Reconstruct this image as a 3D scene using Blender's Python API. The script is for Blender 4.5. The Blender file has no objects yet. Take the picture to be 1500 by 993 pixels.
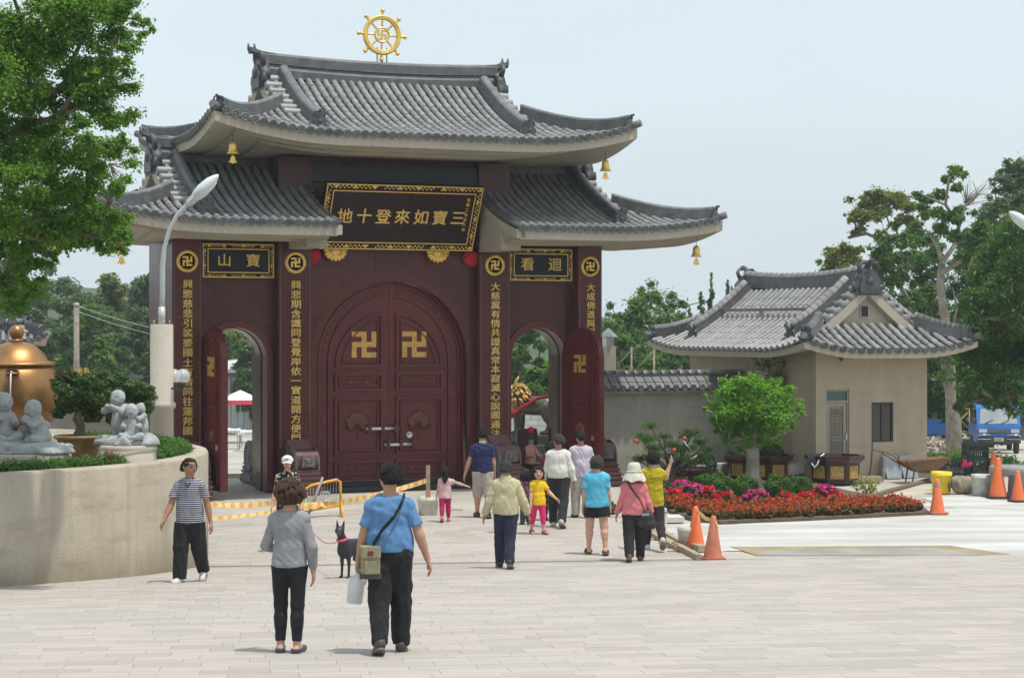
import bpy, bmesh, math, random
import numpy as np
from mathutils import Vector, Matrix
random.seed(7); rng = np.random.default_rng(7)
SC = bpy.context.scene; COL = SC.collection
PI = math.pi; R = math.radians
# ------------------------------------------------------------------ camera, sky, sun
F, PX, PY, CZ = 2900.0, 750.0, 478.0, 3.73          # focal length / principal point in photo pixels, lens height
cd = bpy.data.cameras.new('camera'); cam = bpy.data.objects.new('camera', cd); COL.objects.link(cam)
cam.location = (0, 0, CZ); cam.rotation_euler = (PI / 2, 0, 0)
cd.sensor_width = 36; cd.lens = 36 * F / 1500; cd.shift_y = -(496.5 - PY) / 1500
cd.clip_end = 3000; cd.clip_start = .1
SC.camera = cam
SUN_EL, SUN_AZ = R(73), R(120)                       # azimuth clockwise from +Y
W = bpy.data.worlds.new('World'); SC.world = W; W.use_nodes = True
wn, wl = W.node_tree.nodes, W.node_tree.links
for n in list(wn): wn.remove(n)
sky = wn.new('ShaderNodeTexSky'); sky.sky_type = 'NISHITA'; sky.sun_disc = False
sky.sun_elevation = SUN_EL; sky.sun_rotation = SUN_AZ; sky.dust_density = 4.0; sky.air_density = 1.0; sky.ozone_density = 1.5
veil = wn.new('ShaderNodeMixRGB'); veil.inputs[0].default_value = .82; veil.inputs[2].default_value = (5.7, 6.5, 6.9, 1)
bgn = wn.new('ShaderNodeBackground'); bgn.inputs[1].default_value = .13
wo = wn.new('ShaderNodeOutputWorld')
wl.new(sky.outputs[0], veil.inputs[1]); wtc = wn.new('ShaderNodeTexCoord'); wmp = wn.new('ShaderNodeMapping'); wmp.inputs['Scale'].default_value = (1.2, 1.2, 4)
wns = wn.new('ShaderNodeTexNoise'); wns.inputs['Scale'].default_value = 1.6; wns.inputs['Detail'].default_value = 4
wrg = wn.new('ShaderNodeMapRange'); wrg.inputs[1].default_value = .3; wrg.inputs[2].default_value = .7; wrg.inputs[3].default_value = .74; wrg.inputs[4].default_value = .9
wl.new(wtc.outputs['Generated'], wmp.inputs[0]); wl.new(wmp.outputs[0], wns.inputs['Vector']); wl.new(wns.outputs[0], wrg.inputs[0]); wl.new(wrg.outputs[0], veil.inputs[0])
wl.new(veil.outputs[0], bgn.inputs[0]); wl.new(bgn.outputs[0], wo.inputs[0])
sd = bpy.data.lights.new('sun', 'SUN'); sd.energy = 3.0; sd.angle = R(1.5); sd.color = (1, .95, .87)
so = bpy.data.objects.new('sun', sd); COL.objects.link(so)
_d = Vector((math.sin(SUN_AZ) * math.cos(SUN_EL), math.cos(SUN_AZ) * math.cos(SUN_EL), math.sin(SUN_EL)))
so.rotation_euler = _d.to_track_quat('Z', 'Y').to_euler(); so.location = (20, -10, 60)
SC.view_settings.view_transform = 'Standard'; SC.view_settings.look = 'None'
SC.view_settings.exposure = .2; SC.view_settings.gamma = 1
SC.cycles.max_bounces = 6; SC.cycles.transparent_max_bounces = 12
SC.cycles.use_denoising = True

# ------------------------------------------------------------------ site frames
A = R(23.5); CA, SA = math.cos(A), math.sin(A)       # gate, walls and lodge share this turn
GO = Vector((-170 / F * 45.5, 45.5, 0))              # gate: middle of the column front plane
TH = R(7); CT, ST = math.cos(TH), math.sin(TH)       # paving rows
VD = 30.94                                           # drain, along paving depth
def gz(x, y):
    v = -ST * x + CT * y
    return .055 * max(0., VD - v) - .05 * max(0., min(v, 84.) - 51.)
def G(u, w, z=0): return Vector((GO.x + u * CA - w * SA, GO.y + u * SA + w * CA, z))
def at(px, py, Y): return Vector(((px - PX) / F * Y, Y, CZ - (py - PY) / F * Y))
def gp(px, py):
    k = (px - PX) / F; d = (py - PY) / F; lo, hi = 5., 200.
    for _ in range(50):
        Y = (lo + hi) / 2
        if CZ - d * Y > gz(k * Y, Y): lo = Y
        else: hi = Y
    return Vector((k * Y, Y, gz(k * Y, Y)))

# ------------------------------------------------------------------ materials
def s2l(c): return tuple(((x / 255) / 12.92 if x / 255 <= .04045 else ((x / 255 + .055) / 1.055) ** 2.4) for x in c)
class NT:
    def __init__(s, name):
        s.m = bpy.data.materials.new(name); s.m.use_nodes = True
        s.t = s.m.node_tree; s.n = s.t.nodes
        for n in list(s.n): s.n.remove(n)
        s.out = s.n.new('ShaderNodeOutputMaterial')
    def add(s, t, **k):
        n = s.n.new('ShaderNode' + t)
        for a, v in k.items(): setattr(n, a, v)
        return n
    def set(s, sock, v):
        if isinstance(v, bpy.types.NodeSocket): s.t.links.new(v, sock)
        else:
            if isinstance(v, (tuple, list)) and len(v) == 3 and sock.type == 'RGBA': v = (*v, 1)
            sock.default_value = v
    def math(s, op, a, b=0.):
        n = s.add('Math', operation=op); s.set(n.inputs[0], a); s.set(n.inputs[1], b); return n.outputs[0]
    def mix(s, f, a, b, t='MIX'):
        n = s.add('MixRGB', blend_type=t); s.set(n.inputs[0], f); s.set(n.inputs[1], a); s.set(n.inputs[2], b); return n.outputs[0]
    def pos(s, obj=False):
        return s.add('TexCoord').outputs['Object'] if obj else s.add('NewGeometry').outputs['Position']
    def mapv(s, v, sc):
        n = s.add('Mapping'); s.t.links.new(v, n.inputs[0]); n.inputs['Scale'].default_value = sc; return n.outputs[0]
    def noise(s, v, sc, det=3, rough=.55):
        n = s.add('TexNoise'); s.t.links.new(v, n.inputs['Vector']); n.inputs['Scale'].default_value = sc
        n.inputs['Detail'].default_value = det; n.inputs['Roughness'].default_value = rough; return n.outputs[0]
    def ramp(s, f, a, b):
        n = s.add('MapRange'); s.set(n.inputs[0], f); n.inputs[1].default_value = a; n.inputs[2].default_value = b; return n.outputs[0]
    def isl(s):
        a = s.add('NewGeometry').outputs['Random Per Island']; b = s.add('ObjectInfo').outputs['Random']
        return s.math('FRACT', s.math('ADD', a, b))
    def bsdf(s, col, rough=.6, metal=0., bump=None, bd=.02, spec=.5, **kw):
        b = s.add('BsdfPrincipled'); s.set(b.inputs['Base Color'], col); s.set(b.inputs['Roughness'], rough)
        s.set(b.inputs['Metallic'], metal); s.set(b.inputs['Specular IOR Level'], spec)
        for k, v in kw.items(): s.set(b.inputs[k.replace('_', ' ')], v)
        if bump is not None:
            n = s.add('Bump'); n.inputs['Distance'].default_value = bd; n.inputs['Strength'].default_value = 1
            s.set(n.inputs['Height'], bump); s.t.links.new(n.outputs[0], b.inputs['Normal'])
        s.t.links.new(b.outputs[0], s.out.inputs[0]); return b
_mc = {}
def mat(name, c, rough=.6, metal=0., var=.18, sc=2.5, bump=0., bsc=40, isl=0., c2=None, obj=False, spec=.5, fine=.0, **kw):
    """plain surface: colour with cloudy wear, optional per-piece variation and fine relief"""
    if name in _mc: return _mc[name]
    t = NT(name); p = t.pos(obj)
    n = t.noise(p, sc, 5, .6); f = t.ramp(n, .3, .7)
    lo = tuple(x * (1 - var) for x in c); hi = tuple(min(1, x * (1 + var)) for x in c)
    col = t.mix(f, lo, c2 or hi)
    if fine:
        f2 = t.ramp(t.noise(p, 90, 2), .35, .65); col = t.mix(fine, col, t.mix(f2, (.25, .25, .25), (1.6, 1.6, 1.6)), 'MULTIPLY')
    if isl:
        g = t.math('ADD', t.math('MULTIPLY', t.isl(), 2 * isl), 1 - isl)
        cg = t.add('CombineColor'); [t.t.links.new(g, cg.inputs[i]) for i in range(3)]
        col = t.mix(1., col, cg.outputs[0], 'MULTIPLY')
    bh = t.math('MULTIPLY', t.noise(p, bsc, 4, .6), bump) if bump else None
    t.bsdf(col, t.math('ADD', t.math('MULTIPLY', n, .2), rough - .1), metal, bh, .02, spec, **kw)
    _mc[name] = t.m; return t.m
def leafmat(name, c1, c2, c3=None, trans=.35, gloss=.45):
    if name in _mc: return _mc[name]
    t = NT(name); r = t.isl()
    col = t.mix(r, c1, c2)
    big = t.ramp(t.noise(t.pos(), .9, 2), .35, .65)
    if c3: col = t.mix(t.math('MULTIPLY', big, .6), col, c3)
    b = t.bsdf(col, gloss, 0, spec=.35)
    tr = t.add('BsdfTranslucent'); t.t.links.new(t.mix(1., col, (1.5, 1.7, .7), 'MULTIPLY'), tr.inputs[0])
    mx = t.add('MixShader'); mx.inputs[0].default_value = trans
    t.t.links.new(b.outputs[0], mx.inputs[1]); t.t.links.new(tr.outputs[0], mx.inputs[2]); t.t.links.new(mx.outputs[0], t.out.inputs[0])
    _mc[name] = t.m; return t.m

# ------------------------------------------------------------------ objects and tags
def tag(o, label=None, cat=None, group=None, kind=None):
    if label: o['label'] = label
    if cat: o['category'] = cat
    if group: o['group'] = group
    if kind: o['kind'] = kind
    return o
def thing(name, label, cat, loc=(0, 0, 0), rz=0., group=None):
    o = bpy.data.objects.new(name, None); o.empty_display_size = .2; COL.objects.link(o)
    o.location = loc; o.rotation_euler = (0, 0, rz); return tag(o, label, cat, group)
def inst(name, mesh, parent=None, mtx=None, kind=None):
    o = bpy.data.objects.new(name, mesh); COL.objects.link(o)
    if parent is not None: o.parent = parent
    if mtx is not None: o.matrix_local = mtx
    if kind: o['kind'] = kind
    return o
def copy_tree(o, parent=None):
    c = o.copy(); COL.objects.link(c); c.parent = parent
    for ch in KIDS.get(o.name, [x for x in o.children]): copy_tree(ch, c)
    return c
KIDS = {}
def np_mesh(name, V, Fq, m=None, smooth=True):
    """V (n,3); Fq (k,3) or (k,4)"""
    me = bpy.data.meshes.new(name); V = np.asarray(V, np.float32); Fq = np.asarray(Fq, np.int32)
    k = Fq.shape[1] if len(Fq) else 3
    me.vertices.add(len(V)); me.vertices.foreach_set('co', V.ravel())
    me.loops.add(Fq.size); me.loops.foreach_set('vertex_index', Fq.ravel())
    me.polygons.add(len(Fq)); me.polygons.foreach_set('loop_start', np.arange(0, Fq.size, k, dtype=np.int32))
    me.polygons.foreach_set('use_smooth', np.full(len(Fq), smooth))
    me.update(calc_edges=True); me.validate()
    if m: me.materials.append(m)
    return me

class MB:
    """collects shapes in one mesh"""
    def __init__(s): s.v = []; s.f = []; s.mi = []; s.sm = []; s.M = None; s.cm = 0
    def _a(s, vs, fs, smooth=False):
        b = len(s.v)
        if s.M is not None: vs = [s.M @ Vector(v) for v in vs]
        s.v += [tuple(v) for v in vs]
        for f in fs: s.f.append([b + i for i in f]); s.mi.append(s.cm); s.sm.append(smooth)
        return s
    def box(s, x0, x1, y0, y1, z0, z1, ch=0.):
        if ch:
            return s.prism([(x0 + ch, y0), (x1 - ch, y0), (x1, y0 + ch), (x1, y1 - ch), (x1 - ch, y1), (x0 + ch, y1), (x0, y1 - ch), (x0, y0 + ch)], z0, z1)
        return s._a([(x0, y0, z0), (x1, y0, z0), (x1, y1, z0), (x0, y1, z0), (x0, y0, z1), (x1, y0, z1), (x1, y1, z1), (x0, y1, z1)],
                    [(0, 3, 2, 1), (4, 5, 6, 7), (0, 1, 5, 4), (1, 2, 6, 5), (2, 3, 7, 6), (3, 0, 4, 7)])
    def prism(s, poly, z0, z1, axis='z', smooth=False):
        """extrude a 2-D outline; axis y: outline is (x,z), axis x: outline is (y,z)"""
        def P(a, b, h): return (a, b, h) if axis == 'z' else ((a, h, b) if axis == 'y' else (h, a, b))
        n = len(poly); ar = sum(poly[i][0] * poly[(i + 1) % n][1] - poly[(i + 1) % n][0] * poly[i][1] for i in range(n))
        if (ar < 0) != (axis == 'y'): poly = poly[::-1]
        vs = [P(a, b, z0) for a, b in poly] + [P(a, b, z1) for a, b in poly]
        s._a(vs, [tuple(range(n))[::-1], tuple(range(n, 2 * n))])
        b = len(s.v) - 2 * n
        for i in range(n):
            j = (i + 1) % n; s.f.append([b + i, b + j, b + n + j, b + n + i]); s.mi.append(s.cm); s.sm.append(smooth)
        return s
    def tube(s, pts, rad, n=8, cap=True, smooth=True, sq=1.):
        pts = [Vector(p) for p in pts]; k = len(pts)
        rad = [rad] * k if not hasattr(rad, '__len__') else rad
        vs = []; up = None
        for i, p in enumerate(pts):
            t = (pts[min(i + 1, k - 1)] - pts[max(i - 1, 0)]); t = t.normalized() if t.length > 1e-9 else Vector((0, 0, 1))
            if up is None:
                up = Vector((0, 0, 1)) if abs(t.z) < .9 else Vector((0, 1, 0))
            a = t.cross(up); a = a.normalized() if a.length > 1e-6 else t.orthogonal().normalized()
            b = a.cross(t).normalized(); up = b
            for j in range(n):
                q = 2 * PI * j / n; vs.append(p + (a * math.cos(q) + b * math.sin(q) * sq) * rad[i])
        fs = [(i * n + j, i * n + (j + 1) % n, (i + 1) * n + (j + 1) % n, (i + 1) * n + j) for i in range(k - 1) for j in range(n)]
        s._a(vs, fs, smooth)
        if cap:
            b = len(s.v) - len(vs); s.f += [[b + j for j in range(n)][::-1], [b + (k - 1) * n + j for j in range(n)]]; s.mi += [s.cm] * 2; s.sm += [False] * 2
        return s
    def lathe(s, prof, n=24, c=(0, 0, 0), axis='z', smooth=True, a0=0., a1=2 * PI):
        full = abs(a1 - a0 - 2 * PI) < 1e-6; m = n if full else n + 1
        vs = []
        for r, z in prof:
            for j in range(m):
                q = a0 + (a1 - a0) * j / n; x, y = r * math.cos(q), r * math.sin(q)
                vs.append({'z': (c[0] + x, c[1] + y, c[2] + z), 'y': (c[0] + x, c[1] + z, c[2] - y), 'x': (c[0] + z, c[1] + x, c[2] + y)}[axis])
        fs = []
        for i in range(len(prof) - 1):
            for j in range(n):
                k = (j + 1) % m; fs.append((i * m + j, i * m + k, (i + 1) * m + k, (i + 1) * m + j))
        return s._a(vs, fs, smooth)
    def ball(s, c, r, n=12, m=8, sc=(1, 1, 1)):
        vs = [(c[0], c[1], c[2] - r * sc[2])]
        for i in range(1, m):
            t = -PI / 2 + PI * i / m
            for j in range(n):
                q = 2 * PI * j / n; vs.append((c[0] + r * sc[0] * math.cos(t) * math.cos(q), c[1] + r * sc[1] * math.cos(t) * math.sin(q), c[2] + r * sc[2] * math.sin(t)))
        vs.append((c[0], c[1], c[2] + r * sc[2])); e = len(vs) - 1
        fs = [(0, 1 + (j + 1) % n, 1 + j) for j in range(n)] + [(e, e - n + j, e - n + (j + 1) % n) for j in range(n)]
        for i in range(m - 2):
            for j in range(n): fs.append((1 + i * n + j, 1 + i * n + (j + 1) % n, 1 + (i + 1) * n + (j + 1) % n, 1 + (i + 1) * n + j))
        return s._a(vs, fs, True)
    def sweep(s, path, prof, nrm=None, cap=True, smooth=False, closed=True):
        """prof (side, up) carried along path; up is nrm[i] or world Z"""
        path = [Vector(p) for p in path]; k = len(path); n = len(prof); vs = []
        for i, p in enumerate(path):
            t = (path[min(i + 1, k - 1)] - path[max(i - 1, 0)]).normalized()
            u = Vector(nrm[i]) if nrm else Vector((0, 0, 1))
            a = t.cross(u).normalized(); u = a.cross(t).normalized() if nrm else u
            for x, z in prof: vs.append(p + a * x + u * z)
        m = n if closed else n - 1
        fs = [(i * n + j, (i + 1) * n + j, (i + 1) * n + (j + 1) % n, i * n + (j + 1) % n) for i in range(k - 1) for j in range(m)]
        if cap and closed: fs += [tuple(range(n)), tuple((k - 1) * n + j for j in range(n))[::-1]]
        return s._a(vs, fs, smooth)
    def grid(s, rows, smooth=True, flip=False):
        n = len(rows[0]); vs = [p for r in rows for p in r]
        fs = [(i * n + j, i * n + j + 1, (i + 1) * n + j + 1, (i + 1) * n + j) for i in range(len(rows) - 1) for j in range(n - 1)]
        if flip: fs = [f[::-1] for f in fs]
        return s._a(vs, fs, smooth)
    def mesh(s, name, mats):
        me = bpy.data.meshes.new(name); me.from_pydata(s.v, [], s.f)
        for m in (mats if isinstance(mats, (list, tuple)) else [mats]): me.materials.append(m)
        me.polygons.foreach_set('material_index', s.mi); me.polygons.foreach_set('use_smooth', s.sm)
        me.update(); return me
    def obj(s, name, mats, parent=None, kind=None, mtx=None): return inst(name, s.mesh(name, mats), parent, mtx, kind)
def frame(x, y, z, o):
    m = Matrix.Identity(4)
    for i, c in enumerate((x, y, z)):
        for j in range(3): m[j][i] = c[j]
    for j in range(3): m[j][3] = o[j]
    return m
def TR(x=0, y=0, z=0, rz=0, rx=0, ry=0, s=1): return Matrix.Translation((x, y, z)) @ Matrix.Rotation(rz, 4, 'Z') @ Matrix.Rotation(ry, 4, 'Y') @ Matrix.Rotation(rx, 4, 'X') @ Matrix.Scale(s, 4)

# ------------------------------------------------------------------ distance-field modelling (figures, statues, animals)
class SDF:
    """rounded limbs and blobs blended to one continuous skin, meshed by surface nets"""
    def __init__(s): s.p = []
    def cap(s, a, b, ra, rb=None, k=.02, sc=(1, 1, 1), cut=None):
        s.p.append(('c', np.array(a, float), np.array(b, float), ra, ra if rb is None else rb, k, np.array(sc, float), cut, 0)); return s
    def ell(s, c, r, k=.02, cut=None, neg=False):
        s.p.append(('e', np.array(c, float), np.array(r, float), 0, 0, k, None, cut, neg)); return s
    def mesh(s, name, h, m, bounds=None, planes=(), noise=0., nsc=40., grow=0., seed=0):
        lo = np.full(3, 1e9); hi = -lo
        for q in s.p:
            if q[8]: continue
            if q[0] == 'c':
                r = max(q[3], q[4]) * np.maximum(q[6], 1); lo = np.minimum(lo, np.minimum(q[1], q[2]) - r); hi = np.maximum(hi, np.maximum(q[1], q[2]) + r)
            else: lo = np.minimum(lo, q[1] - q[2]); hi = np.maximum(hi, q[1] + q[2])
        pad = 3 * h + grow + noise; lo -= pad; hi += pad
        N = np.ceil((hi - lo) / h).astype(int) + 1
        g = np.full(N, 1.0, np.float32)
        ax = [lo[i] + h * np.arange(N[i]) for i in range(3)]
        for q in s.p:
            k = q[5]; mar = k + 2.5 * h + grow + noise
            if q[0] == 'c':
                r = max(q[3], q[4]) * np.maximum(q[6], 1); a0 = np.minimum(q[1], q[2]) - r - mar; a1 = np.maximum(q[1], q[2]) + r + mar
            else: a0 = q[1] - q[2] - mar; a1 = q[1] + q[2] + mar
            i0 = np.clip(np.floor((a0 - lo) / h).astype(int), 0, N); i1 = np.clip(np.ceil((a1 - lo) / h).astype(int) + 1, 0, N)
            if (i1 <= i0).any(): continue
            X = ax[0][i0[0]:i1[0]][:, None, None]; Y = ax[1][i0[1]:i1[1]][None, :, None]; Z = ax[2][i0[2]:i1[2]][None, None, :]
            if q[0] == 'c':
                a, b, sc = q[1], q[2], q[6]; ba = (b - a) / sc; L = max(ba @ ba, 1e-9)
                x, y, z = (X - a[0]) / sc[0], (Y - a[1]) / sc[1], (Z - a[2]) / sc[2]
                t = np.clip((x * ba[0] + y * ba[1] + z * ba[2]) / L, 0, 1)
                d = np.sqrt((x - t * ba[0]) ** 2 + (y - t * ba[1]) ** 2 + (z - t * ba[2]) ** 2) - (q[3] + (q[4] - q[3]) * t)
                d = d * min(sc.min(), 1)
            else:
                x, y, z = (X - q[1][0]) / q[2][0], (Y - q[1][1]) / q[2][1], (Z - q[1][2]) / q[2][2]
                r0 = np.sqrt(x * x + y * y + z * z); d = (r0 - 1) * q[2].min()
            d = d - grow
            if q[7] is not None:
                pt, nr = q[7]; d = np.maximum(d, (X - pt[0]) * nr[0] + (Y - pt[1]) * nr[1] + (Z - pt[2]) * nr[2])
            sl = g[i0[0]:i1[0], i0[1]:i1[1], i0[2]:i1[2]]
            if q[8]: sl[:] = np.maximum(sl, -d)
            else:
                hh = np.maximum(k - np.abs(sl - d), 0) / max(k, 1e-6); sl[:] = np.minimum(sl, d) - hh * hh * k * .25
        X, Y, Z = ax[0][:, None, None], ax[1][None, :, None], ax[2][None, None, :]
        if noise:
            rr = np.random.default_rng(seed)
            for i in range(5):
                w = rr.normal(size=3) * nsc * (.6 + .5 * i) * np.array((1, 1, .55)); ph = rr.uniform(0, 6.28)
                g += (noise / (1 + .5 * i)) * .5 * np.sin(X * w[0] + Y * w[1] + Z * w[2] + ph + 1.5 * np.sin(Z * w[2] * .7 + X * w[1] * .4)).astype(np.float32)
        for pt, nr in planes: g = np.maximum(g, (X - pt[0]) * nr[0] + (Y - pt[1]) * nr[1] + (Z - pt[2]) * nr[2]).astype(np.float32)
        V, Q = nets(g); return np_mesh(name, V * h + lo, Q, m)
def nets(g):
    s = g < 0; c = np.zeros(np.array(g.shape) - 1, np.int8)
    for dx in (0, 1):
        for dy in (0, 1):
            for dz in (0, 1): c += s[dx:dx + c.shape[0], dy:dy + c.shape[1], dz:dz + c.shape[2]]
    act = (c > 0) & (c < 8); I = np.argwhere(act)
    idx = np.full(c.shape, -1, np.int64); idx[act] = np.arange(len(I))
    P = np.zeros((len(I), 3)); n = np.zeros(len(I))
    cor = [(0, 0, 0), (1, 0, 0), (0, 1, 0), (1, 1, 0), (0, 0, 1), (1, 0, 1), (0, 1, 1), (1, 1, 1)]
    val = [g[I[:, 0] + a, I[:, 1] + b, I[:, 2] + d] for a, b, d in cor]
    for i in range(8):
        for j in range(i + 1, 8):
            df = np.array(cor[j]) - np.array(cor[i])
            if np.abs(df).sum() != 1 or df.min() < 0: continue
            x = (val[i] < 0) != (val[j] < 0)
            t = val[i][x] / (val[i][x] - val[j][x])
            P[x] += np.array(cor[i]) + t[:, None] * df; n[x] += 1
    P = P / n[:, None] + I
    Q = []
    for a in range(3):
        b, d = (a + 1) % 3, (a + 2) % 3
        sl0 = [slice(None)] * 3; sl1 = [slice(None)] * 3; sl0[a] = slice(0, -1); sl1[a] = slice(1, None)
        e = np.argwhere(s[tuple(sl0)] != s[tuple(sl1)])
        e = e[(e[:, b] > 0) & (e[:, d] > 0) & (e[:, b] < g.shape[b] - 1) & (e[:, d] < g.shape[d] - 1)]
        flip = s[tuple(e.T)]
        ob = np.zeros(3, int); ob[b] = 1; od = np.zeros(3, int); od[d] = 1
        q = np.stack([idx[tuple((e - ob - od).T)], idx[tuple((e - od).T)], idx[tuple(e.T)], idx[tuple((e - ob).T)]], 1)
        q[~flip] = q[~flip][:, ::-1]; Q.append(q)
    Q = np.concatenate(Q); return P, Q[(Q >= 0).all(1)]

# ------------------------------------------------------------------ humid air
def haze_box():
    b = MB(); b.box(-230, 230, -30, 420, -3.5, 40); t = NT('humid_air'); v = t.add('VolumePrincipled'); v.inputs['Density'].default_value = .0006; v.inputs['Color'].default_value = (.86, .92, .97, 1); v.inputs['Anisotropy'].default_value = .2
    t.t.links.new(v.outputs[0], t.out.inputs['Volume']); return tag(b.obj('haze', t.m), kind='stuff')
haze_box()
# ------------------------------------------------------------------ tiled hip-and-gable roofs
M_tile = mat('grey_roof_tile', (.245, .245, .245), .42, 0, .2, 1.6, .25, 60, isl=.15, spec=.6)
M_pan = mat('grey_pan_tile', (.15, .15, .152), .5, 0, .25, 1.3, .25, 60, isl=.2, spec=.5)
M_ridge = mat('dark_ridge_tile', (.13, .132, .138), .45, 0, .35, 4, .3, 70, isl=.2)
M_orn = mat('dark_ridge_ornament', (.075, .078, .085), .45, 0, .3, 6, .4, 50)
M_beige = mat('beige_rendered_concrete', (.42, .375, .30), .8, 0, .1, .7, .3, 120)
def halfpipe(L=1., r0=.072, r1=.062, n=6, lip=True):
    b = MB(); ring = lambda x, r: [(x, r * math.cos(PI * j / n), r * math.sin(PI * j / n) - .005) for j in range(n + 1)]
    b.grid([ring(0, r0), ring(L, r1)], True, True)
    b._a(ring(0, r0) + [(0, 0, -.02)], [tuple(range(n + 1)) + (n + 1,)]); return b
ME_tile = halfpipe().mesh('roof_tile', M_tile)
def disc_mesh(r=.088):
    b = MB(); b.lathe([(0, -.012), (r * .32, -.012), (r * .36, -.004), (r * .7, -.004), (r * .74, -.02), (r, -.02), (r, .03)], 12, axis='y'); return b.mesh('eave_tile', M_ridge)
ME_disc = disc_mesh()
def ridge_end_mesh(s=1.):
    """cloud-edged end tile with a boss and curled horns; faces -Y, base at z 0"""
    b = MB(); o = []
    for i in range(25):
        t = PI * i / 24; rr = .25 + .035 * abs(math.sin(4.5 * t)); o.append((rr * math.cos(t) * 1.05, .16 + rr * math.sin(t) * 1.25))
    o = [(.3, -.02)] + o + [(-.3, -.02)]
    b.prism(o, -.05, .1, 'y', True); b.prism([(x * .78, .03 + z * .78) for x, z in o], -.09, -.04, 'y', True)
    b.lathe([(0, -.13), (.06, -.125), (.08, -.1), (.08, -.08), (.12, -.08), (.13, -.06)], 12, (0, 0, .26), 'y')
    for sx in (-1, 1):
        b.tube([(sx * .18, 0, .42), (sx * .22, -.02, .54), (sx * .16, -.05, .62), (sx * .08, -.05, .6)], [.05, .045, .035, .02], 6)
        b.tube([(sx * .27, 0, .1), (sx * .35, -.03, .14), (sx * .36, -.04, .25)], [.05, .045, .02], 6)
    b.tube([(0, .05, .5), (0, -.04, .62), (0, -.13, .655), (0, -.2, .645)], [.06, .06, .05, .055], 8)
    b.v = [(x * s, y * s, z * s) for x, y, z in b.v]; return b.mesh('ridge_end_tile', M_orn)
ME_rend = ridge_end_mesh()
def ridge_prof(w, h, n):
    """layered flat courses under a round capping"""
    p = []; st = h / n
    for i in range(n):
        x = w * (.5 - .06 * i / n); p += [(x, i * st), (x, i * st + st * .72), (x - .012, i * st + st * .72), (x - .012, (i + 1) * st)]
    cap = [(w * .46 * math.cos(PI * j / 6), h + w * .3 * math.sin(PI * j / 6)) for j in range(7)]
    return [(-x, z) for x, z in p][:0] + p + cap + [(-x, z) for x, z in p[::-1]]

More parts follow.
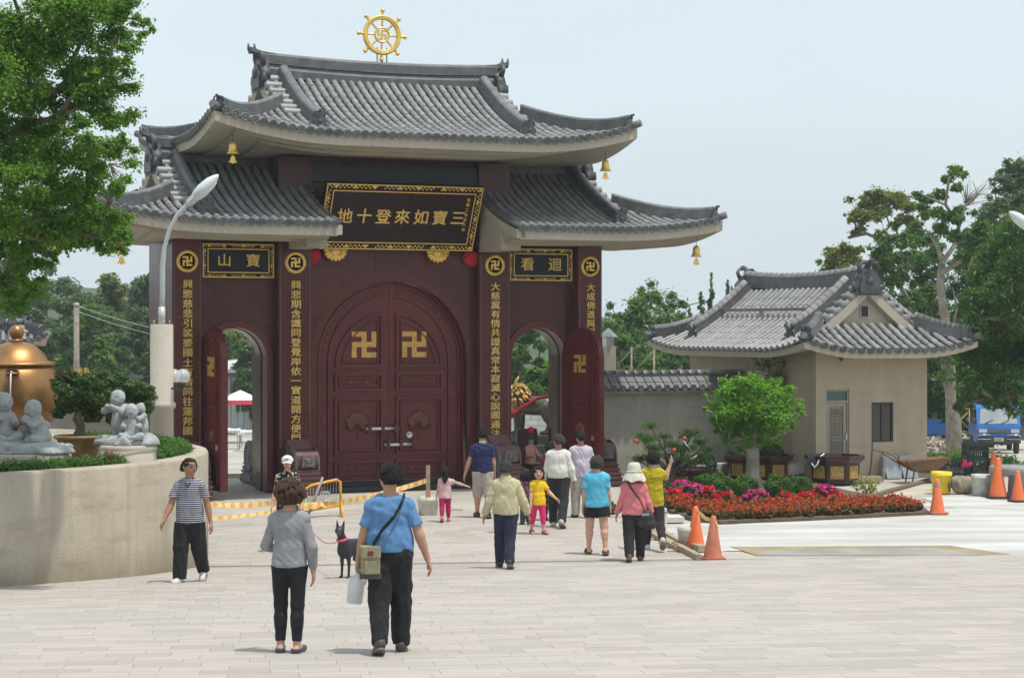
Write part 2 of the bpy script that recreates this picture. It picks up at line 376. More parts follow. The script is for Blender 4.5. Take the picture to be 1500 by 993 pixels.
class Roof:
    def __init__(s, thing_, loc, ua, ub, D, ez, c1, c2, L, G, hipa=True, hipb=True, rz=0., sp=.205, budget=300, Lu=3., Lv=2.4, soff=1., ridge=(.26, .5), wave=True, discs=True, fas=.19, mid=None, gab_window=False):
        s.__dict__.update(locals()); s.n_ind = 0
        s.um = (ua + ub) / 2 if mid is None else mid
        s.root = MB().obj('roof', M_pan, thing_); s.root.location = loc; s.root.rotation_euler = (0, 0, rz)
        s.build()
    def Z(s, d): d = max(d, -.3); return s.c1 * d + s.c2 * d * abs(d)
    def lift(s, u, v):
        t = 0.
        if s.hipb: t = max(t, (u - (s.ub - s.Lu)) / s.Lu)
        if s.hipa: t = max(t, ((s.ua + s.Lu) - u) / s.Lu)
        q = max(0, (abs(v) - (s.D - s.Lv)) / s.Lv)
        return s.L * max(0, min(t, 1.1)) ** 2.2 * min(q, 1.1) ** 1.8
    def z(s, u, v, side=None):
        zf = s.Z(s.D - abs(v)); zz = zf
        if s.hipb and u > s.ub - s.G: zz = min(zz, s.Z(s.ub - u))
        if s.hipa and u < s.ua + s.G: zz = min(zz, s.Z(u - s.ua))
        return s.ez + zz + s.lift(u, v)
    def P(s, u, v, o=0.):
        e = .03; p = Vector((u, v, s.z(u, v)))
        if not o: return p
        return p + s.N(u, v) * o
    def N(s, u, v):
        e = .02; return Vector((s.z(u - e, v) - s.z(u + e, v), s.z(u, v - e) - s.z(u, v + e), 2 * e)).normalized()
    def put(s, me, name, m, stuff, allow):
        if allow and s.n_ind < s.budget: inst(name, me, s.root, m); s.n_ind += 1
        else:
            b = stuff; b.M = m; b._a([v.co for v in me.vertices], [tuple(p.vertices) for p in me.polygons], True); b.M = None
    def row(s, pts, nrm, stuff, allow, step=.25):
        """barrel tiles up one row"""
        for i in range(len(pts) - 1):
            a, b = pts[i], pts[i + 1]; x = (b - a); L = x.length
            if L < .05: continue
            x.normalize(); y = nrm[i].cross(x).normalized(); zz = x.cross(y)
            m = frame(x * (L * 1.08), y, zz, a + zz * (.028 + random.uniform(-.004, .004)) + y * random.uniform(-.004, .004))
            s.put(ME_tile, 'roof_tile', m, stuff, allow)
    def build(s):
        D, ua, ub, G, sp = s.D, s.ua, s.ub, s.G, s.sp
        st = MB(); pan = MB(); dk = MB(); step = .25
        ga = ua + G if s.hipa else ua; gb = ub - G if s.hipb else ub
        # deck
        us = sorted(set([ua, ub, ga, gb, ga - .01, gb + .01] + [ua + (ub - ua) * i / 44 for i in range(45)])); us = [u for u in us if ua <= u <= ub]
        vs = [D * (i / 12 - 1) for i in range(25)]
        dn_ = Vector((0, 0, .03))
        mid_ = [u for u in us if ga <= u <= gb]
        dk.grid([[s.P(u, v, 0) - dn_ for u in mid_] for v in vs], True)
        for hip, ue, g_, sg in ((s.hipa, ua, ga, -1), (s.hipb, ub, gb, 1)):
            if not hip: continue
            uu = [ue - sg * (G - .002) * i / 8 for i in range(9)]; rows_ = [[s.P(u, v, 0) - dn_ for u in uu] for v in vs]
            for r_ in rows_: r_.append(r_[-1] + Vector((-sg * .14, 0, 0)) if abs(r_[-1].y) < D - G + .05 else r_[-1] + Vector((-sg * .001, 0, 0)))
            dk.grid(rows_, True, sg > 0)
        dk.obj('roof_deck', M_pan, s.root)
        # front / back rows
        nrow = int((ub - ua) / sp); off = ((ub - ua) - nrow * sp) / 2
        for sg in (-1, 1):
            for k in range(nrow + 1):
                u = ua + off + k * sp
                dm = D - .14
                if s.hipb and u > gb: dm = min(dm, ub - u - .08)
                if s.hipa and u < ga: dm = min(dm, u - ua - .08)
                if dm < .12: continue
                n = max(1, round(dm / step)); ds = [dm * i / n - .03 for i in range(n + 1)]
                pts = [s.P(u, sg * (D - d)) for d in ds]; nr = [s.N(u, sg * (D - d - .05)) for d in ds]
                s.row(pts, nr, st, sg < 0)
                if s.discs and sg < 0:
                    t = (pts[1] - pts[0]).normalized(); x = Vector((1, 0, 0)); y = t; zz = x.cross(y).normalized(); y = zz.cross(x)
                    inst('eave_tile', ME_disc, s.root, frame(x, y, zz, pts[0] + zz * .02 - y * .02))
                # pans between rows
                if k < nrow:
                    um = u + sp / 2
                    for i in range(n):
                        a0 = s.P(u + .03, sg * (D - ds[i]), .012); a1 = s.P(u + sp - .03, sg * (D - ds[i]), .012)
                        b0 = s.P(u + .03, sg * (D - ds[i + 1]), -.016); b1 = s.P(u + sp - .03, sg * (D - ds[i + 1]), -.016)
                        dn = Vector((0, 0, .03)); c = (a0 + a1) / 2 - Vector((0, 0, .014)); e = (b0 + b1) / 2 - Vector((0, 0, .014))
                        pan._a([a0, c, a1, b0, e, b1, a0 - dn, c - dn, a1 - dn], [(0, 1, 4, 3), (1, 2, 5, 4), (6, 7, 1, 0), (7, 8, 2, 1)] if sg < 0 else [(0, 3, 4, 1), (1, 4, 5, 2), (6, 0, 1, 7), (7, 1, 2, 8)])
        # side skirts
        for hip, ue, sg in ((s.hipa, ua, -1), (s.hipb, ub, 1)):
            if not hip: continue
            nr_ = int(2 * D / sp); o2 = (2 * D - nr_ * sp) / 2
            for k in range(nr_ + 1):
                v = -D + o2 + k * sp; em = min(G + .05, D - abs(v) - .08)
                if em < .12: continue
                n = max(1, round(em / step)); es = [em * i / n - .03 for i in range(n + 1)]
                f = lambda e, vv=v, o=0.: Vector((ue - sg * e, vv, s.ez + s.Z(e) + s.lift(ue - sg * e, vv) + o))
                pts = [f(e) for e in es]; nn = [Vector((sg * (s.c1 + 2 * s.c2 * max(e, 0)), 0, 1)).normalized() for e in es]
                s.row(pts, nn, st, sg < 0)
                if s.discs:
                    t = (pts[1] - pts[0]).normalized(); x = Vector((0, 1, 0)); zz = x.cross(t) * 1.; zz = zz if zz.z > 0 else -zz
                    inst('eave_tile', ME_disc, s.root, frame(zz.cross(t) * -1, t, zz, pts[0] + zz * .02 - t * .02))
                if k < nr_:
                    for i in range(n):
                        q = [f(es[i], v + .03, .012), f(es[i], v + sp / 2, -.002), f(es[i], v + sp - .03, .012), f(es[i + 1], v + .03, -.016), f(es[i + 1], v + sp / 2, -.03), f(es[i + 1], v + sp - .03, -.016)]
                        dn = Vector((0, 0, .03)); q += [q[0] - dn, q[1] - dn, q[2] - dn]
                        fs = [(0, 1, 4, 3), (1, 2, 5, 4), (6, 7, 1, 0), (7, 8, 2, 1)]
                        pan._a(q, fs if sg > 0 else [w[::-1] for w in fs])
        if st.v: st.obj('roof_tiles', M_tile, s.root, 'stuff')
        pan.obj('pan_tiles', M_pan, s.root, 'stuff')
        # main ridge
        rw, rh = s.ridge; e0 = ga - .02 if s.hipa else ua; e1 = gb + .02 if s.hipb else ub
        zr = s.ez + s.Z(D) - .12; half = (e1 - e0) / 2
        def rz_(u): return zr + (.16 * ((u - s.um) / max(abs(ub - s.um), abs(ua - s.um))) ** 2 * 1.6 if True else 0)
        path = [(e0 + (e1 - e0) * i / 20, 0, rz_(e0 + (e1 - e0) * i / 20)) for i in range(21)]
        if s.wave:
            MB().sweep(path, ridge_prof(rw * 1.25, rh * .36, 4)).obj('ridge', M_ridge, s.root)
            up = [(x, y, z + rh * .62) for x, y, z in path]
            MB().sweep(up, ridge_prof(rw, rh * .38, 4)).obj('ridge', M_ridge, s.root)
            b = MB(); b.sweep([(x, y, z + rh * .36) for x, y, z in path], [(rw * .3, 0), (rw * .3, rh * .27), (-rw * .3, rh * .27), (-rw * .3, 0)]); b.obj('ridge_core', M_orn, s.root)
            b = MB(); n = int((e1 - e0) / .11)
            for fy in (-1, 1):
                for ph in (0, 1):
                    b.tube([(e0 + .05 + (e1 - e0 - .1) * i / n, fy * rw * .34, rz_(e0 + (e1 - e0) * i / n) + rh * (.42 if (i + ph) % 2 else .57)) for i in range(n + 1)], .014, 4)
            b.obj('wave_lattice', M_tile, s.root)
        else:
            MB().sweep(path, ridge_prof(rw, rh, 6)).obj('ridge', M_ridge, s.root)
            n = int((e1 - e0) / .26)
            for i in range(n):
                u0 = e0 + (e1 - e0) * i / n; u1 = e0 + (e1 - e0) * (i + 1) / n
                inst('ridge_cap_tile', ME_cap, s.root, frame(Vector((u1 - u0, 0, rz_(u1) - rz_(u0))) * 1.06, Vector((0, rw / .3, 0)), Vector((0, 0, 1)), (u0, 0, rz_(u0) + rh - .01)))
        for hip, e, sg in ((s.hipa, e0, -1), (s.hipb, e1, 1)):
            if not hip: continue
            z0 = rz_(e)
            inst('ridge_end_tile', ME_rend, s.root, TR(e + sg * .03, 0, z0 - .3, PI / 2 * sg, s=1.35 if s.wave else 1.25))
            if s.wave:
                b = MB()      # upswept tip of the ridge
                b.sweep([(e - sg * .3, 0, z0 + rh - .02), (e + sg * .05, 0, z0 + rh + .02), (e + sg * .28, 0, z0 + rh + .1)], [(.12, -.03), (.1, .06), (-.1, .06), (-.12, -.03)])
                for dx in (.0, .14):
                    b.tube([(e + sg * (.05 + dx), 0, z0 + rh + .04), (e + sg * (.16 + dx), 0, z0 + rh + .12), (e + sg * (.17 + dx), 0, z0 + rh + .24)], [.05, .045, .02], 6)
                b.obj('ridge_horn', M_orn, s.root)
        # descending ridges, verge tiles, gable, hips
        for hip, sg, g in ((s.hipa, -1, ga), (s.hipb, 1, gb)):
            if not hip: continue
            for fv in (-1, 1):
                us_ = g - sg * .42; n = 12; d0, d1 = D - .12, .62
                pth = [s.P(us_, fv * (D - (d0 + (d1 - d0) * i / n))) for i in range(n + 1)]; nn = [s.N(us_, fv * (D - (d0 + (d1 - d0) * i / n) - .01)) for i in range(n + 1)]
                MB().sweep(pth, ridge_prof(.24, .3, 4), nn).obj('descending_ridge', M_ridge, s.root)
                if not s.wave:
                    for i in range(n):
                        x = pth[i + 1] - pth[i]; inst('ridge_cap_tile', ME_cap, s.root, frame(x * 1.06, nn[i].cross(x.normalized()) * .8, nn[i], pth[i] + nn[i] * .29))
                t = (pth[-1] - pth[-2]).normalized()
                inst('ridge_end_tile', ME_rend, s.root, frame(Vector((-fv, 0, 0)), Vector((0, -fv, 0)), Vector((0, 0, 1)), pth[-1] + Vector((0, fv * .06, -.02))) @ Matrix.Scale(.6, 4))
                # rolled verge tiles over the gable edge
                ne = 7
                for i in range(ne):
                    d = D - .25 - (D - G * .72 - .3) * i / (ne - 1) * .98; p = s.P(g - sg * .25, fv * (D - d))
                    b = MB(); b.lathe([(.0, -.01), (.06, -.01), (.07, 0), (.095, 0), (.1, .02), (.098, .5)], 10, axis='x')
                    if i == 0 and fv == -1: s._vm = None
                    me = getattr(Roof, '_vt', None)
                    if me is None: me = Roof._vt = b.mesh('verge_tile', M_tile)
                    inst('verge_tile', me, s.root, frame(Vector((-sg, 0, 0)), Vector((0, 1 * -sg, 0)), Vector((0, 0, 1)), p + Vector((sg * .33, 0, .06))))
                # hip ridge
                n = 10; g0 = G * .98
                f = lambda e: Vector((g + sg * (G - e), fv * (D - e), s.ez + s.Z(e) + s.lift(g + sg * (G - e), fv * (D - e)) + .02))
                pth = [f(g0 + (.16 - g0) * i / n) for i in range(n + 1)]
                MB().sweep(pth, ridge_prof(.22, .26, 4)).obj('hip_ridge', M_ridge, s.root)
                if not s.wave:
                    for i in range(n):
                        x = pth[i + 1] - pth[i]; y = Vector((0, 0, 1)).cross(x).normalized(); inst('ridge_cap_tile', ME_cap, s.root, frame(x * 1.06, y * .75, x.normalized().cross(y), pth[i] + Vector((0, 0, .25))))
                dr = Vector((sg, fv, 0)).normalized()
                inst('ridge_end_tile', ME_rend, s.root, frame(Vector((0, 0, 1)).cross(dr) * 1., -dr, Vector((0, 0, 1)), pth[-1] + dr * .05 + Vector((0, 0, -.02))) @ Matrix.Scale(.52, 4))
                b = MB(); tip = f(.05); b.tube([tip - dr * .25 + Vector((0, 0, .02)), tip + dr * .02 + Vector((0, 0, .05)), tip + dr * .16 + Vector((0, 0, .1))], [.08, .085, .085], 10); b.obj('corner_tile', M_ridge, s.root)
            # gable wall and barge boards
            zb = s.ez + s.Z(G) - .05; gi = g - sg * .12
            prof = [(v, s.ez + s.Z(D - abs(v)) - .06) for v in [(-(D - G) + 2 * (D - G) * i / 16) for i in range(17)]]
            b = MB(); b.prism([(-(D - G), zb - .1)] + prof + [((D - G), zb - .1)], min(gi, gi - sg * .1), max(gi, gi - sg * .1), 'x')
            gw = b.obj('gable_wall', M_beige, s.root)
            if s.gab_window:
                b = MB(); b.box(-.1, .1, -.02, .02, -.13, .13); b.obj('gable_vent', M_black, gw, mtx=TR(gi + sg * .012, 0, zb + .42, PI / 2))
                b = MB()
                for q in ((-.13, -.1, -.16, .16), (.1, .13, -.16, .16), (-.1, .1, .13, .16), (-.1, .1, -.16, -.13)): b.box(q[0], q[1], -.035, .02, q[2], q[3])
                b.obj('vent_frame', M_beige, gw, mtx=TR(gi + sg * .012, 0, zb + .42, PI / 2))
            bp = [Vector((g + sg * .0, v, zz)) for v, zz in prof]
            MB().sweep(bp, [(-.09, -.24), (.09, -.24), (.09, .02), (-.09, .02)]).obj('barge_board', M_beige, s.root)
        # fascia and stepped soffit
        loops = []; T = np.linspace(-1, 1, 33)
        prof = [(-.02, -.04), (.0, -.06), (.0, -.06 - s.fas), (.14, -.065 - s.fas), (.62, -.04 - s.fas), (.62, -.10 - s.fas), (1.4, -.07 - s.fas), (1.4, -.13 - s.fas), (2.4, -.10 - s.fas)]
        if s.soff < 1: prof = [(-.02, -.04), (0, -.06), (0, -.06 - s.fas), (.12, -.06 - s.fas), (s.soff, -.02 - s.fas * .8)]
        for ins, dz in prof:
            a = ua + ins if s.hipa else ua; b_ = ub - ins if s.hipb else ub; dd = D - ins; cur = []
            fall = max(0, 1 - ins / 2.6)
            ez = lambda u, v: Vector((u, v, s.ez + dz + fall * s.lift(ua + (ub - ua) * (u - a) / (b_ - a), v / dd * D)))
            cur += [ez(a + (b_ - a) * (t + 1) / 2, -dd) for t in T]
            cur += [ez(b_, dd * t) for t in T[1:]]
            cur += [ez(b_ + (a - b_) * (t + 1) / 2, dd) for t in T[1:]]
            cur += [ez(a, -dd * t) for t in T[1:]]
            loops.append(cur)
        b = MB(); b.grid(loops, False, True); b.obj('eaves', M_beige, s.root)
        for hip, ue, sg in ((s.hipa, ua, -1), (s.hipb, ub, 1)):
            if hip: continue
            vv = [(-D + 2 * D * i / 28) for i in range(29)]
            top = [(v, s.z(ue, v) - .03) for v in vv]; bot = [(v, s.z(ue, v) - .03 - .2) for v in vv[::-1]]
            b = MB(); x0, x1 = sorted((ue + sg * .1, ue - sg * .12)); b.prism(top + bot, x0, x1, 'x'); b.obj('verge_board', M_beige, s.root)
            b = MB(); x0, x1 = sorted((ue + sg * .06, ue - sg * .4)); b.prism([(-D + .9, s.ez - .46)] + [(v, s.z(ue, v) - .2) for v in vv if -D + .85 <= v <= -1.2] + [(-1.2, s.ez - .46)], x0, x1, 'x'); b.obj('verge_bracket', M_beige, s.root)
            MB().sweep([s.P(ue + sg * .02, v) + Vector((0, 0, .03)) for v in vv if v <= 0], [(.085 * math.cos(PI * j / 6), .085 * math.sin(PI * j / 6)) for j in range(7)]).obj('verge_row', M_ridge, s.root)
ME_cap = None
M_black = mat('black_void', (.012, .012, .012), .5)
def _cap():
    b = MB(); n = 6; ring = lambda x, r: [(x, r * math.cos(PI * j / n), r * .75 * math.sin(PI * j / n)) for j in range(n + 1)]
    b.grid([ring(0, .15), ring(.94, .145), ring(.94, .165), ring(1, .165)], True, True); b._a(ring(0, .15), [tuple(range(n + 1))]); b._a(ring(1, .165), [tuple(range(n + 1))[::-1]]); return b.mesh('ridge_cap_tile', M_tile)
ME_cap = _cap()
# ------------------------------------------------------------------ ground and paving
M_gravel = mat('pale_trodden_concrete', (.40, .375, .33), .85, 0, .22, .35, .5, 60, fine=.25)
M_stone = None
def paving_mat():
    t = NT('beige_granite_paving'); p = t.pos(); i = t.isl()
    base = t.mix(i, (.362, .324, .292), (.462, .417, .378)); base = t.mix(t.math('MULTIPLY', t.ramp(i, .6, 1.), .5), base, (.47, .385, .355))
    st = t.ramp(t.noise(t.mapv(p, (1.3, 9, 1)), 1.2, 4), .35, .7); base = t.mix(t.math('MULTIPLY', st, .38), base, (.30, .28, .255))
    big = t.ramp(t.noise(p, .28, 3), .35, .65); base = t.mix(t.math('MULTIPLY', t.ramp(t.noise(p, .9, 5, .7), .56, .72), .3), base, (.27, .245, .21)); base = t.mix(t.math('MULTIPLY', big, .25), base, (.46, .44, .405))
    sp = t.ramp(t.noise(p, 120, 2), .3, .7); base = t.mix(.22, base, t.mix(sp, (.55, .55, .55), (1.35, 1.35, 1.35)), 'MULTIPLY')
    t.bsdf(base, .72, 0, t.math('MULTIPLY', t.noise(p, 55, 3), .18), .02, .35); return t.m
M_stone = paving_mat()
g = MB(); vv = [-60, -20, 0, 10, 20, VD] + [45, 51, 60, 84, 130, VD + 300, 1600]; ss = [-1500, -200, -60, -20, 0, 20, 60, 200, 1500]
def pf(s, v, dz=0.): x, y = s * CT - v * ST, s * ST + v * CT; return Vector((x, y, gz(x, y) + dz))
g.grid([[pf(s, v, -.03) for s in ss] for v in vv], False)
M_ground = mat('earth_and_grass', (.13, .14, .07), .95, 0, .35, .25, .4, 30, fine=.2)
tag(g.obj('ground', M_ground), kind='structure')
pav = tag(MB().obj('plaza_paving', M_stone), kind='structure')
def in_poly(p, poly):
    c = False; j = len(poly) - 1
    for i in range(len(poly)):
        a, b = poly[i], poly[j]
        if (a[1] > p[1]) != (b[1] > p[1]) and p[0] < (b[0] - a[0]) * (p[1] - a[1]) / (b[1] - a[1]) + a[0]: c = not c
        j = i
    return c
_pp = [gp(*q) for q in ((230, 828), (250, 764), (480, 748), (560, 741), (640, 742), (700, 752), (780, 752), (880, 752), (955, 776), (1008, 812), (1012, 823))]
_pp = [(p.x, p.y) for p in _pp]
def tile_ok(s, v):
    if v < VD: return True
    q = pf(s, v); return in_poly((q.x, q.y), _pp)
TW, TD = .60, .30; tb = MB(); tiles = []
b = MB(); b.prism([(-TW / 2 + .0018, -TD / 2 + .0022), (TW / 2 - .0018, -TD / 2 + .0022), (TW / 2 - .0018, TD / 2 - .0022), (-TW / 2 + .0018, TD / 2 - .0022)], -.03, 0); ME_pav = b.mesh('paving_tile', M_stone)
v = 15.0; r = 0
while v < 46:
    if abs(v + TD / 2 - VD) > .17:
        lim = .2586 * (v + 1) * 1.03 + 3.6; off = (.31 * (r % 2)) + random.uniform(-.05, .05) + (.0 if r % 5 else .17)
        k0 = int((-lim + v * .12) / TW) - 2
        for k in range(k0, k0 + int(2 * lim / TW) + 6):
            s_ = k * TW + off
            q = pf(s_, v + TD / 2)
            if abs(q.x) > .2586 * q.y + 3.: continue
            if tile_ok(s_, v + TD / 2): tiles.append((q.y, s_, v + TD / 2))
    v += TD; r += 1
tiles.sort(); rows_dir = Vector((CT, ST, 0)); n_ind = 0
for Y, s_, v in tiles:
    c = pf(s_, v); e = .1; x = (pf(s_ + e, v) - pf(s_ - e, v)).normalized(); y = (pf(s_, v + e) - pf(s_, v - e)).normalized()
    if abs(v - VD) < .2: y = Vector((-ST, CT, 0))
    zz = x.cross(y); m = frame(x, y, zz, c + Vector((0, 0, random.uniform(-.0006, .0006))))
    if n_ind < 300 and abs(c.x) < .2586 * c.y + .25 and CZ - (c.z) < .1795 * c.y: inst('paving_tile', ME_pav, pav, m); n_ind += 1
    else:
        tb.M = m; tb._a([w.co for w in ME_pav.vertices], [tuple(p.vertices) for p in ME_pav.polygons]); tb.M = None
tb.obj('paving_tiles', M_stone, pav, 'stuff')
# slotted drain
M_steel = mat('weathered_steel', (.36, .37, .37), .45, .6, .2, 8)
M_dark = mat('dark_grey', (.05, .05, .05), .6)
dr = MB(); c0 = pf(-12, VD); 
for s_ in np.arange(-9, 11.6, .045):
    dr._a([pf(s_, VD - .1, -.004), pf(s_ + .034, VD - .1, -.004), pf(s_ + .034, VD + .1, -.004), pf(s_, VD + .1, -.004)], [(0, 1, 2, 3)])
for a_, b_ in ((-.165, -.095), (.095, .165)): dr._a([pf(-9, VD + a_, -.002), pf(11.6, VD + a_, -.002), pf(11.6, VD + b_, -.002), pf(-9, VD + b_, -.002)], [(0, 1, 2, 3)])
d_ = tag(dr.obj('drain_channel', M_steel), kind='structure')
b = MB(); b.grid([[Vector((x, y, gz(x, y) - .024)) for x in np.linspace(-34, 40, 30)] for y in [26, 29, 31, 33, 40, 48, 51, 54, 58, 64, 70, 78, 84, 92, 102]], False); tag(b.obj('concrete_yard', mat('trodden_yard_concrete', (.40, .375, .325), .9, 0, .25, .3, .4, 30, fine=.2)), kind='structure')
# fresh concrete apron on the right, older screed by the gate
def sheet(name, px, m, dz, grid=None, parent=None):
    b = MB(); pts = [gp(*q) for q in px]; b._a([(p.x, p.y, max(p.z, 0) * 0 + gz(p.x, p.y) + dz) for p in pts], [tuple(range(len(pts)))]); o = b.obj(name, m)
    me = o.data
    if me.polygons[0].normal.z < 0: me.flip_normals()
    return tag(o, kind='structure')
def concrete_mat():
    t = NT('fresh_pale_concrete'); p = t.pos(); a = t.ramp(t.noise(t.mapv(p, (.25, 1.1, 1)), .9, 5), .38, .62)
    c = t.mix(a, (.40, .395, .37), (.555, .555, .53)); c = t.mix(t.math('MULTIPLY', t.ramp(t.noise(p, 2.5, 4), .5, .75), .3), c, (.38, .35, .29))
    t.bsdf(c, .8, 0, t.math('MULTIPLY', t.noise(p, 30, 4), .15), .02, .3); return t.m
M_conc = concrete_mat()
sheet('concrete_apron', ((1062, 805), (1085, 762), (1180, 752), (1370, 735), (1350, 728), (1500, 718), (1620, 716), (1640, 812), (1480, 812)), M_conc, -.012)
sheet('concrete_path', ((955, 768), (1085, 762), (1062, 805), (1012, 817), (985, 795)), M_conc, -.016)
M_sand = mat('damp_sand_strip', (.31, .24, .145), .9, 0, .25, 1.2, .6, 50)
M_screed = mat('bare_grey_screed', (.28, .27, .245), .85, 0, .2, 1.2, .4, 40)
sheet('sand_strip', ((1070, 800), (1390, 798), (1482, 811), (1400, 812), (1110, 813)), M_sand, -.006)
sheet('mortar_bed', ((1105, 813), (1120, 806), (1250, 803), (1350, 801), (1440, 811), (1440, 813)), M_screed, -.002)
sheet('lodge_forecourt', ((1180, 735), (1290, 715), (1400, 690), (1640, 690), (1620, 717), (1370, 727), (1240, 745)), mat('worn_beige_concrete', (.45, .41, .33), .85, 0, .2, .6, .4, 40), -.02)

# ------------------------------------------------------------------ the gate
def granite_mat(name, c, rough):
    t = NT(name); p = t.pos(); f = t.ramp(t.noise(p, 140, 2), .3, .7)
    col = t.mix(f, tuple(x * .7 for x in c), tuple(x * 1.35 for x in c)); w = t.ramp(t.noise(p, .7, 4), .35, .7)
    col = t.mix(t.math('MULTIPLY', w, .3), col, tuple(x * 1.5 for x in c)); g_ = t.math('ADD', t.math('MULTIPLY', t.isl(), .3), .85)
    cg = t.add('CombineColor'); [t.t.links.new(g_, cg.inputs[i]) for i in range(3)]; col = t.mix(1., col, cg.outputs[0], 'MULTIPLY')
    t.bsdf(col, t.math('ADD', t.math('MULTIPLY', w, .2), rough), 0, spec=.26); return t.m
M_gran = granite_mat('polished_maroon_granite', (.082, .023, .020), .14)
M_gran2 = granite_mat('carved_maroon_granite', (.135, .062, .062), .42)
M_grey = mat('grey_carved_stone', (.15, .14, .14), .6, 0, .35, 14, 1.2, 35)
M_door = mat('maroon_door_paint', (.125, .019, .022), .34, 0, .22, 1.2, .05, 30, spec=.35)
M_doord = mat('maroon_door_shadow_paint', (.075, .017, .021), .42, 0, .15, 2)
M_gold = mat('gold_leaf', (.85, .57, .15), .38, .6, .18, 9, .2, 30)
M_goldp = mat('gold_paint', (.80, .55, .15), .45, .35, .15, 12)
M_brz = mat('antique_bronze_relief', (.18, .075, .03), .45, .3, .35, 16, .5, 40)
M_lacq = mat('black_lacquer', (.012, .007, .008), .25, 0, .2, 2, spec=.2)
M_dglass = mat('dark_polished_beam', (.022, .02, .024), .2, 0, .3, .8, spec=.22)
# characters, once each
TXT = {1: '興愍慈悲引裟婆國土有情同往蓮邦國', 2: '興悲期含識同登覺岸依一實道開方便門', 3: '大慈冀有情共證真常本寂滅心說圓通法', 4: '大成佛道與眾生共證無上菩提妙果門'}
SIGN = '地十登來如寶三'
GL = {}
def make_glyphs(chars):
    tmp = []
    for ch in sorted(set(chars)):
        cu = bpy.data.curves.new('t', 'FONT'); cu.body = ch; cu.size = 1; cu.extrude = .03; cu.offset = .005; cu.resolution_u = 2; cu.align_x = 'CENTER'
        o = bpy.data.objects.new('t', cu); COL.objects.link(o); tmp.append((ch, o))
    dg = bpy.context.evaluated_depsgraph_get(); dg.update()
    for ch, o in tmp:
        me = bpy.data.meshes.new_from_object(o.evaluated_get(dg)); me.name = 'inscribed_character'
        co = np.zeros(len(me.vertices) * 3, np.float32); me.vertices.foreach_get('co', co); co = co.reshape(-1, 3)
        if len(co):
            lo, hi = co.min(0), co.max(0); c = (lo + hi) / 2; c[2] = 0
            if ch not in '一十三二': pass
            co = co - c; me.vertices.foreach_set('co', co.ravel())
        GL[ch] = me
    for ch, o in tmp:
        cu = o.data; bpy.data.objects.remove(o); bpy.data.curves.remove(cu)
make_glyphs(''.join(TXT.values()) + SIGN + '山寶看迴佛曆二五五八年')
for me in GL.values(): me.materials.clear(); me.materials.append(M_goldp)
RX90 = Matrix.Rotation(PI / 2, 4, 'X')
def glyph(ch, parent, x, y, z, sx, sz, name='inscribed_character', base=None):
    m = Matrix.Translation((x, y, z)) @ RX90 @ Matrix.Diagonal((sx, sz, .8, 1)); return inst(name, GL[ch], parent, (base @ m) if base is not None else m)
def manji(s, t, mirror=False):
    """left-facing four-armed emblem, square of side s in x,z, thick t toward -y"""
    u = s / 5; b = MB(); q = [(-.5, .5, -2.5, 2.5), (-2.5, -.5, -.5, .5), (.5, 2.5, -.5, .5), (-2.5, -.5, 1.5, 2.5), (.5, 2.5, -2.5, -1.5), (1.5, 2.5, .5, 2.5), (-2.5, -1.5, -2.5, -.5)]
    for x0, x1, z0, z1 in q:
        if mirror: x0, x1 = -x1, -x0
        b.box(x0 * u, x1 * u, -t, 0, z0 * u, z1 * u)
    return b
gate = thing('temple_gate', 'large maroon granite temple gate with tiered grey tile roofs and arched double doors', 'gate', GO, A)
UC = .04
# columns
CW = {1: (-5.22, -4.55), 2: (-2.80, -2.02), 3: (2.07, 2.86), 4: (4.63, 5.26)}
for i, (x0, x1) in CW.items():
    top = 7.55 if i in (2, 3) else 5.75; col = MB(); col.box(x0 + .02, x1 - .02, .02, 1.75 if i == 4 else 2.2, 0, top); co_ = col.obj('column', M_gran, gate)
    nz = 9 if i in (2, 3) else 7
    for k in range(nz):
        b = MB(); z0, z1 = top * k / nz + .002, top * (k + 1) / nz - .002; b.box(x0, x1, -.002, .5, z0, z1); b.obj('granite_slab', M_gran, co_)
    for q in range(4):
        if i == 1:
            for k in range(nz):
                b = MB(); b.box(x0 - .002, x0 + .05, .503 + q * .42, .503 + q * .42 + .417, top * k / nz + .002, top * (k + 1) / nz - .002); b.obj('granite_slab', M_gran, co_)
    # raised edge fillets, emblem roundel and gilt inscription
    b = MB(); b.box(x0 + .03, x0 + .06, -.014, 0, 1.0, min(top, 5.6)); b.box(x1 - .06, x1 - .03, -.014, 0, 1.0, min(top, 5.6)); b.obj('edge_fillet', M_gran2, co_)
    xc = (x0 + x1) / 2
    b = MB(); b.lathe([(.175, -.03), (.18, -.045), (.235, -.045), (.245, -.03), (.25, -.002)], 40, axis='y'); ring = b.obj('emblem_ring', M_gold, co_, mtx=TR(xc, 0, 5.163))
    b = MB()
    for k in range(28): b.ball((.21 * math.cos(2 * PI * k / 28), -.047, .21 * math.sin(2 * PI * k / 28)), .016, 6, 4)
    b.v = [(x + xc, y, z + 5.163) for x, y, z in b.v]; b.obj('emblem_beading', M_goldp, co_)
    b = MB(); b.lathe([(0, -.015), (.178, -.015), (.18, -.002)], 32, axis='y'); b.obj('emblem_ground', M_lacq, co_, mtx=TR(xc, 0, 5.163))
    manji(.215, .022).obj('manji_emblem', M_goldp, co_, mtx=TR(xc, -.017, 5.163))
    t = TXT[i]; n = 17; z0, z1 = 4.66, 1.22
    for k, ch in enumerate(t):
        glyph(ch, co_, xc + .01, -.012, z0 + (z1 - z0) * k / (n - 1), .25 if i in (2, 3) else .235, .205)
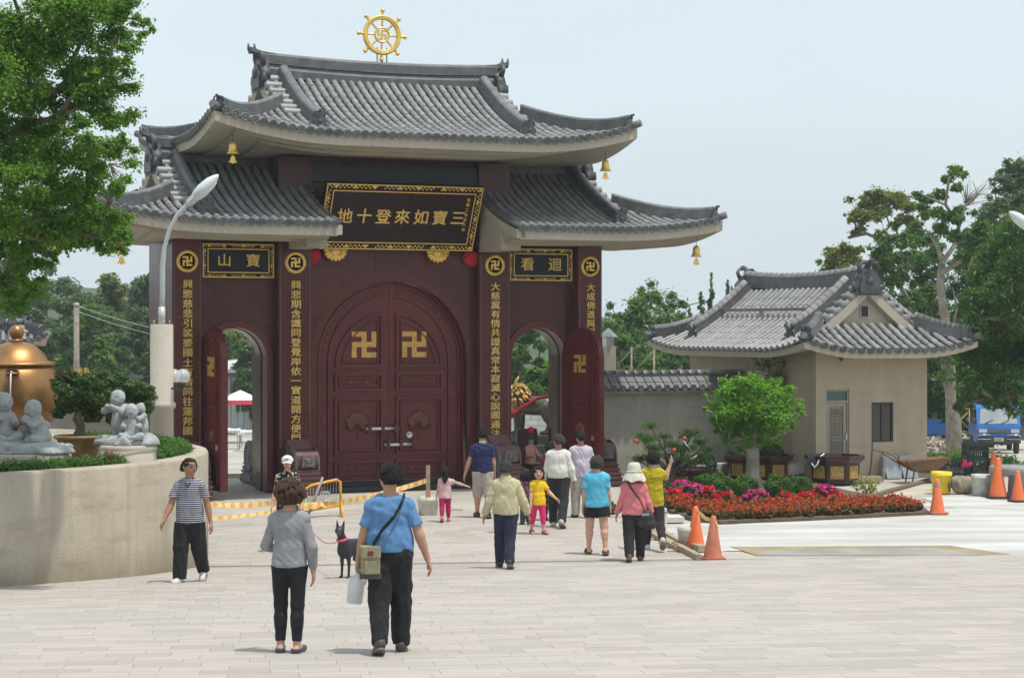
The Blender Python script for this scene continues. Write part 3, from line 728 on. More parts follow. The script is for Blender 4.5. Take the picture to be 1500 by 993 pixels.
# granite-faced walls with arches
def arch_fn(xc, hw, zs):
    def f(x):
        d = abs(x - xc); return -1 if d >= hw else zs + math.sqrt(max(hw * hw - d * d, 0))
    return f
def slab_wall(name, x0, x1, w0, w1, z0, z1, xs, zs_, fn, parent, m=M_gran):
    core = MB(); n = 40; xa = np.linspace(x0, x1, n + 1)
    edges = sorted(set(list(xa)))
    wl_ = None; core_o = None
    holes = MB()
    for a, b in zip(edges[:-1], edges[1:]):
        lo0, lo1 = max(z0, fn(a)), max(z0, fn(b))
        if lo0 >= z1 and lo1 >= z1: continue
        holes.prism([(a, lo0), (b, lo1), (b, z1), (a, z1)], w0 + .02, w1, 'y')
    core_o = holes.obj(name, m, parent)
    for i in range(len(xs) - 1):
        for j in range(len(zs_) - 1):
            a, b = xs[i] + .002, xs[i + 1] - .002; c, d = zs_[j] + .002, zs_[j + 1] - .002; nn = 14
            pts = [(a + (b - a) * k / nn, max(c, fn(a + (b - a) * k / nn))) for k in range(nn + 1)]
            # keep runs where the wall is solid
            run = [p for p in pts if p[1] < d - .005]
            if len(run) < 2: continue
            sb = MB(); sb.prism(run + [(run[-1][0], d), (run[0][0], d)], w0, w0 + .03, 'y'); sb.obj('granite_slab', m, core_o)
    return core_o
HW, ZS = 1.87, 2.93
fc = arch_fn(UC, HW, ZS)
slab_wall('arch_wall', -2.02, 2.07, .3, 1.3, 0, 7.6, [-2.02, -1.2, -.4, .44, 1.26, 2.07], [0, .8, 1.6, 2.4, 3.2, 3.95, 4.7, 5.1, 5.55, 6.3, 7.6], fc, gate)
# moulded architrave round the big arch
def arch_path(xc, hw, zs, n=28, z0=0.): return [(xc - hw, 0, z0), (xc - hw, 0, zs * .5)] + [(xc - hw * math.cos(PI * k / n), 0, zs + hw * math.sin(PI * k / n)) for k in range(n + 1)] + [(xc + hw, 0, zs * .5), (xc + hw, 0, z0)]
b = MB()
def arch_band(b, xc, hw0, hw1, zs, y0, y1, z0=0., n=32):
    a0, a1 = arch_path(xc, hw0, zs, n, z0), arch_path(xc, hw1, zs, n, z0)
    rows = [[(p[0], y1, p[2]) for p in a0], [(p[0], y0, p[2]) for p in a0], [(p[0], y0, p[2]) for p in a1], [(p[0], y1, p[2]) for p in a1]]
    b.grid(rows, False, True)
arch_band(b, UC, HW - .03, HW + .16, ZS, .285, .32); b.obj('arch_moulding', M_gran, gate)
# threshold
b = MB(); b.box(-2.0, 2.05, -.35, .5, 0, .1); b.box(-1.95, 2.0, .0, .5, .1, .17); b.obj('threshold', granite_mat('black_granite', (.03, .028, .032), .22), gate)
# upper beam
b = MB(); b.box(-2.02, 2.07, .1, .3, 7.0, 7.42); ub_ = b.obj('upper_beam', M_dglass, gate)
for k in range(4):
    b = MB(); b.box(-2.0 + 1.02 * k, -2.0 + 1.02 * k + 1.015, .09, .12, 7.01, 7.41); b.obj('granite_slab', M_dglass, ub_)
# side walls
for xc, x0, x1, sg in ((-3.70, -4.55, -2.80, -1), (3.74, 2.86, 4.63, 1)):
    f2 = arch_fn(xc, .78, 2.98)
    slab_wall('arch_wall', x0, x1, .36, 1.1, 0, 5.75, [x0, xc - .45, xc + .45, x1], [0, .9, 1.8, 2.7, 3.4, 4.1, 4.75, 5.75], f2, gate)
    b = MB(); arch_band(b, xc, .72, .86, 2.98, .3, .7); b.obj('arch_moulding', M_door, gate)
    b = MB(); arch_band(b, xc, .70, .80, 2.98, .72, 1.12); b.obj('arch_lining', M_gran, gate)
# ---- doors
def relief(b, pts, s, y):
    """small scroll and blossom carving strung along pts"""
    n = len(pts)
    for i, (x, z, a) in enumerate(pts):
        c, q = math.cos(a), math.sin(a)
        for k in range(3):
            ph = (k - 1) * s * .9; dz = s * .35 * (1 if (i + k) % 2 else -1)
            b.ball((x + c * ph - q * dz, y, z + q * ph + c * dz), s * .42, 6, 4, (1, .45, 1))
        if i % 3 == 1: b.ball((x, y, z), s * .8, 7, 4, (1, .5, 1))
def frame_bars(b, x0, x1, z0, z1, w, y0, y1):
    b.box(x0, x0 + w, y0, y1, z0, z1); b.box(x1 - w, x1, y0, y1, z0, z1); b.box(x0 + w, x1 - w, y0, y1 - .001, z0, z0 + w); b.box(x0 + w, x1 - w, y0, y1 - .001, z1 - w, z1)
def outline(f, x0, x1, z0, n=18): return [(x0, z0)] + [(x0 + (x1 - x0) * k / n, f(x0 + (x1 - x0) * k / n)) for k in range(n + 1)] + [(x1, z0)]
LOT = [(0, .17, .12), (.075, .15, .1), (-.075, .15, .1), (.14, .09, .09), (-.14, .09, .09), (.2, .02, .08), (-.2, .02, .08)]
def lotus_relief(s):
    b = MB()
    for x, z, r in LOT:
        a = math.atan2(x, z + .42); 
        b.M = Matrix.Translation((x * s * 2, 0, z * s * 2)) @ Matrix.Rotation(a, 4, 'Y'); b.ball((0, 0, 0), s, 8, 6, (.2, .1, .38))
    b.M = None
    b.tube([(0, 0, -.1 * s), (.05 * s, 0, -.4 * s), (-.05 * s, 0, -.75 * s)], [.05 * s, .035 * s, .02 * s], 6)
    for sg in (-1, 1): b.tube([(0, 0, -.15 * s), (sg * .4 * s, -.01, -.28 * s), (sg * .75 * s, 0, -.02 * s)], [.07 * s, .12 * s, .03 * s], 6, sq=.3)
    return b
DZ = .17; DH = 1.86
def big_leaf(sg):
    f = lambda x: ZS + math.sqrt(max(DH ** 2 - x * x, 0.0))
    b = MB(); x0, x1 = sorted((sg * .006, sg * (DH - .005))); b.prism(outline(f, x0, x1, DZ), .42, .52, 'y'); lf = b.obj('door_leaf', M_door, gate, mtx=Matrix.Translation((UC, .17, 0)))
    # carved border following the arch
    b = MB(); P1, P2 = DH - .36, DH - .15
    def half(hw, y): 
        q = [(sg * hw, y, DZ + .12), (sg * hw, y, ZS)] + [(sg * hw * math.cos(t), y, ZS + hw * math.sin(t)) for t in np.linspace(0, PI / 2 - .1, 16)]; return q
    for h0, h1, y in ((P1 - .035, P1, .365), (P2, P2 + .035, .365), (DH - .06, DH - .01, .36)):
        b.grid([half(h0, .43), half(h0, y), half(h1, y), half(h1, .43)], False, sg > 0)
    b.obj('border_moulding', M_door, lf)
    b = MB(); pm = (P1 + P2) / 2; pts = [(sg * pm, z, PI / 2) for z in np.arange(DZ + .25, ZS, .17)] + [(sg * pm * math.cos(t), ZS + pm * math.sin(t), t + PI / 2) for t in np.arange(.06, PI / 2 - .12, .115)]
    relief(b, pts, .055, .41); b.obj('border_carving', M_brz, lf, 'stuff')
    # panels
    xa, xb = .16, 1.34
    def panel(z0, z1, name='door_panel'):
        q = MB(); a, c = sorted((sg * xa, sg * xb)); frame_bars(q, a, c, z0, z1, .06, .35, .42); frame_bars(q, a + .11, c - .11, z0 + .1, z1 - .1, .03, .375, .42); return q.obj(name, M_door, lf)
    q = MB(); R1 = 1.36
    for r0, r1, y, ix in ((R1 - .06, R1, .35, .16), (R1 - .2, R1 - .17, .375, .28)):
        t0 = math.asin(min(1, ix / r1)); zc = 2.78
        tt = np.linspace(t0, PI / 2, 16); a0 = [(sg * r0 * math.sin(t) * .98, .42, zc + (r0) * math.cos(t) * .94) for t in tt]; a1 = [(sg * r1 * math.sin(t) * .98, .42, zc + r1 * math.cos(t) * .94) for t in tt]
        q.grid([a0, [(x, y, z) for x, _, z in a0], [(x, y, z) for x, _, z in a1], a1], False, sg < 0)
        a, c = sorted((sg * ix, sg * (r1 * .98))); o = 0 if ix < .2 else .1
        q.box(a, c, y, .42, zc + o, zc + o + (.07 if not o else .025)); a, c = sorted((sg * ix, sg * (ix + (.06 if not o else .025)))); q.box(a, c, y + .001, .42, zc + o, zc + math.cos(t0) * r1 * .94 - .02)
    q.obj('door_panel', M_door, lf)
    panel(2.24, 2.66); panel(.75, 2.09); panel(.2, .64)
    for zc, dy in ((2.45, 0), (.42, 0)):
        b = MB(); relief(b, [(sg * x, zc, 0) for x in np.arange(.42, 1.12, .13)], .055, .405); b.obj('panel_carving', M_brz, lf, 'stuff')
    b = lotus_relief(.46); b.obj('lotus_relief', mat('dark_lotus_relief', (.115, .032, .024), .42, .1, .3, 12, .3, 40), lf, mtx=Matrix.Translation((sg * (.78 if sg < 0 else .74), .41, 1.45)))
    manji(.6, .035).obj('manji_emblem', mat('weathered_gilt_emblem', (.60, .34, .09), .5, .25, .25, 8), lf, mtx=Matrix.Translation((sg * .62, .418, 3.31)))
    return lf
ll = big_leaf(-1); lr = big_leaf(1)
M_chr = mat('brushed_steel', (.62, .62, .60), .35, .8, .15, 10)
for z, x0, x1, lf in ((1.36, -.60, .22, ll), (.98, -.15, .66, lr)):
    b = MB(); b.tube([(x0, .33, z), (x1, .33, z)], .05, 10); bl = b.obj('sliding_bolt', M_chr, lf)
    for x in np.linspace(x0 + .08, x1 - .08, 3): b = MB(); b.box(x - .04, x + .04, .27, .42, z - .085, z + .085); b.obj('bolt_bracket', M_door, lf)
b = MB(); b.lathe([(0, -.02), (.04, -.02), (.045, -.035), (.075, -.035), (.08, 0)], 16, (.5, .41, 1.2), 'y'); b.obj('lock_roundel', M_chr, lr)
# small open leaves
def small_leaf(hinge, ang, label):
    f = lambda x: 2.98 + math.sqrt(max(.72 ** 2 - (x - .72) ** 2, 0))
    b = MB(); b.prism(outline(f, .004, 1.436, .16, 24), -.07, .07, 'y'); lf = b.obj('door_leaf', M_door, gate, mtx=TR(hinge[0], hinge[1], 0, ang)); lf['label'] = label
    for sy in (-1, 1):
        b = MB(); y = sy * .072
        for hw, w, z0 in ((.69, .03, .2), (.56, .03, .3), (.4, .04, 2.3)):
            a0 = arch_path(.72, hw - w, 2.98, 16, z0); a1 = arch_path(.72, hw, 2.98, 16, z0)
            b.grid([[(p[0], y - sy * .01, p[2]) for p in a0], [(p[0], y + sy * .02, p[2]) for p in a0], [(p[0], y + sy * .02, p[2]) for p in a1], [(p[0], y - sy * .01, p[2]) for p in a1]], False, sy < 0)
        for z0, z1 in ((2.3, 2.33), (1.8, 2.15), (.9, 1.65), (.3, .72)):
            if z1 - z0 > .1: frame_bars(b, .3, 1.14, z0, z1, .04, min(y, y + sy * .02), max(y, y + sy * .02))
            else: b.box(.3, 1.14, min(y, y + sy * .02), max(y, y + sy * .02), z0, z1)
        b.obj('door_panel', M_door, lf)
        b = MB(); pm = .62; relief(b, [(.72 + s_ * pm, z, PI / 2) for s_ in (-1, 1) for z in np.arange(.4, 2.95, .16)] + [(.72 + pm * math.cos(t), 2.98 + pm * math.sin(t), 0) for t in np.arange(.2, 3, .24)], .03, y)
        relief(b, [(x, 1.97, 0) for x in (.5, .62, .74, .86, .98)], .035, y); b.obj('border_carving', M_brz, lf, 'stuff')
        m = manji(.42, .025, sy > 0).obj('manji_emblem', M_gold, lf, mtx=Matrix.Translation((.72, y if sy < 0 else y + .025, 2.85)))
        lotus_relief(.26).obj('lotus_relief', M_brz, lf, mtx=Matrix.Translation((.72, y, 1.28)))
    b = MB(); b.box(1.2, 1.26, -.13, .13, 1.05, 1.17); b.obj('door_lock', M_chr, lf)
small_leaf((-4.43, .22), -R(88), 'open arched side leaf folded outward seen edge-on')
small_leaf((4.36, .22), -R(77), 'open arched side leaf turned to show its gilt emblem')
# ---- roofs
WC = 1.08
Roof(gate, (UC, WC, 0), -4.95, 4.95, 3.48, 7.86, .22, .07, .42, 2.05, budget=240)
Roof(gate, (0, WC, 0), 2.08, 7.22, 3.48, 5.92, .2, .07, .30, 1.95, hipa=False, budget=30, mid=2.03)
Roof(gate, (0, WC, 0), -7.3, -2.2, 3.48, 5.92, .2, .07, .30, 1.95, hipb=False, budget=30, mid=-1.98)
for x0, x1 in ((-2.84, -1.98), (2.03, 2.9)):
    b = MB(); b.tube([(x0 + (x1 - x0) * k / 8, -.05, 6.72 + (.05 if k % 2 else -.05)) for k in range(9)], .028, 6); b.tube([(x0, -.03, 6.79), (x1, -.03, 6.79)], .03, 6); b.obj('wave_flashing', M_tile, gate)
# ---- sign boards, bosses, rosettes, bells, wheel
def board(name, label, w, h, text, cols, loc, tilt, bw, gs, parent_rot=A, small=None, glh=.9, gz_=0):
    t = thing(name, label, 'sign', loc, parent_rot); B = Matrix.Rotation(tilt, 4, 'X')
    b = MB(); b.box(-w / 2, w / 2, -.05, .06, 0, h); b.obj('panel', mat('dark_maroon_board', (.024, .009, .010), .3, 0, .2, 1.5, spec=.2) if small else M_lacq, t, mtx=B)
    b = MB(); e = .03
    frame_bars(b, -w / 2 + .012, w / 2 - .012, .012, h - .012, .022, -.075, -.05); frame_bars(b, -w / 2 + bw, w / 2 - bw, bw, h - bw, .02, -.075, -.05); b.obj('gilt_fillet', M_goldp, t, mtx=B)
    b = MB(); sc = bw * .34
    nx = int(w / (sc * 2.6)); 
    for zc in (bw / 2, h - bw / 2): relief(b, [(-w / 2 + w * (i + .5) / nx, zc, 0) for i in range(nx) if (i + 1) % (nx // 3 + 1)], sc, -.055)
    nz = int((h - 2 * bw) / (sc * 2.4))
    for xc in (-w / 2 + bw / 2, w / 2 - bw / 2): relief(b, [(xc, bw + (h - 2 * bw) * (i + .5) / nz, PI / 2) for i in range(nz)], sc, -.055)
    b.obj('carved_border', M_gold, t, 'stuff', mtx=B)
    n = len(text)
    for i, ch in enumerate(text): glyph(ch, t, cols[0] + (cols[1] - cols[0]) * i / max(1, n - 1), -.06, h * .52 + gz_ * (i - (n - 1) / 2), gs, gs * glh, base=B)
    if small:
        for i, ch in enumerate(small): glyph(ch, t, w / 2 - bw - .16, -.055, h * .8 - .125 * i, .09, .09, base=B)
    return t
board('name_board', 'large tilted name board with seven gilt characters above the double doors', 3.78, 1.62, SIGN, (-1.36, 1.38), G(-.05, -.08, 5.5), R(27), .17, .38, small='佛曆二五五八年', glh=1.)
board('name_board', 'small black board with two gilt characters over the left archway', 1.66, .78, '山寶', (-.33, .33), G(-3.67, .24, 4.8), 0, .12, .34)
board('name_board', 'small black board with two gilt characters over the right archway', 1.66, .78, '看迴', (-.36, .36), G(3.74, .24, 4.8), 0, .12, .36)
M_red = mat('red_silk', (.52, .005, .018), .7, 0, .25, 30, .8, 60)
for u, lab in ((-1.93, 'red silk rosette left of the large name board'), (1.93, 'red silk rosette right of the large name board')):
    t = thing('silk_rosette', lab, 'rosette', G(u, .2, 5.33), A)
    b = MB(); b.ball((0, 0, 0), .185, 12, 8, (1, .5, 1)); b.obj('core', M_red, t)
    b = MB()
    for k in range(70):
        a, c = random.uniform(0, 2 * PI), random.uniform(.02, .185); x, z = c * math.cos(a), c * math.sin(a); y = -.09 * math.sqrt(max(0, 1 - (c / .195) ** 2))
        b.ball((x, y, z), .034, 6, 4, (1, .7, 1))
    b.obj('petals', M_red, t)
for u, lab in ((-1.42, 'gilt lotus boss under the left end of the name board'), (1.08, 'gilt lotus boss under the right end of the name board')):
    t = thing('lotus_boss', lab, 'ornament', G(u, .16, 5.37), A)
    b = MB(); b.lathe([(0, -.1), (.1, -.1), (.13, -.06), (.13, 0), (.1, .12)], 14, (0, 0, .08), 'y'); b.obj('seat', M_gold, t)
    b = MB()
    for k in range(9):
        a = PI + PI * k / 8; b.M = Matrix.Translation((.2 * math.cos(a), -.05, .09 + .17 * math.sin(a))) @ Matrix.Rotation(-a - PI / 2, 4, 'Y'); b.ball((0, 0, 0), .09, 8, 6, (.75, .5, 1))
    b.M = None; b.obj('petals', M_gold, t)
def bell(label, loc, s=1.):
    t = thing('wind_bell', label, 'bell', loc, A, 'gilt wind bells under the eave corners')
    b = MB(); b.lathe([(.02, .0), (.05, -.01), (.09, -.05), (.1, -.1), (.105, -.2), (.13, -.27), (.165, -.3), (.15, -.31), (.1, -.26)], 18); b.v = [(x * s, y * s, z * s) for x, y, z in b.v]; b.obj('bell', M_gold, t)
    b = MB(); b.tube([(0, 0, .22), (0, 0, 0)], .008, 5); b.lathe([(.0, .02), (.03, .0), (.03, -.03)], 8); b.v = [(x * s, y * s, z * s) for x, y, z in b.v]; b.obj('hanger', M_dark, t)
    b = MB(); b.tube([(0, 0, -.2), (0, 0, -.36)], .007, 5); b.prism([(0, -.34), (.05, -.38), (.07, -.47), (.12, -.53), (.05, -.52), (0, -.56), (-.05, -.52), (-.12, -.53), (-.07, -.47), (-.05, -.38)], -.008, .008, 'y'); b.v = [(x * s, y * s, z * s) for x, y, z in b.v]; b.obj('clapper_plate', M_gold, t)
def bell_at(label, px, py, uw):
    p = G(*uw); p.z = CZ - (py - PY) / F * p.y; bell(label, p, .84)
def uw_at(px, w):
    k = (px - PX) / F; u = (k * (GO.y + w * CA) - GO.x + w * SA) / (CA - k * SA); return u, w
bell_at('gilt wind bell under the upper left front eave corner', 341, 208, uw_at(341, -1.9))
bell_at('gilt wind bell under the upper right front eave corner', 887, 234, uw_at(887, -1.9))
bell_at('gilt wind bell under the lower right front eave corner', 1020, 360, uw_at(1020, -1.9))
bell_at('gilt wind bell half behind leaves under the lower left eave', 178, 355, uw_at(178, -1.9))
bell_at('gilt wind bell by leaves at the far left eave corner', 82, 356, uw_at(82, 4.0))
# dharma wheel
wz = CZ - (52 - PY) / F * G(.1, WC).y
wu = uw_at(559.5, WC)[0]
wh = thing('wheel_finial', 'gilded eight-spoked dharma wheel on the ridge of the gate roof', 'finial', G(wu, WC, wz), A)
b = MB(); b.lathe([(.36, 0), (.37, -.05), (.39, -.06), (.405, -.045), (.42, -.065), (.45, -.065), (.465, -.045), (.475, 0), (.465, .045), (.45, .065), (.42, .065), (.405, .045), (.39, .06), (.37, .05), (.36, 0)], 48, axis='y'); b.obj('rim', M_gold, wh)
b = MB(); b.lathe([(.15, 0), (.155, -.035), (.185, -.035), (.19, 0), (.185, .035), (.155, .035), (.15, 0)], 32, axis='y'); b.obj('hub_ring', M_gold, wh)
manji(.23, .04, True).obj('manji_emblem', M_gold, wh, mtx=Matrix.Translation((0, .02, 0)))
b = MB(); 
b.lathe([(.02, .18), (.02, .2), (.035, .22), (.02, .25), (.028, .3), (.02, .34), (.03, .37)], 10); b.lathe([(.03, .46), (.035, .5), (.03, .53), (.05, .56), (.055, .585), (.04, .61), (0, .62)], 12); me = b.mesh('spoke', M_gold)
for k in range(8): inst('spoke', me, wh, Matrix.Rotation(PI / 4 * k + .03, 4, 'Y'))
b = MB()
for x in (-.12, .12): b.tube([(x, 0, -.95), (x, 0, -.3)], .014, 6); b.box(x - .03, x + .03, -.03, .03, -.78, -.68)
b.tube([(0, 0, -.9), (0, 0, -.6)], .025, 8); b.obj('stay_rod', M_dark, wh)
# drum stones at the column feet
def drum_stone(label, loc, rz=A, s=1.):
    t = thing('drum_stone', label, 'stone', loc, rz, 'carved drum stones at the column feet')
    prof = [(.0, 0), (-1.28, 0), (-1.28, .1), (-1.2, .1), (-1.2, .2), (-1.12, .2), (-1.12, .3), (-1.03, .3), (-1.03, .4), (-.95, .4), (-.95, .5), (-.9, .5), (-.9, .56)]
    for k in range(7):
        a = -PI / 2 + .75 + (PI / 2 + .2) * k / 6; prof.append((-.48 - .38 * math.cos(a - .25), .66 + .36 * math.sin(a)))
    prof += [(-.34, 1.0), (-.3, 1.06), (-.22, 1.06), (-.2, 1.12), (-.12, 1.12), (-.1, 1.19), (0, 1.19)]
    b = MB(); b.prism(prof, -.25, .25, 'x'); body = b.obj('body', M_gran2, t)
    b = MB()
    for sg in (-1, 1):
        b.lathe([(0, sg * .285), (.1, sg * .29), (.12, sg * .275), (.27, sg * .275), (.3, sg * .29), (.36, sg * .285), (.38, sg * .24)], 28, (0, -.5, .66), 'x')
    b.obj('drum', M_grey, t)
    b = MB()
    for sg in (-1, 1):
        x0, x1 = sorted((sg * .25, sg * .275))
        b.prism([(-.3, .08), (-1.05, .08), (-1.0, .3), (-.92, .4), (-.82, .42), (-.7, .25), (-.3, .2)], x0, x1, 'x'); b.prism([(-.02, .75), (-.12, .75), (-.2, .95), (-.12, 1.08), (-.02, 1.1)], x0, x1, 'x')
    b.obj('side_relief', M_grey, t)
    b = MB(); b.box(-.15, .15, -.93, -.8, .62, .86, .02); b.ball((0, -.93, .74), .08, 10, 6, (1, .6, 1)); b.ball((-.06, -.95, .79), .03, 6, 4); b.ball((.06, -.95, .79), .03, 6, 4); b.tube([(-.09, -.93, .7), (-.05, -.97, .66), (.05, -.97, .66), (.09, -.93, .7)], .018, 6); b.obj('beast_mask', M_grey, t)
    b = MB()
    for z0, y0 in ((.0, -1.28), (.1, -1.2), (.2, -1.12), (.3, -1.03), (.4, -.95)): b.box(-.27, .27, y0 - .02, y0 + .05, z0 + .055, z0 + .097)
    b.obj('step_nosing', M_gran2, t)
    return t
for (x0, x1), lab in zip(CW.values(), ('carved drum stone at the foot of the outer left column', 'carved drum stone beside the woman in the white cap', 'carved drum stone behind the man in the navy shirt', 'carved drum stone beside the open right leaf by the concrete wall')):
    drum_stone(lab, G((x0 + x1) / 2 + .02, -.01, 0))
for u, lab in ((-2.45, 'rear drum stone seen through the left archway'), (2.46, 'rear drum stone seen through the right archway left of the lion'), (4.3, 'rear drum stone seen through the right archway below the lion')):
    drum_stone(lab, G(u, 2.22, 0), A + PI)
def ORD(n): return str(n) + ('th' if 10 < n % 100 < 14 else {1: 'st', 2: 'nd', 3: 'rd'}.get(n % 10, 'th'))
# ------------------------------------------------------------------ plants
def leaf_mesh(name, clumps, n_per, size, m, seed=1, up=.45, flat=.55, shell=.45, droop=0., asp=.5, extra=None):
    """small folded leaves spread through clumps (centre, radius[, squash])"""
    r = np.random.default_rng(seed); Cs = []; N = []
    for c in clumps:
        cx, cy, cz, rad = c[:4]; sq = c[4] if len(c) > 4 else .75; n = max(3, int(n_per * (rad / np.mean([q[3] for q in clumps])) ** 2))
        d = r.normal(size=(n, 3)); d /= np.linalg.norm(d, axis=1)[:, None]
        rr = rad * (shell + (1 - shell) * r.random(n) ** .6) * (1 + .22 * np.sin(d[:, 0] * 4 + seed) * np.sin(d[:, 2] * 5 + d[:, 1] * 3))
        if shell <= .2: rr = rad * (.2 + .62 * np.abs(r.normal(size=n)))
        p = d * rr[:, None]; p[:, 2] *= sq; Cs.append(p + (cx, cy, cz)); N.append(d)
    C = np.concatenate(Cs); D = np.concatenate(N); n = len(C)
    nr = D * flat + r.normal(size=(n, 3)) * .55; nr[:, 2] += up; nr /= np.linalg.norm(nr, axis=1)[:, None]
    t = np.cross(nr, r.normal(size=(n, 3))); t[:, 2] -= droop; t /= np.linalg.norm(t, axis=1)[:, None] + 1e-9
    b = np.cross(nr, t); b /= np.linalg.norm(b, axis=1)[:, None] + 1e-9
    s = size * (.6 + .8 * r.random(n))[:, None]
    V = np.stack([C - t * s * .5, C + b * s * asp * .5 + nr * s * .08, C + t * s * .5, C - b * s * asp * .5 + nr * s * .08], 1).reshape(-1, 3)
    i = np.arange(n) * 4; Fq = np.stack([np.stack([i, i + 1, i + 2], 1), np.stack([i, i + 2, i + 3], 1)], 1).reshape(-1, 3)
    return np_mesh(name, V, Fq, m, False)
M_bark = mat('grey_brown_bark', (.16, .125, .09), .9, 0, .35, 7, .9, 30)
M_barkp = mat('pale_bark', (.26, .23, .19), .9, 0, .35, 5, .9, 25)
def branch_mesh(b, trunk, clumps, r0, seed=0, wig=.06, n=6, tip=.012, back=True):
    """grow limbs from trunk points to every clump centre, thickness by how much each carries"""
    rr = random.Random(seed); nodes = [Vector(p) for p in trunk]; par = [i - 1 for i in range(len(nodes))]; T0 = len(nodes)
    todo = [Vector(c[:3]) for c in clumps]; ctr = nodes[-1]; todo.sort(key=lambda p: (p - ctr).length)
    for p in todo:
        best, bi = 1e9, 0
        for i, q in enumerate(nodes):
            if i < T0 * .4: continue
            d = (p - q).length + .25 * (q - ctr).length
            if q.z > p.z + .15: d += (q.z - p.z) * 1.2
            if d < best: best, bi = d, i
        q = nodes[bi]
        if (p - q).length > .5:
            m = q.lerp(p, .5) + Vector((rr.uniform(-1, 1), rr.uniform(-1, 1), rr.uniform(-.2, 1))) * wig * (p - q).length; nodes.append(m); par.append(bi); bi = len(nodes) - 1
        nodes.append(p); par.append(bi)
    w = [0.] * len(nodes)
    for i in range(len(nodes) - 1, -1, -1):
        w[i] = max(w[i], 0) + (1 if i >= T0 else 0)
        if par[i] >= 0: w[par[i]] += w[i]
    tot = max(w); rad = [max(tip, r0 * (x / tot) ** .48) for x in w]
    kids = {}
    for i, p in enumerate(par): kids.setdefault(p, []).append(i)
    done = set()
    for i in range(len(nodes)):
        if i in done: continue
        ch = [i]; j = i
        while j in kids:
            c = [k for k in kids[j] if k not in done]
            if not c: break
            j = max(c, key=lambda k: w[k]); ch.append(j); done.add(j)
        pts = ([nodes[par[i]]] if par[i] >= 0 else []) + [nodes[k] for k in ch]; rs = ([min(rad[par[i]], rad[i] * 1.3)] if par[i] >= 0 else []) + [rad[k] for k in ch]
        if len(pts) > 1: b.tube(pts, rs, n, False)
    return b
def crown_clumps(rx, ry, rz_, n, cr, seed, zc, hollow=.35, lump=.25):
    r = random.Random(seed); o = []
    while len(o) < n:
        d = Vector((r.gauss(0, 1), r.gauss(0, 1), r.gauss(0, 1))).normalized(); q = hollow + (1 - hollow) * r.random() ** .5
        k = 1 + lump * math.sin(d.x * 5 + seed) * math.cos(d.z * 4 + seed * 2)
        o.append((d.x * rx * q * k, d.y * ry * q * k, zc + d.z * rz_ * q * k, cr * r.uniform(.65, 1.3)))
    return o
def tree(name, label, loc, h, rx, rz_, n, cr, npl, ls, lm, tm=None, seed=1, tr=.16, group=None, hollow=.35, lean=0., ry=None, asp=.5, shell=.45, zc=None, clumps=None, cat='tree', trunk_to=None, droop=0., rz=0., up=.75):
    t = thing(name, label, cat, loc, rz, group); zc = h - rz_ if zc is None else zc
    cl = clumps or crown_clumps(rx, ry or rx, rz_, n, cr, seed, zc, hollow)
    top = trunk_to or zc + rz_ * .1
    tk = [(lean * top * (i / 5) ** 1.5 + .03 * math.sin(i * 2 + seed), .03 * math.cos(i * 1.7 + seed), top * i / 5) for i in range(6)]
    b = MB(); branch_mesh(b, tk, cl, tr, seed); b.obj('trunk', tm or M_bark, t)
    inst('crown', leaf_mesh('crown', cl, npl, ls, lm, seed, asp=asp, shell=shell, droop=droop, up=up), t); return t
L_near = leafmat('bright_camphor_leaf', (.085, .18, .02), (.19, .34, .05), (.06, .14, .016), .42)
L_dark = leafmat('dark_evergreen_leaf', (.035, .085, .02), (.085, .17, .04), (.028, .07, .017), .35)
L_mid = leafmat('mid_green_leaf', (.065, .14, .03), (.14, .24, .06), (.05, .11, .025), .4)
L_hill = leafmat('hill_forest_leaf', (.07, .13, .045), (.13, .20, .075), (.055, .10, .04), .4)
L_yel = leafmat('olive_yellow_leaf', (.13, .165, .04), (.25, .25, .07), (.10, .14, .035), .4)
L_lime = leafmat('lime_maple_leaf', (.14, .31, .03), (.28, .48, .07), (.09, .22, .02), .45)
L_edge = leafmat('glossy_drooping_leaf', (.045, .11, .022), (.115, .21, .05), (.035, .085, .018), .4)
L_box = leafmat('boxwood_leaf', (.05, .13, .018), (.11, .23, .035), (.04, .10, .015), .35)
L_bush = leafmat('camellia_leaf', (.035, .085, .02), (.10, .18, .04), (.07, .06, .022), .3)
L_pine = leafmat('pine_needle', (.045, .12, .02), (.10, .21, .035), (.03, .08, .015), .25)
L_grass = leafmat('weed_leaf', (.08, .17, .03), (.18, .28, .06), None, .35)
L_bam = leafmat('bamboo_leaf', (.05, .12, .04), (.10, .18, .06), None, .3)

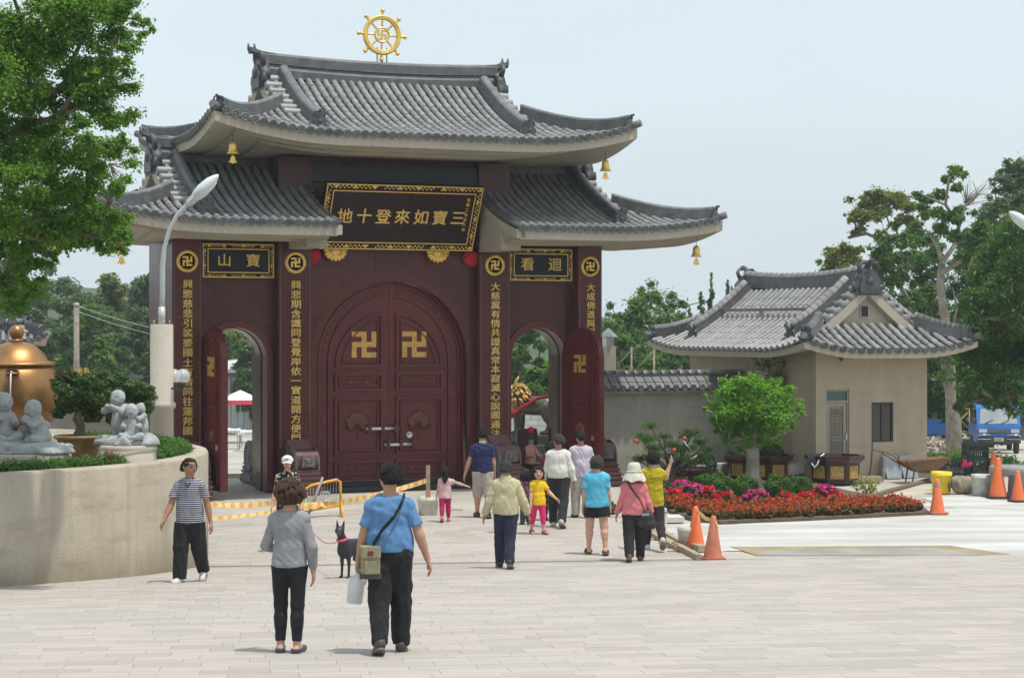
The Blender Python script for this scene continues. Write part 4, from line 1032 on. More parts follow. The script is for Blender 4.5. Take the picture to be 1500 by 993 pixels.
# ------------------------------------------------------------------ tile-topped boundary walls
def stained(name, c, stain, lo, hi, bump=.25, sc=1.3):
    t = NT(name); p = t.pos(); n = t.noise(t.mapv(p, (1, 1, .35)), sc, 6, .65)
    z = t.add('SeparateXYZ'); t.t.links.new(p, z.inputs[0])
    h = t.ramp(t.math('ADD', z.outputs[2], t.math('MULTIPLY', n, (hi - lo) * 1.2)), hi + (hi - lo) * .6, lo + (hi - lo) * .6)
    col = t.mix(t.ramp(n, .35, .7), tuple(x * .88 for x in c), tuple(x * 1.1 for x in c)); col = t.mix(t.math('MULTIPLY', h, .75), col, stain)
    st = t.ramp(t.noise(t.mapv(p, (1.4, 1.4, 4.5)), .9, 5, .6), .52, .72); col = t.mix(t.math('MULTIPLY', st, .4), col, stain); dr_ = t.ramp(t.noise(t.mapv(p, (3.2, 3.2, .22)), 1.6, 4, .6), .55, .72); col = t.mix(t.math('MULTIPLY', dr_, .28), col, stain)
    sp = t.ramp(t.noise(p, 70, 2), .3, .7); col = t.mix(.2, col, t.mix(sp, (.6, .6, .6), (1.3, 1.3, 1.3)), 'MULTIPLY')
    t.bsdf(col, .88, 0, t.math('MULTIPLY', t.noise(p, 60, 3), bump), .02, .3); return t.m
M_wall = stained('weathered_grey_render', (.36, .34, .29), (.24, .225, .19), 0, .7)
M_lodge = stained('beige_lodge_render', (.46, .385, .295), (.36, .29, .20), -.2, .35)
M_plant = stained('pebbled_beige_render', (.47, .41, .325), (.22, .18, .115), .02, .6, .7)
def boundary_wall(label, u0, u1, budget):
    t = thing('boundary_wall', label, 'wall', G((u0 + u1) / 2, 1.95, 0), A, 'tile-topped boundary walls either side of the gate')
    x0, x1 = u0 - (u0 + u1) / 2, u1 - (u0 + u1) / 2
    b = MB(); b.box(x0, x1, -.15, .15, 0, 2.04); w = b.obj('wall', M_wall, t)
    b = MB(); b.box(x0, x1, -.34, .34, 2.04, 2.12); b.obj('cornice', M_wall, t)
    st = MB(); pan = MB(); n = int((x1 - x0) / .25); k_ = 0
    for i in range(n + 1):
        x = x0 + .06 + i * .25
        for fy in (-1, 1):
            a = Vector((x, fy * .46, 2.16)); c = Vector((x, fy * .08, 2.47))
            for j in range(2):
                p = a.lerp(c, j / 2); q = a.lerp(c, (j + 1) / 2); X = q - p; Ln = X.length; X.normalize(); Y = Vector((1, 0, 0)) * -fy; Z_ = X.cross(Y); m = frame(X * Ln * 1.06, Y, Z_, p + Z_ * .03)
                if fy < 0 and k_ < budget: inst('roof_tile', ME_tile, t, m); k_ += 1
                else: st.M = m; st._a([v.co for v in ME_tile.vertices], [tuple(f.vertices) for f in ME_tile.polygons], True); st.M = None
            if fy < 0: inst('eave_tile', ME_disc, t, TR(x, -.465, 2.185, s=.92))
            for j in range(2):
                p = a.lerp(c, j / 2); q = a.lerp(c, (j + 1) / 2); e = Vector((.22, 0, 0)); h = Vector((0, 0, .02))
                pan._a([p + h, p + e + h, q + e, q, p, p + e], [(0, 1, 2, 3), (4, 5, 1, 0)] if fy < 0 else [(3, 2, 1, 0), (0, 1, 5, 4)])
    st.obj('roof_tiles', M_tile, t, 'stuff'); pan.obj('pan_tiles', M_pan, t, 'stuff')
    b = MB(); b.sweep([(x0, 0, 2.42), (x1, 0, 2.42)], ridge_prof(.2, .12, 2)); b.obj('ridge', M_ridge, t)
    for i in range(int((x1 - x0) / .26)): inst('ridge_cap_tile', ME_cap, t, frame(Vector((.27, 0, 0)), Vector((0, .7, 0)), Vector((0, 0, .8)), (x0 + .26 * i, 0, 2.53)))
boundary_wall('weathered grey wall with tiled coping between gate and lodge', 5.27, 10.25, 60)
boundary_wall('tiled coping wall behind the teapot garden left of the gate', -13.5, -5.23, 60)

# ------------------------------------------------------------------ lodge
H0 = Vector((7.38, 48.08, 0))
def HL(u, w, z=0): return Vector((H0.x + u * CA - w * SA, H0.y + u * SA + w * CA, z))
lod = thing('lodge', 'beige rendered gate lodge with grey tiled gable roof beside the flower bed', 'house', H0, A)
def wall_holes(b, x0, x1, z0, z1, y0, y1, holes):
    xs = sorted({x0, x1} | {h[0] for h in holes} | {h[1] for h in holes})
    for a, c in zip(xs[:-1], xs[1:]):
        hs = sorted([h for h in holes if h[0] <= a and h[1] >= c], key=lambda h: h[2]); z = z0
        for h in hs:
            if h[2] > z: b.box(a, c, y0, y1, z, h[2])
            z = h[3]
        if z < z1: b.box(a, c, y0, y1, z, z1)
b = MB(); wall_holes(b, 0, 3.24, -.4, 3.3, 0, .2, [(.28, .96, 0, 2.2), (1.6, 2.24, .88, 1.86)])
b.box(0, .2, .2, 6.35, -.4, 3.3); b.box(3.04, 3.24, .2, 6.35, -.4, 3.3); b.box(.2, 3.04, 6.15, 6.35, -.4, 3.3); b.obj('wall', M_lodge, lod)
b = MB(); b.box(.2, 3.04, .7, .75, 0, 3); b.obj('inner_partition', M_dark, lod)
M_ss = mat('stainless_door', (.30, .27, .23), .4, .5, .15, 8)
M_gl = mat('green_tinted_glass', (.05, .13, .12), .08, 0, .1, 2, spec=.8)
M_glass = mat('dark_window_glass', (.02, .022, .025), .06, 0, .1, 2, spec=.8)
b = MB(); frame_bars(b, .28, .96, 0, 2.2, .05, .03, .12); b.box(.33, .91, .03, .12, 1.86, 1.92); dfm = b.obj('door_frame', M_ss, lod)
b = MB(); b.box(.33, .91, .07, .08, 1.92, 2.15); b.obj('transom_glass', M_gl, dfm)
b = MB(); frame_bars(b, .335, .905, .01, 1.855, .09, .05, .1); b.box(.42, .82, .08, .09, .1, 1.77); dl = b.obj('door', M_ss, lod)
b = MB()
for k in range(9): b.box(.44 + .045 * k, .455 + .045 * k, .035, .055, .55, 1.72)
for z in (.35, .55, .62, .95, 1.02, 1.4, 1.47, 1.72): b.box(.43, .83, .03, .06, z, z + .02)
for k in range(5): b.lathe([(.025, -.01), (.035, 0), (.025, .01)], 8, (.47 + .08 * k, .045, 1.62), 'y')
g_ = b.obj('door_grille', M_ss, dl); g_['kind'] = 'stuff'
b = MB(); b.box(.86, .89, .0, .05, .95, 1.1); b.obj('handle', M_chr, dl)
b = MB(); frame_bars(b, 1.6, 2.24, .88, 1.86, .04, .02, .1); b.box(1.9, 1.94, .03, .09, .92, 1.82); wf = b.obj('window', mat('dark_window_frame', (.05, .035, .03), .5), lod)
for x0, x1 in ((1.64, 1.9), (1.94, 2.2)):
    b = MB(); b.box(x0, x1, .055, .065, .92, 1.82); b.obj('pane', M_glass, wf)
b = MB(); b.tube([(1.62, -.01, .88), (1.6, -.02, .5), (1.56, -.03, .25), (1.5, -.05, .02)], .012, 5); b.obj('cable', M_dark, lod)
b = MB(); b.tube([(.7, -.02, 2.92), (.7, -.06, 2.92)], .04, 8); b.obj('vent_pipe', M_dark, lod)
Roof(lod, (1.62, 3.1, 0), -3.98, 4.05, 2.5, 3.15, .4, .105, .26, 1.12, rz=PI / 2, sp=.262, budget=300, Lu=2.2, Lv=1.6, soff=.9, ridge=(.24, .34), wave=False, fas=.13, gab_window=True)
b = MB(); b.box(.5, .56, 1.1, 5.9, 4.12, 4.2); b.obj('snow_rail', mat('rusty_angle_iron', (.25, .22, .16), .7, .3, .3, 6), lod)
for y in (1.4, 3.5, 5.6):
    b = MB(); b.box(.5, .62, y, y + .04, 4.0, 4.14); b.obj('rail_bracket', M_steel, lod)

# ------------------------------------------------------------------ round planter
PC = Vector((-10.3, 31.4, 0)); PR = 5.42
pl = thing('round_planter', 'large round pebble-rendered planter wall holding the teapot garden', 'planter', PC)
b = MB(); b.lathe([(PR, -.3), (PR, 1.68), (PR - .02, 1.72), (PR - .28, 1.72), (PR - .3, 1.69), (PR - .3, 1.4)], 120); b.obj('wall', M_plant, pl)
b = MB(); b.lathe([(PR - .3, 1.5), (0, 1.56)], 48); b.obj('soil', mat('planter_soil', (.11, .08, .05), .95, 0, .3, 6, 1, 30), pl)
M_plinth = mat('cast_plinth_concrete', (.46, .42, .35), .85, 0, .15, 2, .3, 60)
M_sta = mat('pale_grey_statue_stone', (.36, .375, .38), .75, 0, .16, 7, .35, 70, fine=.25, obj=True)
def pp(px, py, Y): p = at(px, py, Y); return p
def plinth(label, px, ytop, Y, r, sq=1.):
    p = at(px, ytop, Y); t = thing('statue_plinth', label, 'plinth', (p.x, p.y, 1.5)); h = p.z - 1.5
    b = MB(); b.lathe([(r, 0), (r, h - .02), (r - .02, h), (0, h)], 40); b.obj('plinth', M_plinth, t); b = MB(); b.lathe([(r + .015, h - .07), (r + .02, h - .05), (r + .015, h - .03)], 40); b.obj('lip', M_plinth, t); return Vector((p.x, p.y, p.z))
def child(s, o, h, face, pose='sit', arms=(.5, .5), lean=0., seed=0, fat=1.15):
    """chubby robed child monk added to a field; o = seat point, h = height seated/standing, face = heading"""
    c, n = math.cos(face), math.sin(face)
    def P(x, y, z): return (o[0] + (x * c - (y + lean * z) * n) * h, o[1] + (x * n + (y + lean * z) * c) * h, o[2] + z * h)
    H_ = h
    def cap(a, b, ra, rb=None, k=.03): s.cap(P(*a), P(*b), ra * H_, (rb or ra) * H_, k * H_)
    def ell(a, r, neg=False, k=.03): s.ell(P(*a), tuple(x * H_ for x in r), k * H_, neg=neg)
    if pose == 'sit':
        hz = .82; cap((0, 0, .14), (0, .02, .5), .2 * fat, .15 * fat, .06)
        for sg in (-1, 1): cap((sg * .1, .02, .1), (sg * .27, .26, .12), .12, .1, .05); cap((sg * .27, .26, .12), (sg * .06, .36, .07), .09, .07, .05)
        sh = .53
    else:
        hz = .86; cap((0, 0, .36), (0, 0, .64), .13 * fat, .1 * fat, .05); cap((0, 0, .3), (0, 0, .45), .17, .15, .05); sh = .66
        for sg in (-1, 1): cap((sg * .08, 0, .3), (sg * .09, .02, .02), .075, .06, .03); cap((sg * .09, .02, .03), (sg * .1, .1, .02), .05, .04, .02)
    hr = .195 if pose == 'sit' else .155
    ell((0, .03, hz), (hr, hr * 1.05, hr * 1.1)); ell((0, .03 + hr * .5, hz - hr * .35), (hr * .75, hr * .6, hr * .6)); cap((0, 0, sh + .02), (0, .02, hz - hr * .6), .07)
    for sg in (-1, 1): ell((sg * hr * 1.0, .02, hz - .02), (.022, .03, .05), k=.012); ell((sg * hr * .4, .03 + hr * .98, hz + .005), (.028, .02, .012), True)
    ell((0, .03 + hr * 1.08, hz - .03), (.018, .025, .022), k=.015); ell((0, .03 + hr * .98, hz - .085), (.035, .02, .008), True)
    for sg, a in zip((-1, 1), arms):
        S_ = (sg * .15 * fat, 0, sh); E_ = (sg * .2 * fat, .1 + .1 * a, sh - .16 + .08 * a); W_ = (sg * (.2 - .16 * a), .24 + .08 * a, sh - .16 + .2 * a)
        cap(S_, E_, .085, .075, .04); cap(E_, W_, .07, .05, .03); ell(W_, (.05, .05, .05))
def statue(name, label, o, kids, rock, fol):
    t = thing(name, label, 'statue', o)
    s = SDF(); rr = random.Random(fol)
    for x, y, z, a, b_, c_ in rock: s.ell((x, y, z), (a, b_, c_), .06)
    inst('rock_base', s.mesh('rock_base', .022, M_sta, noise=.035, nsc=12, seed=fol, planes=(((0, 0, 0), (0, 0, -1)),)), t)
    for k in kids:
        s = SDF(); child(s, *k); inst('child_monk', s.mesh('child_monk', .0125, M_sta, noise=.006, nsc=26, seed=fol + 1), t)
    return t
p1 = plinth('low concrete plinth under the seated stone children', 40, 663, 28.9, .62)
st1 = statue('statue_group', 'pale stone group of seated child monks before the bronze teapot', p1, [((-.36, .02, .16), .70, PI + .5, 'sit', (.3, .6)), ((.24, -.02, .14), .62, PI - 1.1, 'sit', (.9, .9), .25), ((-.06, .2, .14), .4, PI - .2, 'sit', (.7, .2))],
             [(-.35, 0, .04, .42, .4, .17), (.15, -.05, .03, .45, .4, .14), (.36, -.1, .02, .3, .3, .11)], 3)
s = SDF(); s.cap((.0, .2, .38), (.2, .2, .38), .09, .09, .02); inst('stone_box', s.mesh('stone_box', .02, M_sta), st1)
p2 = plinth('low concrete plinth under the standing stone children', 187, 651, 29.6, .42)
statue('statue_group', 'pale stone group of children climbing together in front of the lamp pillar', p2, [((-.14, .05, .1), .70, PI - .5, 'stand', (.9, .9)), ((.08, -.12, .08), .52, PI + .15, 'sit', (.2, .1)), ((.24, .02, .09), .52, PI - 1.0, 'stand', (.9, .9), .1)],
       [(0, 0, .02, .42, .36, .12), (.15, .05, .02, .3, .28, .13), (-.18, .02, .02, .24, .26, .1)], 5)
# clay figurines behind the hedge
M_clay = mat('brown_clay', (.13, .06, .03), .5, 0, .3, 6, .3, 30)
for px, py, Y, lab, sc in ((160, 650, 29.0, 'brown clay figurine peering over the clipped hedge', .36), (126, 664, 28.9, 'smaller brown clay figure lying behind the clipped hedge', .3)):
    p = at(px, py, Y); t = thing('clay_figurine', lab, 'figurine', (p.x, p.y, 1.56)); s = SDF(); child(s, (0, 0, 0), sc * 1.0, PI - .4 if sc > .35 else PI + 1.2, 'sit', (.5, .5)); inst('figure', s.mesh('figure', .012, M_clay), t)
# bronze teapot
M_cop = mat('burnished_bronze', (.36, .19, .075), .42, .8, .22, 2.2, .12, 14)
tp = at(24, 615, 33.2); tea = thing('bronze_teapot', 'giant burnished bronze teapot pouring a thin stream of water', 'teapot', (tp.x, tp.y, 2.0))
s_ = 33.2 / 2900
b = MB(); b.lathe([(.38, 0), (.5, .03), (.62, .18), (.70, .38), (.735, .62), (.715, .84), (.62, 1.02), (.56, 1.09)], 56); bd_ = b.obj('body', M_cop, tea)
b = MB(); b.lathe([(.56, 1.07), (.63, 1.07), (.645, 1.1), (.61, 1.13), (.52, 1.15), (.45, 1.28), (.32, 1.40), (.16, 1.46), (.1, 1.47), (.085, 1.5)], 56); ld_ = b.obj('lid', M_cop, tea)
b = MB(); b.lathe([(.1, 1.47), (.12, 1.49), (.1, 1.51), (.08, 1.53)], 24); b.ball((0, 0, 1.63), .125, 20, 14); b.obj('knob', M_cop, ld_)
sp = Vector((.17, -.95, .95)); 
b = MB(); b.tube([(.06, -.42, .36), (.1, -.7, .56), (.14, -.88, .78), sp], [.40, .29, .17, .1], 18, False); b.tube([(.14, -.885, .72), sp, sp + Vector((.005, -.015, .03))], [.1, .11, .115], 16, False); b.lathe([(.11, 0), (.125, .02), (.1, .035)], 16, sp); b.obj('spout', M_cop, tea)
b = MB(); b.lathe([(0, 0), (.1, 0)], 14, (sp.x, sp.y - .012, sp.z + .034)); b.obj('spout_mouth', M_black, tea)
b = MB(); b.tube([(-.1, .6, 1.05), (-.1, .95, 1.0), (-.1, 1.05, .7), (-.1, .85, .35), (-.1, .65, .3)], [.07, .08, .08, .07, .06], 12); b.obj('handle', M_cop, tea)
def glassy(name, c, rough=.05, tr=.9):
    t = NT(name); t.bsdf(c, rough, 0, spec=.5, Transmission_Weight=tr, IOR=1.33); return t.m
M_water = mat('aerated_water', (.75, .78, .8), .1, 0, .1, 20)
wt = thing('water_stream', 'thin stream of water falling from the teapot spout', 'water', (tp.x, tp.y, 2.0))
b = MB(); b.tube([sp + Vector((.0, -.05, .035)), sp + Vector((.01, -.13, .0)), sp + Vector((.012, -.16, -.2)), sp + Vector((.014, -.175, -.6))], [.02, .014, .011, .016], 7); b.obj('stream', M_water, wt)
fb = thing('fountain_basin', 'concrete basin on which the bronze teapot stands', 'basin', (tp.x, tp.y, 1.5))
b = MB(); b.lathe([(1.1, 0), (1.1, .42), (1.08, .46), (.98, .46), (.96, .4), (.9, .38)], 48); b.obj('rim', M_plinth, fb); b = MB(); b.lathe([(.95, .38), (.5, .38)], 40); b.obj('water', M_dglass, fb); b = MB(); b.lathe([(.52, 0), (.5, .5), (0, .5)], 32); b.obj('pedestal', M_plinth, fb)
# potted bushes
M_pot = mat('glazed_ochre_pot', (.30, .19, .075), .5, 0, .25, 5, .2, 30)
def potted(label, px, ytop, Y, r, h, bush, seed):
    p = at(px, ytop, Y); t = thing('plant_pot', label + ' pot', 'pot', (p.x, p.y, p.z - h))
    b = MB(); b.lathe([(r * .62, 0), (r * .8, h * .4), (r * .93, h * .85), (r * 1.06, h * .88), (r * 1.08, h), (r * .95, h), (r * .92, h * .9)], 36); b.obj('bowl', M_pot, t); b = MB(); b.lathe([(r * .93, h * .93), (0, h * .97)], 24); b.obj('soil', M_bark, t)
    w, hh, zc, n = bush; cl = crown_clumps(w, w, hh, n, w * .3, seed, zc, .3, .2)
    tree('potted_bush', label + ' bush', (p.x, p.y, p.z - .02), 0, w, hh, n, w * .3, 420, .055, L_bush, seed=seed, tr=.075, clumps=cl, trunk_to=zc * .75, cat='bush', zc=zc, asp=.55)
potted('dark leafy camellia in a wide ochre glazed', 116, 637, 30.3, .36, .42, (.48, .36, .60, 34), 11)
potted('dark leafy camellia behind the climbing children in a brown', 185, 640, 32.4, .34, .4, (.50, .36, .62, 32), 12)
# clipped hedge round the rim: individual shrubs
k = 0
for i in range(52):
    th = R(-112) + i * R(3.75); r_ = PR - .44
    p = PC + Vector((r_ * math.cos(th), r_ * math.sin(th), 1.6))
    if p.x < -.26 * p.y - .3: continue
    sd = 30 + i % 6
    c = (math.cos(th), math.sin(th))
    place = 'between planter rim and the stone children' if th < R(-40) else ('at the right bend of the planter rim' if th < R(10) else 'in the rear row below the lamp pillar')
    k += 1; t = thing('hedge_shrub', ORD(k) + ' small clipped hedge shrub from the left, ' + place, 'shrub', p, random.uniform(0, 6), 'hedge shrubs ' + place)
    me = bpy.data.meshes.get('hedge_foliage_%d' % (i % 5))
    if me is None: me = leaf_mesh('hedge_foliage_%d' % (i % 5), [(0, 0, .13, .17, .85), (.1, .06, .16, .11), (-.09, -.06, .16, .12), (.03, -.1, .12, .12), (-.03, .1, .17, .11)], 170, .045, L_box, sd, asp=.5)
    inst('foliage', me, t)
    ms = bpy.data.meshes.get('stem')
    if ms is None: b = MB(); b.tube([(0, 0, 0), (.01, 0, .12)], .012, 5); ms = b.mesh('stem', M_bark)
    inst('stem', ms, t)
# weeds at the planter foot
for i, (px, py, sz) in enumerate(((38, 851, .09), (58, 849, .16), (92, 846, .15), (110, 844, .17), (195, 833, .2), (232, 831, .1))):
    p = gp(px, py); t = thing('weed', ('smallest weed at the left foot of the planter wall', 'leafy weed, second from left at the planter foot', 'low spreading weed, third from left at the planter foot', 'pale weed, fourth from left at the planter foot', 'tallest weed at the planter foot near the striped shirt man', 'tiny weed by the planter foot nearest the striped shirt man')[i], 'weed', p)
    inst('leaves', leaf_mesh('leaves', [(0, 0, sz * .5, sz * .6, .9), (sz * .5, 0, sz * .3, sz * .4)], 60, .05, L_grass, i, asp=.35), t)
# ------------------------------------------------------------------ lamp pillar and street lamps
M_pill = mat('pebble_dash_pillar', (.47, .43, .36), .85, 0, .1, 1.5, .5, 90, fine=.3)
M_lampm = mat('galvanised_lamp_paint', (.50, .53, .52), .4, .3, .1, 4)
M_lamph = mat('pale_lamp_shell', (.62, .68, .68), .35, 0, .06, 3)
pb = at(237, 475, 36.6); pil = thing('lamp_pillar', 'round pebble-dashed concrete pillar carrying a lamp post left of the gate', 'pillar', (pb.x, pb.y, 0))
b = MB(); b.lathe([(.215, 0), (.213, 2.2), (.245, 2.22), (.26, 2.27), (.245, 2.32), (.211, 2.34), (.208, pb.z - .01), (.19, pb.z), (0, pb.z)], 36); b.obj('shaft', M_pill, pil)
b = MB()
for k in range(4): a_ = PI / 2 * k + .5; b.tube([(.15 * math.cos(a_), .15 * math.sin(a_), pb.z - .01), (.15 * math.cos(a_), .15 * math.sin(a_), pb.z + .07)], .012, 6)
b.obj('anchor_bolts', M_steel, pil, 'stuff')
def street_lamp(label, base, pts, head, up=None):
    t = thing('street_lamp', label, 'street lamp', base); o = Vector(base)
    b = MB(); P = [Vector(p) - o for p in pts]; b.tube(P, [.05] * 3 + [.04] * (len(P) - 3), 12); b.tube([P[0], P[0] + Vector((0, 0, .32))], .065, 12); b.obj('pole', M_lampm, t)
    a, c = Vector(head[0]) - o, Vector(head[1]) - o; d = (c - a); L = d.length; d.normalize(); b = MB()
    q = [(0, .05), (.05, .085), (.25, .10), (.3, .13), (.5, .155), (.75, .13), (.92, .07), (1, .015)]
    b.tube([a + d * L * x for x, r in q], [r for x, r in q], 18, True, True, .8); hd = b.obj('lamp_head', M_lamph, t)
    b = MB()
    for x in (.06, .11, .16, .21): b.tube([a + d * L * (x - .008), a + d * L * (x + .008)], .106, 16, sq=.8)
    b.obj('cooling_ribs', M_lampm, hd)
    b = MB(); n = Vector((0, 0, 1)).cross(d).cross(d).normalized(); n = n if n.z < 0 else -n
    b.tube([a + d * L * x + n * .07 for x in (.33, .5, .72, .85)], [.06, .1, .09, .03], 12, True, True, .5); b.obj('lens', mat('milky_lens', (.75, .76, .74), .2), hd); return t
street_lamp('curved street lamp with leaf-shaped pale head on the concrete pillar', pb, [at(237, 475, 36.6), at(238, 430, 36.6), at(238, 392, 36.6), at(241, 362, 36.6), at(248, 338, 36.6), at(259, 316, 36.6), at(272, 302, 36.6), at(280, 295, 36.6)], (at(275, 300, 36.6), at(320, 256, 36.6)))
q = at(1560, 330, 40)
street_lamp('street lamp whose pale head just enters the right edge', (q.x, q.y, 0), [(q.x, q.y, 0), (q.x, q.y, 3), (q.x, q.y, 5), at(1557, 352, 40), at(1548, 350, 40), at(1532, 346, 40), at(1520, 341, 40)], (at(1522, 343, 40), at(1478, 310, 40)))
def globe(label, px, py, Y):
    p = at(px, py, Y); t = thing('globe_lamp', label, 'lamp', p)
    b = MB(); b.ball((0, 0, 0), .135, 20, 14, (1, 1, 1.02)); 
    if 'lamp_globe_clear' not in _mc:
        n = NT('lamp_globe_clear'); n.bsdf((.85, .88, .9), .06, 0, spec=.6, Alpha=.38); _mc['lamp_globe_clear'] = n.m
    b.obj('globe', _mc['lamp_globe_clear'], t)
    b = MB()
    for z in np.arange(-.08, .06, .022): b.lathe([(.045, z), (.055, z + .011), (.045, z + .022)], 12)
    b.obj('louvre', M_chr, t); b = MB(); b.lathe([(.0, -.2), (.05, -.2), (.05, -.15), (.08, -.13), (.06, -.11)], 14); b.obj('base', M_dark, t)
    e = pb - p; b = MB(); b.tube([(0, 0, -.2), (0, 0, -.25), (e.x * .6, e.y * .6, -.22), (e.x, e.y, -.22)], .022, 6); b.obj('bracket', M_dark, t)
globe('clear globe lamp bracketed to the right of the pillar', 268, 551, 36.45)
globe('clear globe lamp half hidden behind the pillar', 255, 551, 36.95)
# ------------------------------------------------------------------ big foreground tree, left edge
_cl = [(30,25,46),(85,15,48),(140,22,46),(190,18,30),(165,62,34),(112,75,40),(195,52,20),(58,88,46),(15,108,42),(135,108,36),(168,128,28),(92,132,38),(38,152,36),(150,165,32),(178,182,28),(112,188,26),(188,218,22),(140,208,36),(60,218,36),(100,232,40),(152,238,28),(22,252,40),(72,262,40),(125,275,34),(12,200,30),(168,275,20),(45,302,38),(100,312,34),(12,335,36),(148,322,32),(172,318,24),(168,345,20),(60,350,22),(30,385,24),(8,415,32),(32,442,32),(52,425,18),(78,372,14),(120,345,22),(25,60,40),(70,50,38),(175,95,18),(0,150,40),(205,30,14),(85,172,20),(115,150,22),(55,118,30),(25,275,36),(30,320,38),(75,330,34),(110,335,34),(20,365,34),(60,392,28),(152,352,24),(135,305,30),(95,275,30),(172,336,22),(178,362,16),(20,420,36),(40,345,30),(90,352,24),(130,250,26),(45,180,30),(15,235,34),(75,190,26),(125,130,30),(160,100,20),(60,290,26),(110,290,28)]
o_ = Vector((-9.9, 27.3, 1.5)); cl = []
r = random.Random(4)
for px, py, rad in _cl:
    Y = r.uniform(25.6, 28.6); p = at(px, py, Y) - o_; cl.append((p.x, p.y, p.z, rad * Y / 2900 * .98, .72))
for k in range(26):
    Y = r.uniform(25, 29); p = at(r.uniform(-330, -10), r.uniform(-160, 330), Y) - o_; cl.append((p.x, p.y, p.z, .5, .75))
t = thing('camphor_tree', 'bright green leafy tree overhanging the upper left corner', 'tree', o_)
b = MB(); branch_mesh(b, [(0, 0, 0), (.05, .03, .9), (-.05, 0, 1.8), (.1, .05, 2.8), (.05, 0, 3.8), (.15, 0, 4.8)], cl, .15, 5, .14, 7, .006); b.obj('trunk', M_bark, t)
sub = []
for c in cl:
    for _ in range(7): sub.append((c[0] + r.gauss(0, c[3] * .5), c[1] + r.gauss(0, c[3] * .5), c[2] + r.gauss(0, c[3] * .38), c[3] * r.uniform(.32, .6), .7))
inst('crown', leaf_mesh('crown', sub, 330, .058, L_near, 3, up=.7, shell=.2, asp=.55), t)
b = MB()
for k in range(14):      # bare twigs against the sky
    p = at(190 + r.uniform(-35, 10), 262 + r.uniform(-30, 30), 27) - o_; q = at(160, 240, 27) - o_
    b.tube([q, q.lerp(p, .5) + Vector((0, 0, r.uniform(-.05, .05))), p], [.009, .005, .003], 4)
b.obj('bare_twigs', M_barkp, t, 'stuff')

# ------------------------------------------------------------------ wooded hill and trees behind
hb = MB(); rows = []
for j in range(9):
    y = 135 + j * 26; rows.append([(x, y + 8 * math.sin(x * .03), -.2 + (j / 8) ** .8 * 13 * (1 + .25 * math.sin(x * .045 + 1)) * max(.15, min(1, (-x + 40) / 70))) for x in range(-170, 181, 14)])
hb.grid(rows, True); tag(hb.obj('hill', mat('forest_floor', (.05, .075, .03), .95, 0, .3, .2)), kind='structure')
def bgtree(px, ytop, Y, wpx, lm, seed, label, base=0., npl=150, ls=.3, n=26, tm=None, hollow=.4, tall=1., group=None, ry=None, top=False):
    p = at(px, ytop, Y); h = p.z - base; rx = wpx / 2 * Y / F; base = gz(p.x, p.y) if not base else base; h = p.z - base; rz_ = rx * tall if top else h * .47
    return tree('broadleaf_tree', label, (p.x, p.y, base), h, rx, rz_, int(n * 1.3), rx * .36, npl, ls, lm, tm, seed, .05 * h * .35, group, hollow, ry=ry, zc=h - rz_ if top else h * .53)
GRP = 'trees on the wooded slope beyond the gate'
k = 0
TL = [(-20, 420, 104, 95), (62, 455, 100, 85), (128, 452, 98, 80), (196, 446, 101, 85), (330, 470, 104, 90), (378, 486, 100, 80), (30, 392, 122, 105), (98, 425, 118, 95), (150, 432, 116, 80), (160, 388, 124, 88), (212, 402, 122, 90), (262, 420, 120, 90), (345, 415, 120, 120), (405, 430, 128, 110), (10, 372, 146, 120), (86, 382, 142, 90), (232, 378, 146, 86), (300, 395, 146, 110)]
cnt = {}
for px, yt, Y, w in TL:
    row = 'front' if Y < 110 else ('middle' if Y < 135 else 'rear'); cnt[row] = cnt.get(row, 0) + 1
    lab = ORD(cnt[row]) + ' hazy tree from the left in the ' + row + ' row of the wooded slope'
    if 300 < px < 400 and row == 'front': lab = ('dense' if px < 350 else 'small') + ' green tree above the metal shed through the left archway'
    bgtree(px, yt, Y, w, (L_hill, L_hill, L_mid, L_hill, L_yel)[k % 5] if k % 7 else L_hill, 50 + k, lab, group=GRP, npl=300, ls=.28, n=28); k += 1
for px, yt, Y, w in ((770, 468, 84, 75), (825, 490, 80, 70), (790, 530, 72, 70), (850, 520, 78, 70)):
    bgtree(px, yt, Y, w, (L_mid, L_lime)[k % 2] if k % 3 else L_mid, 90 + k, {770: 'light green tree nearest the left jamb seen through the right archway', 825: 'light green tree at the right side of the right archway', 790: 'low leafy tree directly behind the lion', 850: 'light green tree hidden behind the open right leaf'}[px], group='trees behind the lion', npl=240, ls=.2, n=26); k += 1
bgtree(960, 520, 66, 70, L_mid, 134, 'bushy sapling showing over the boundary wall', npl=220, ls=.16, n=20)
bgtree(905, 528, 66, 50, L_mid, 135, 'small bush poking over the wall beside the open right leaf', npl=180, ls=.15, n=16)
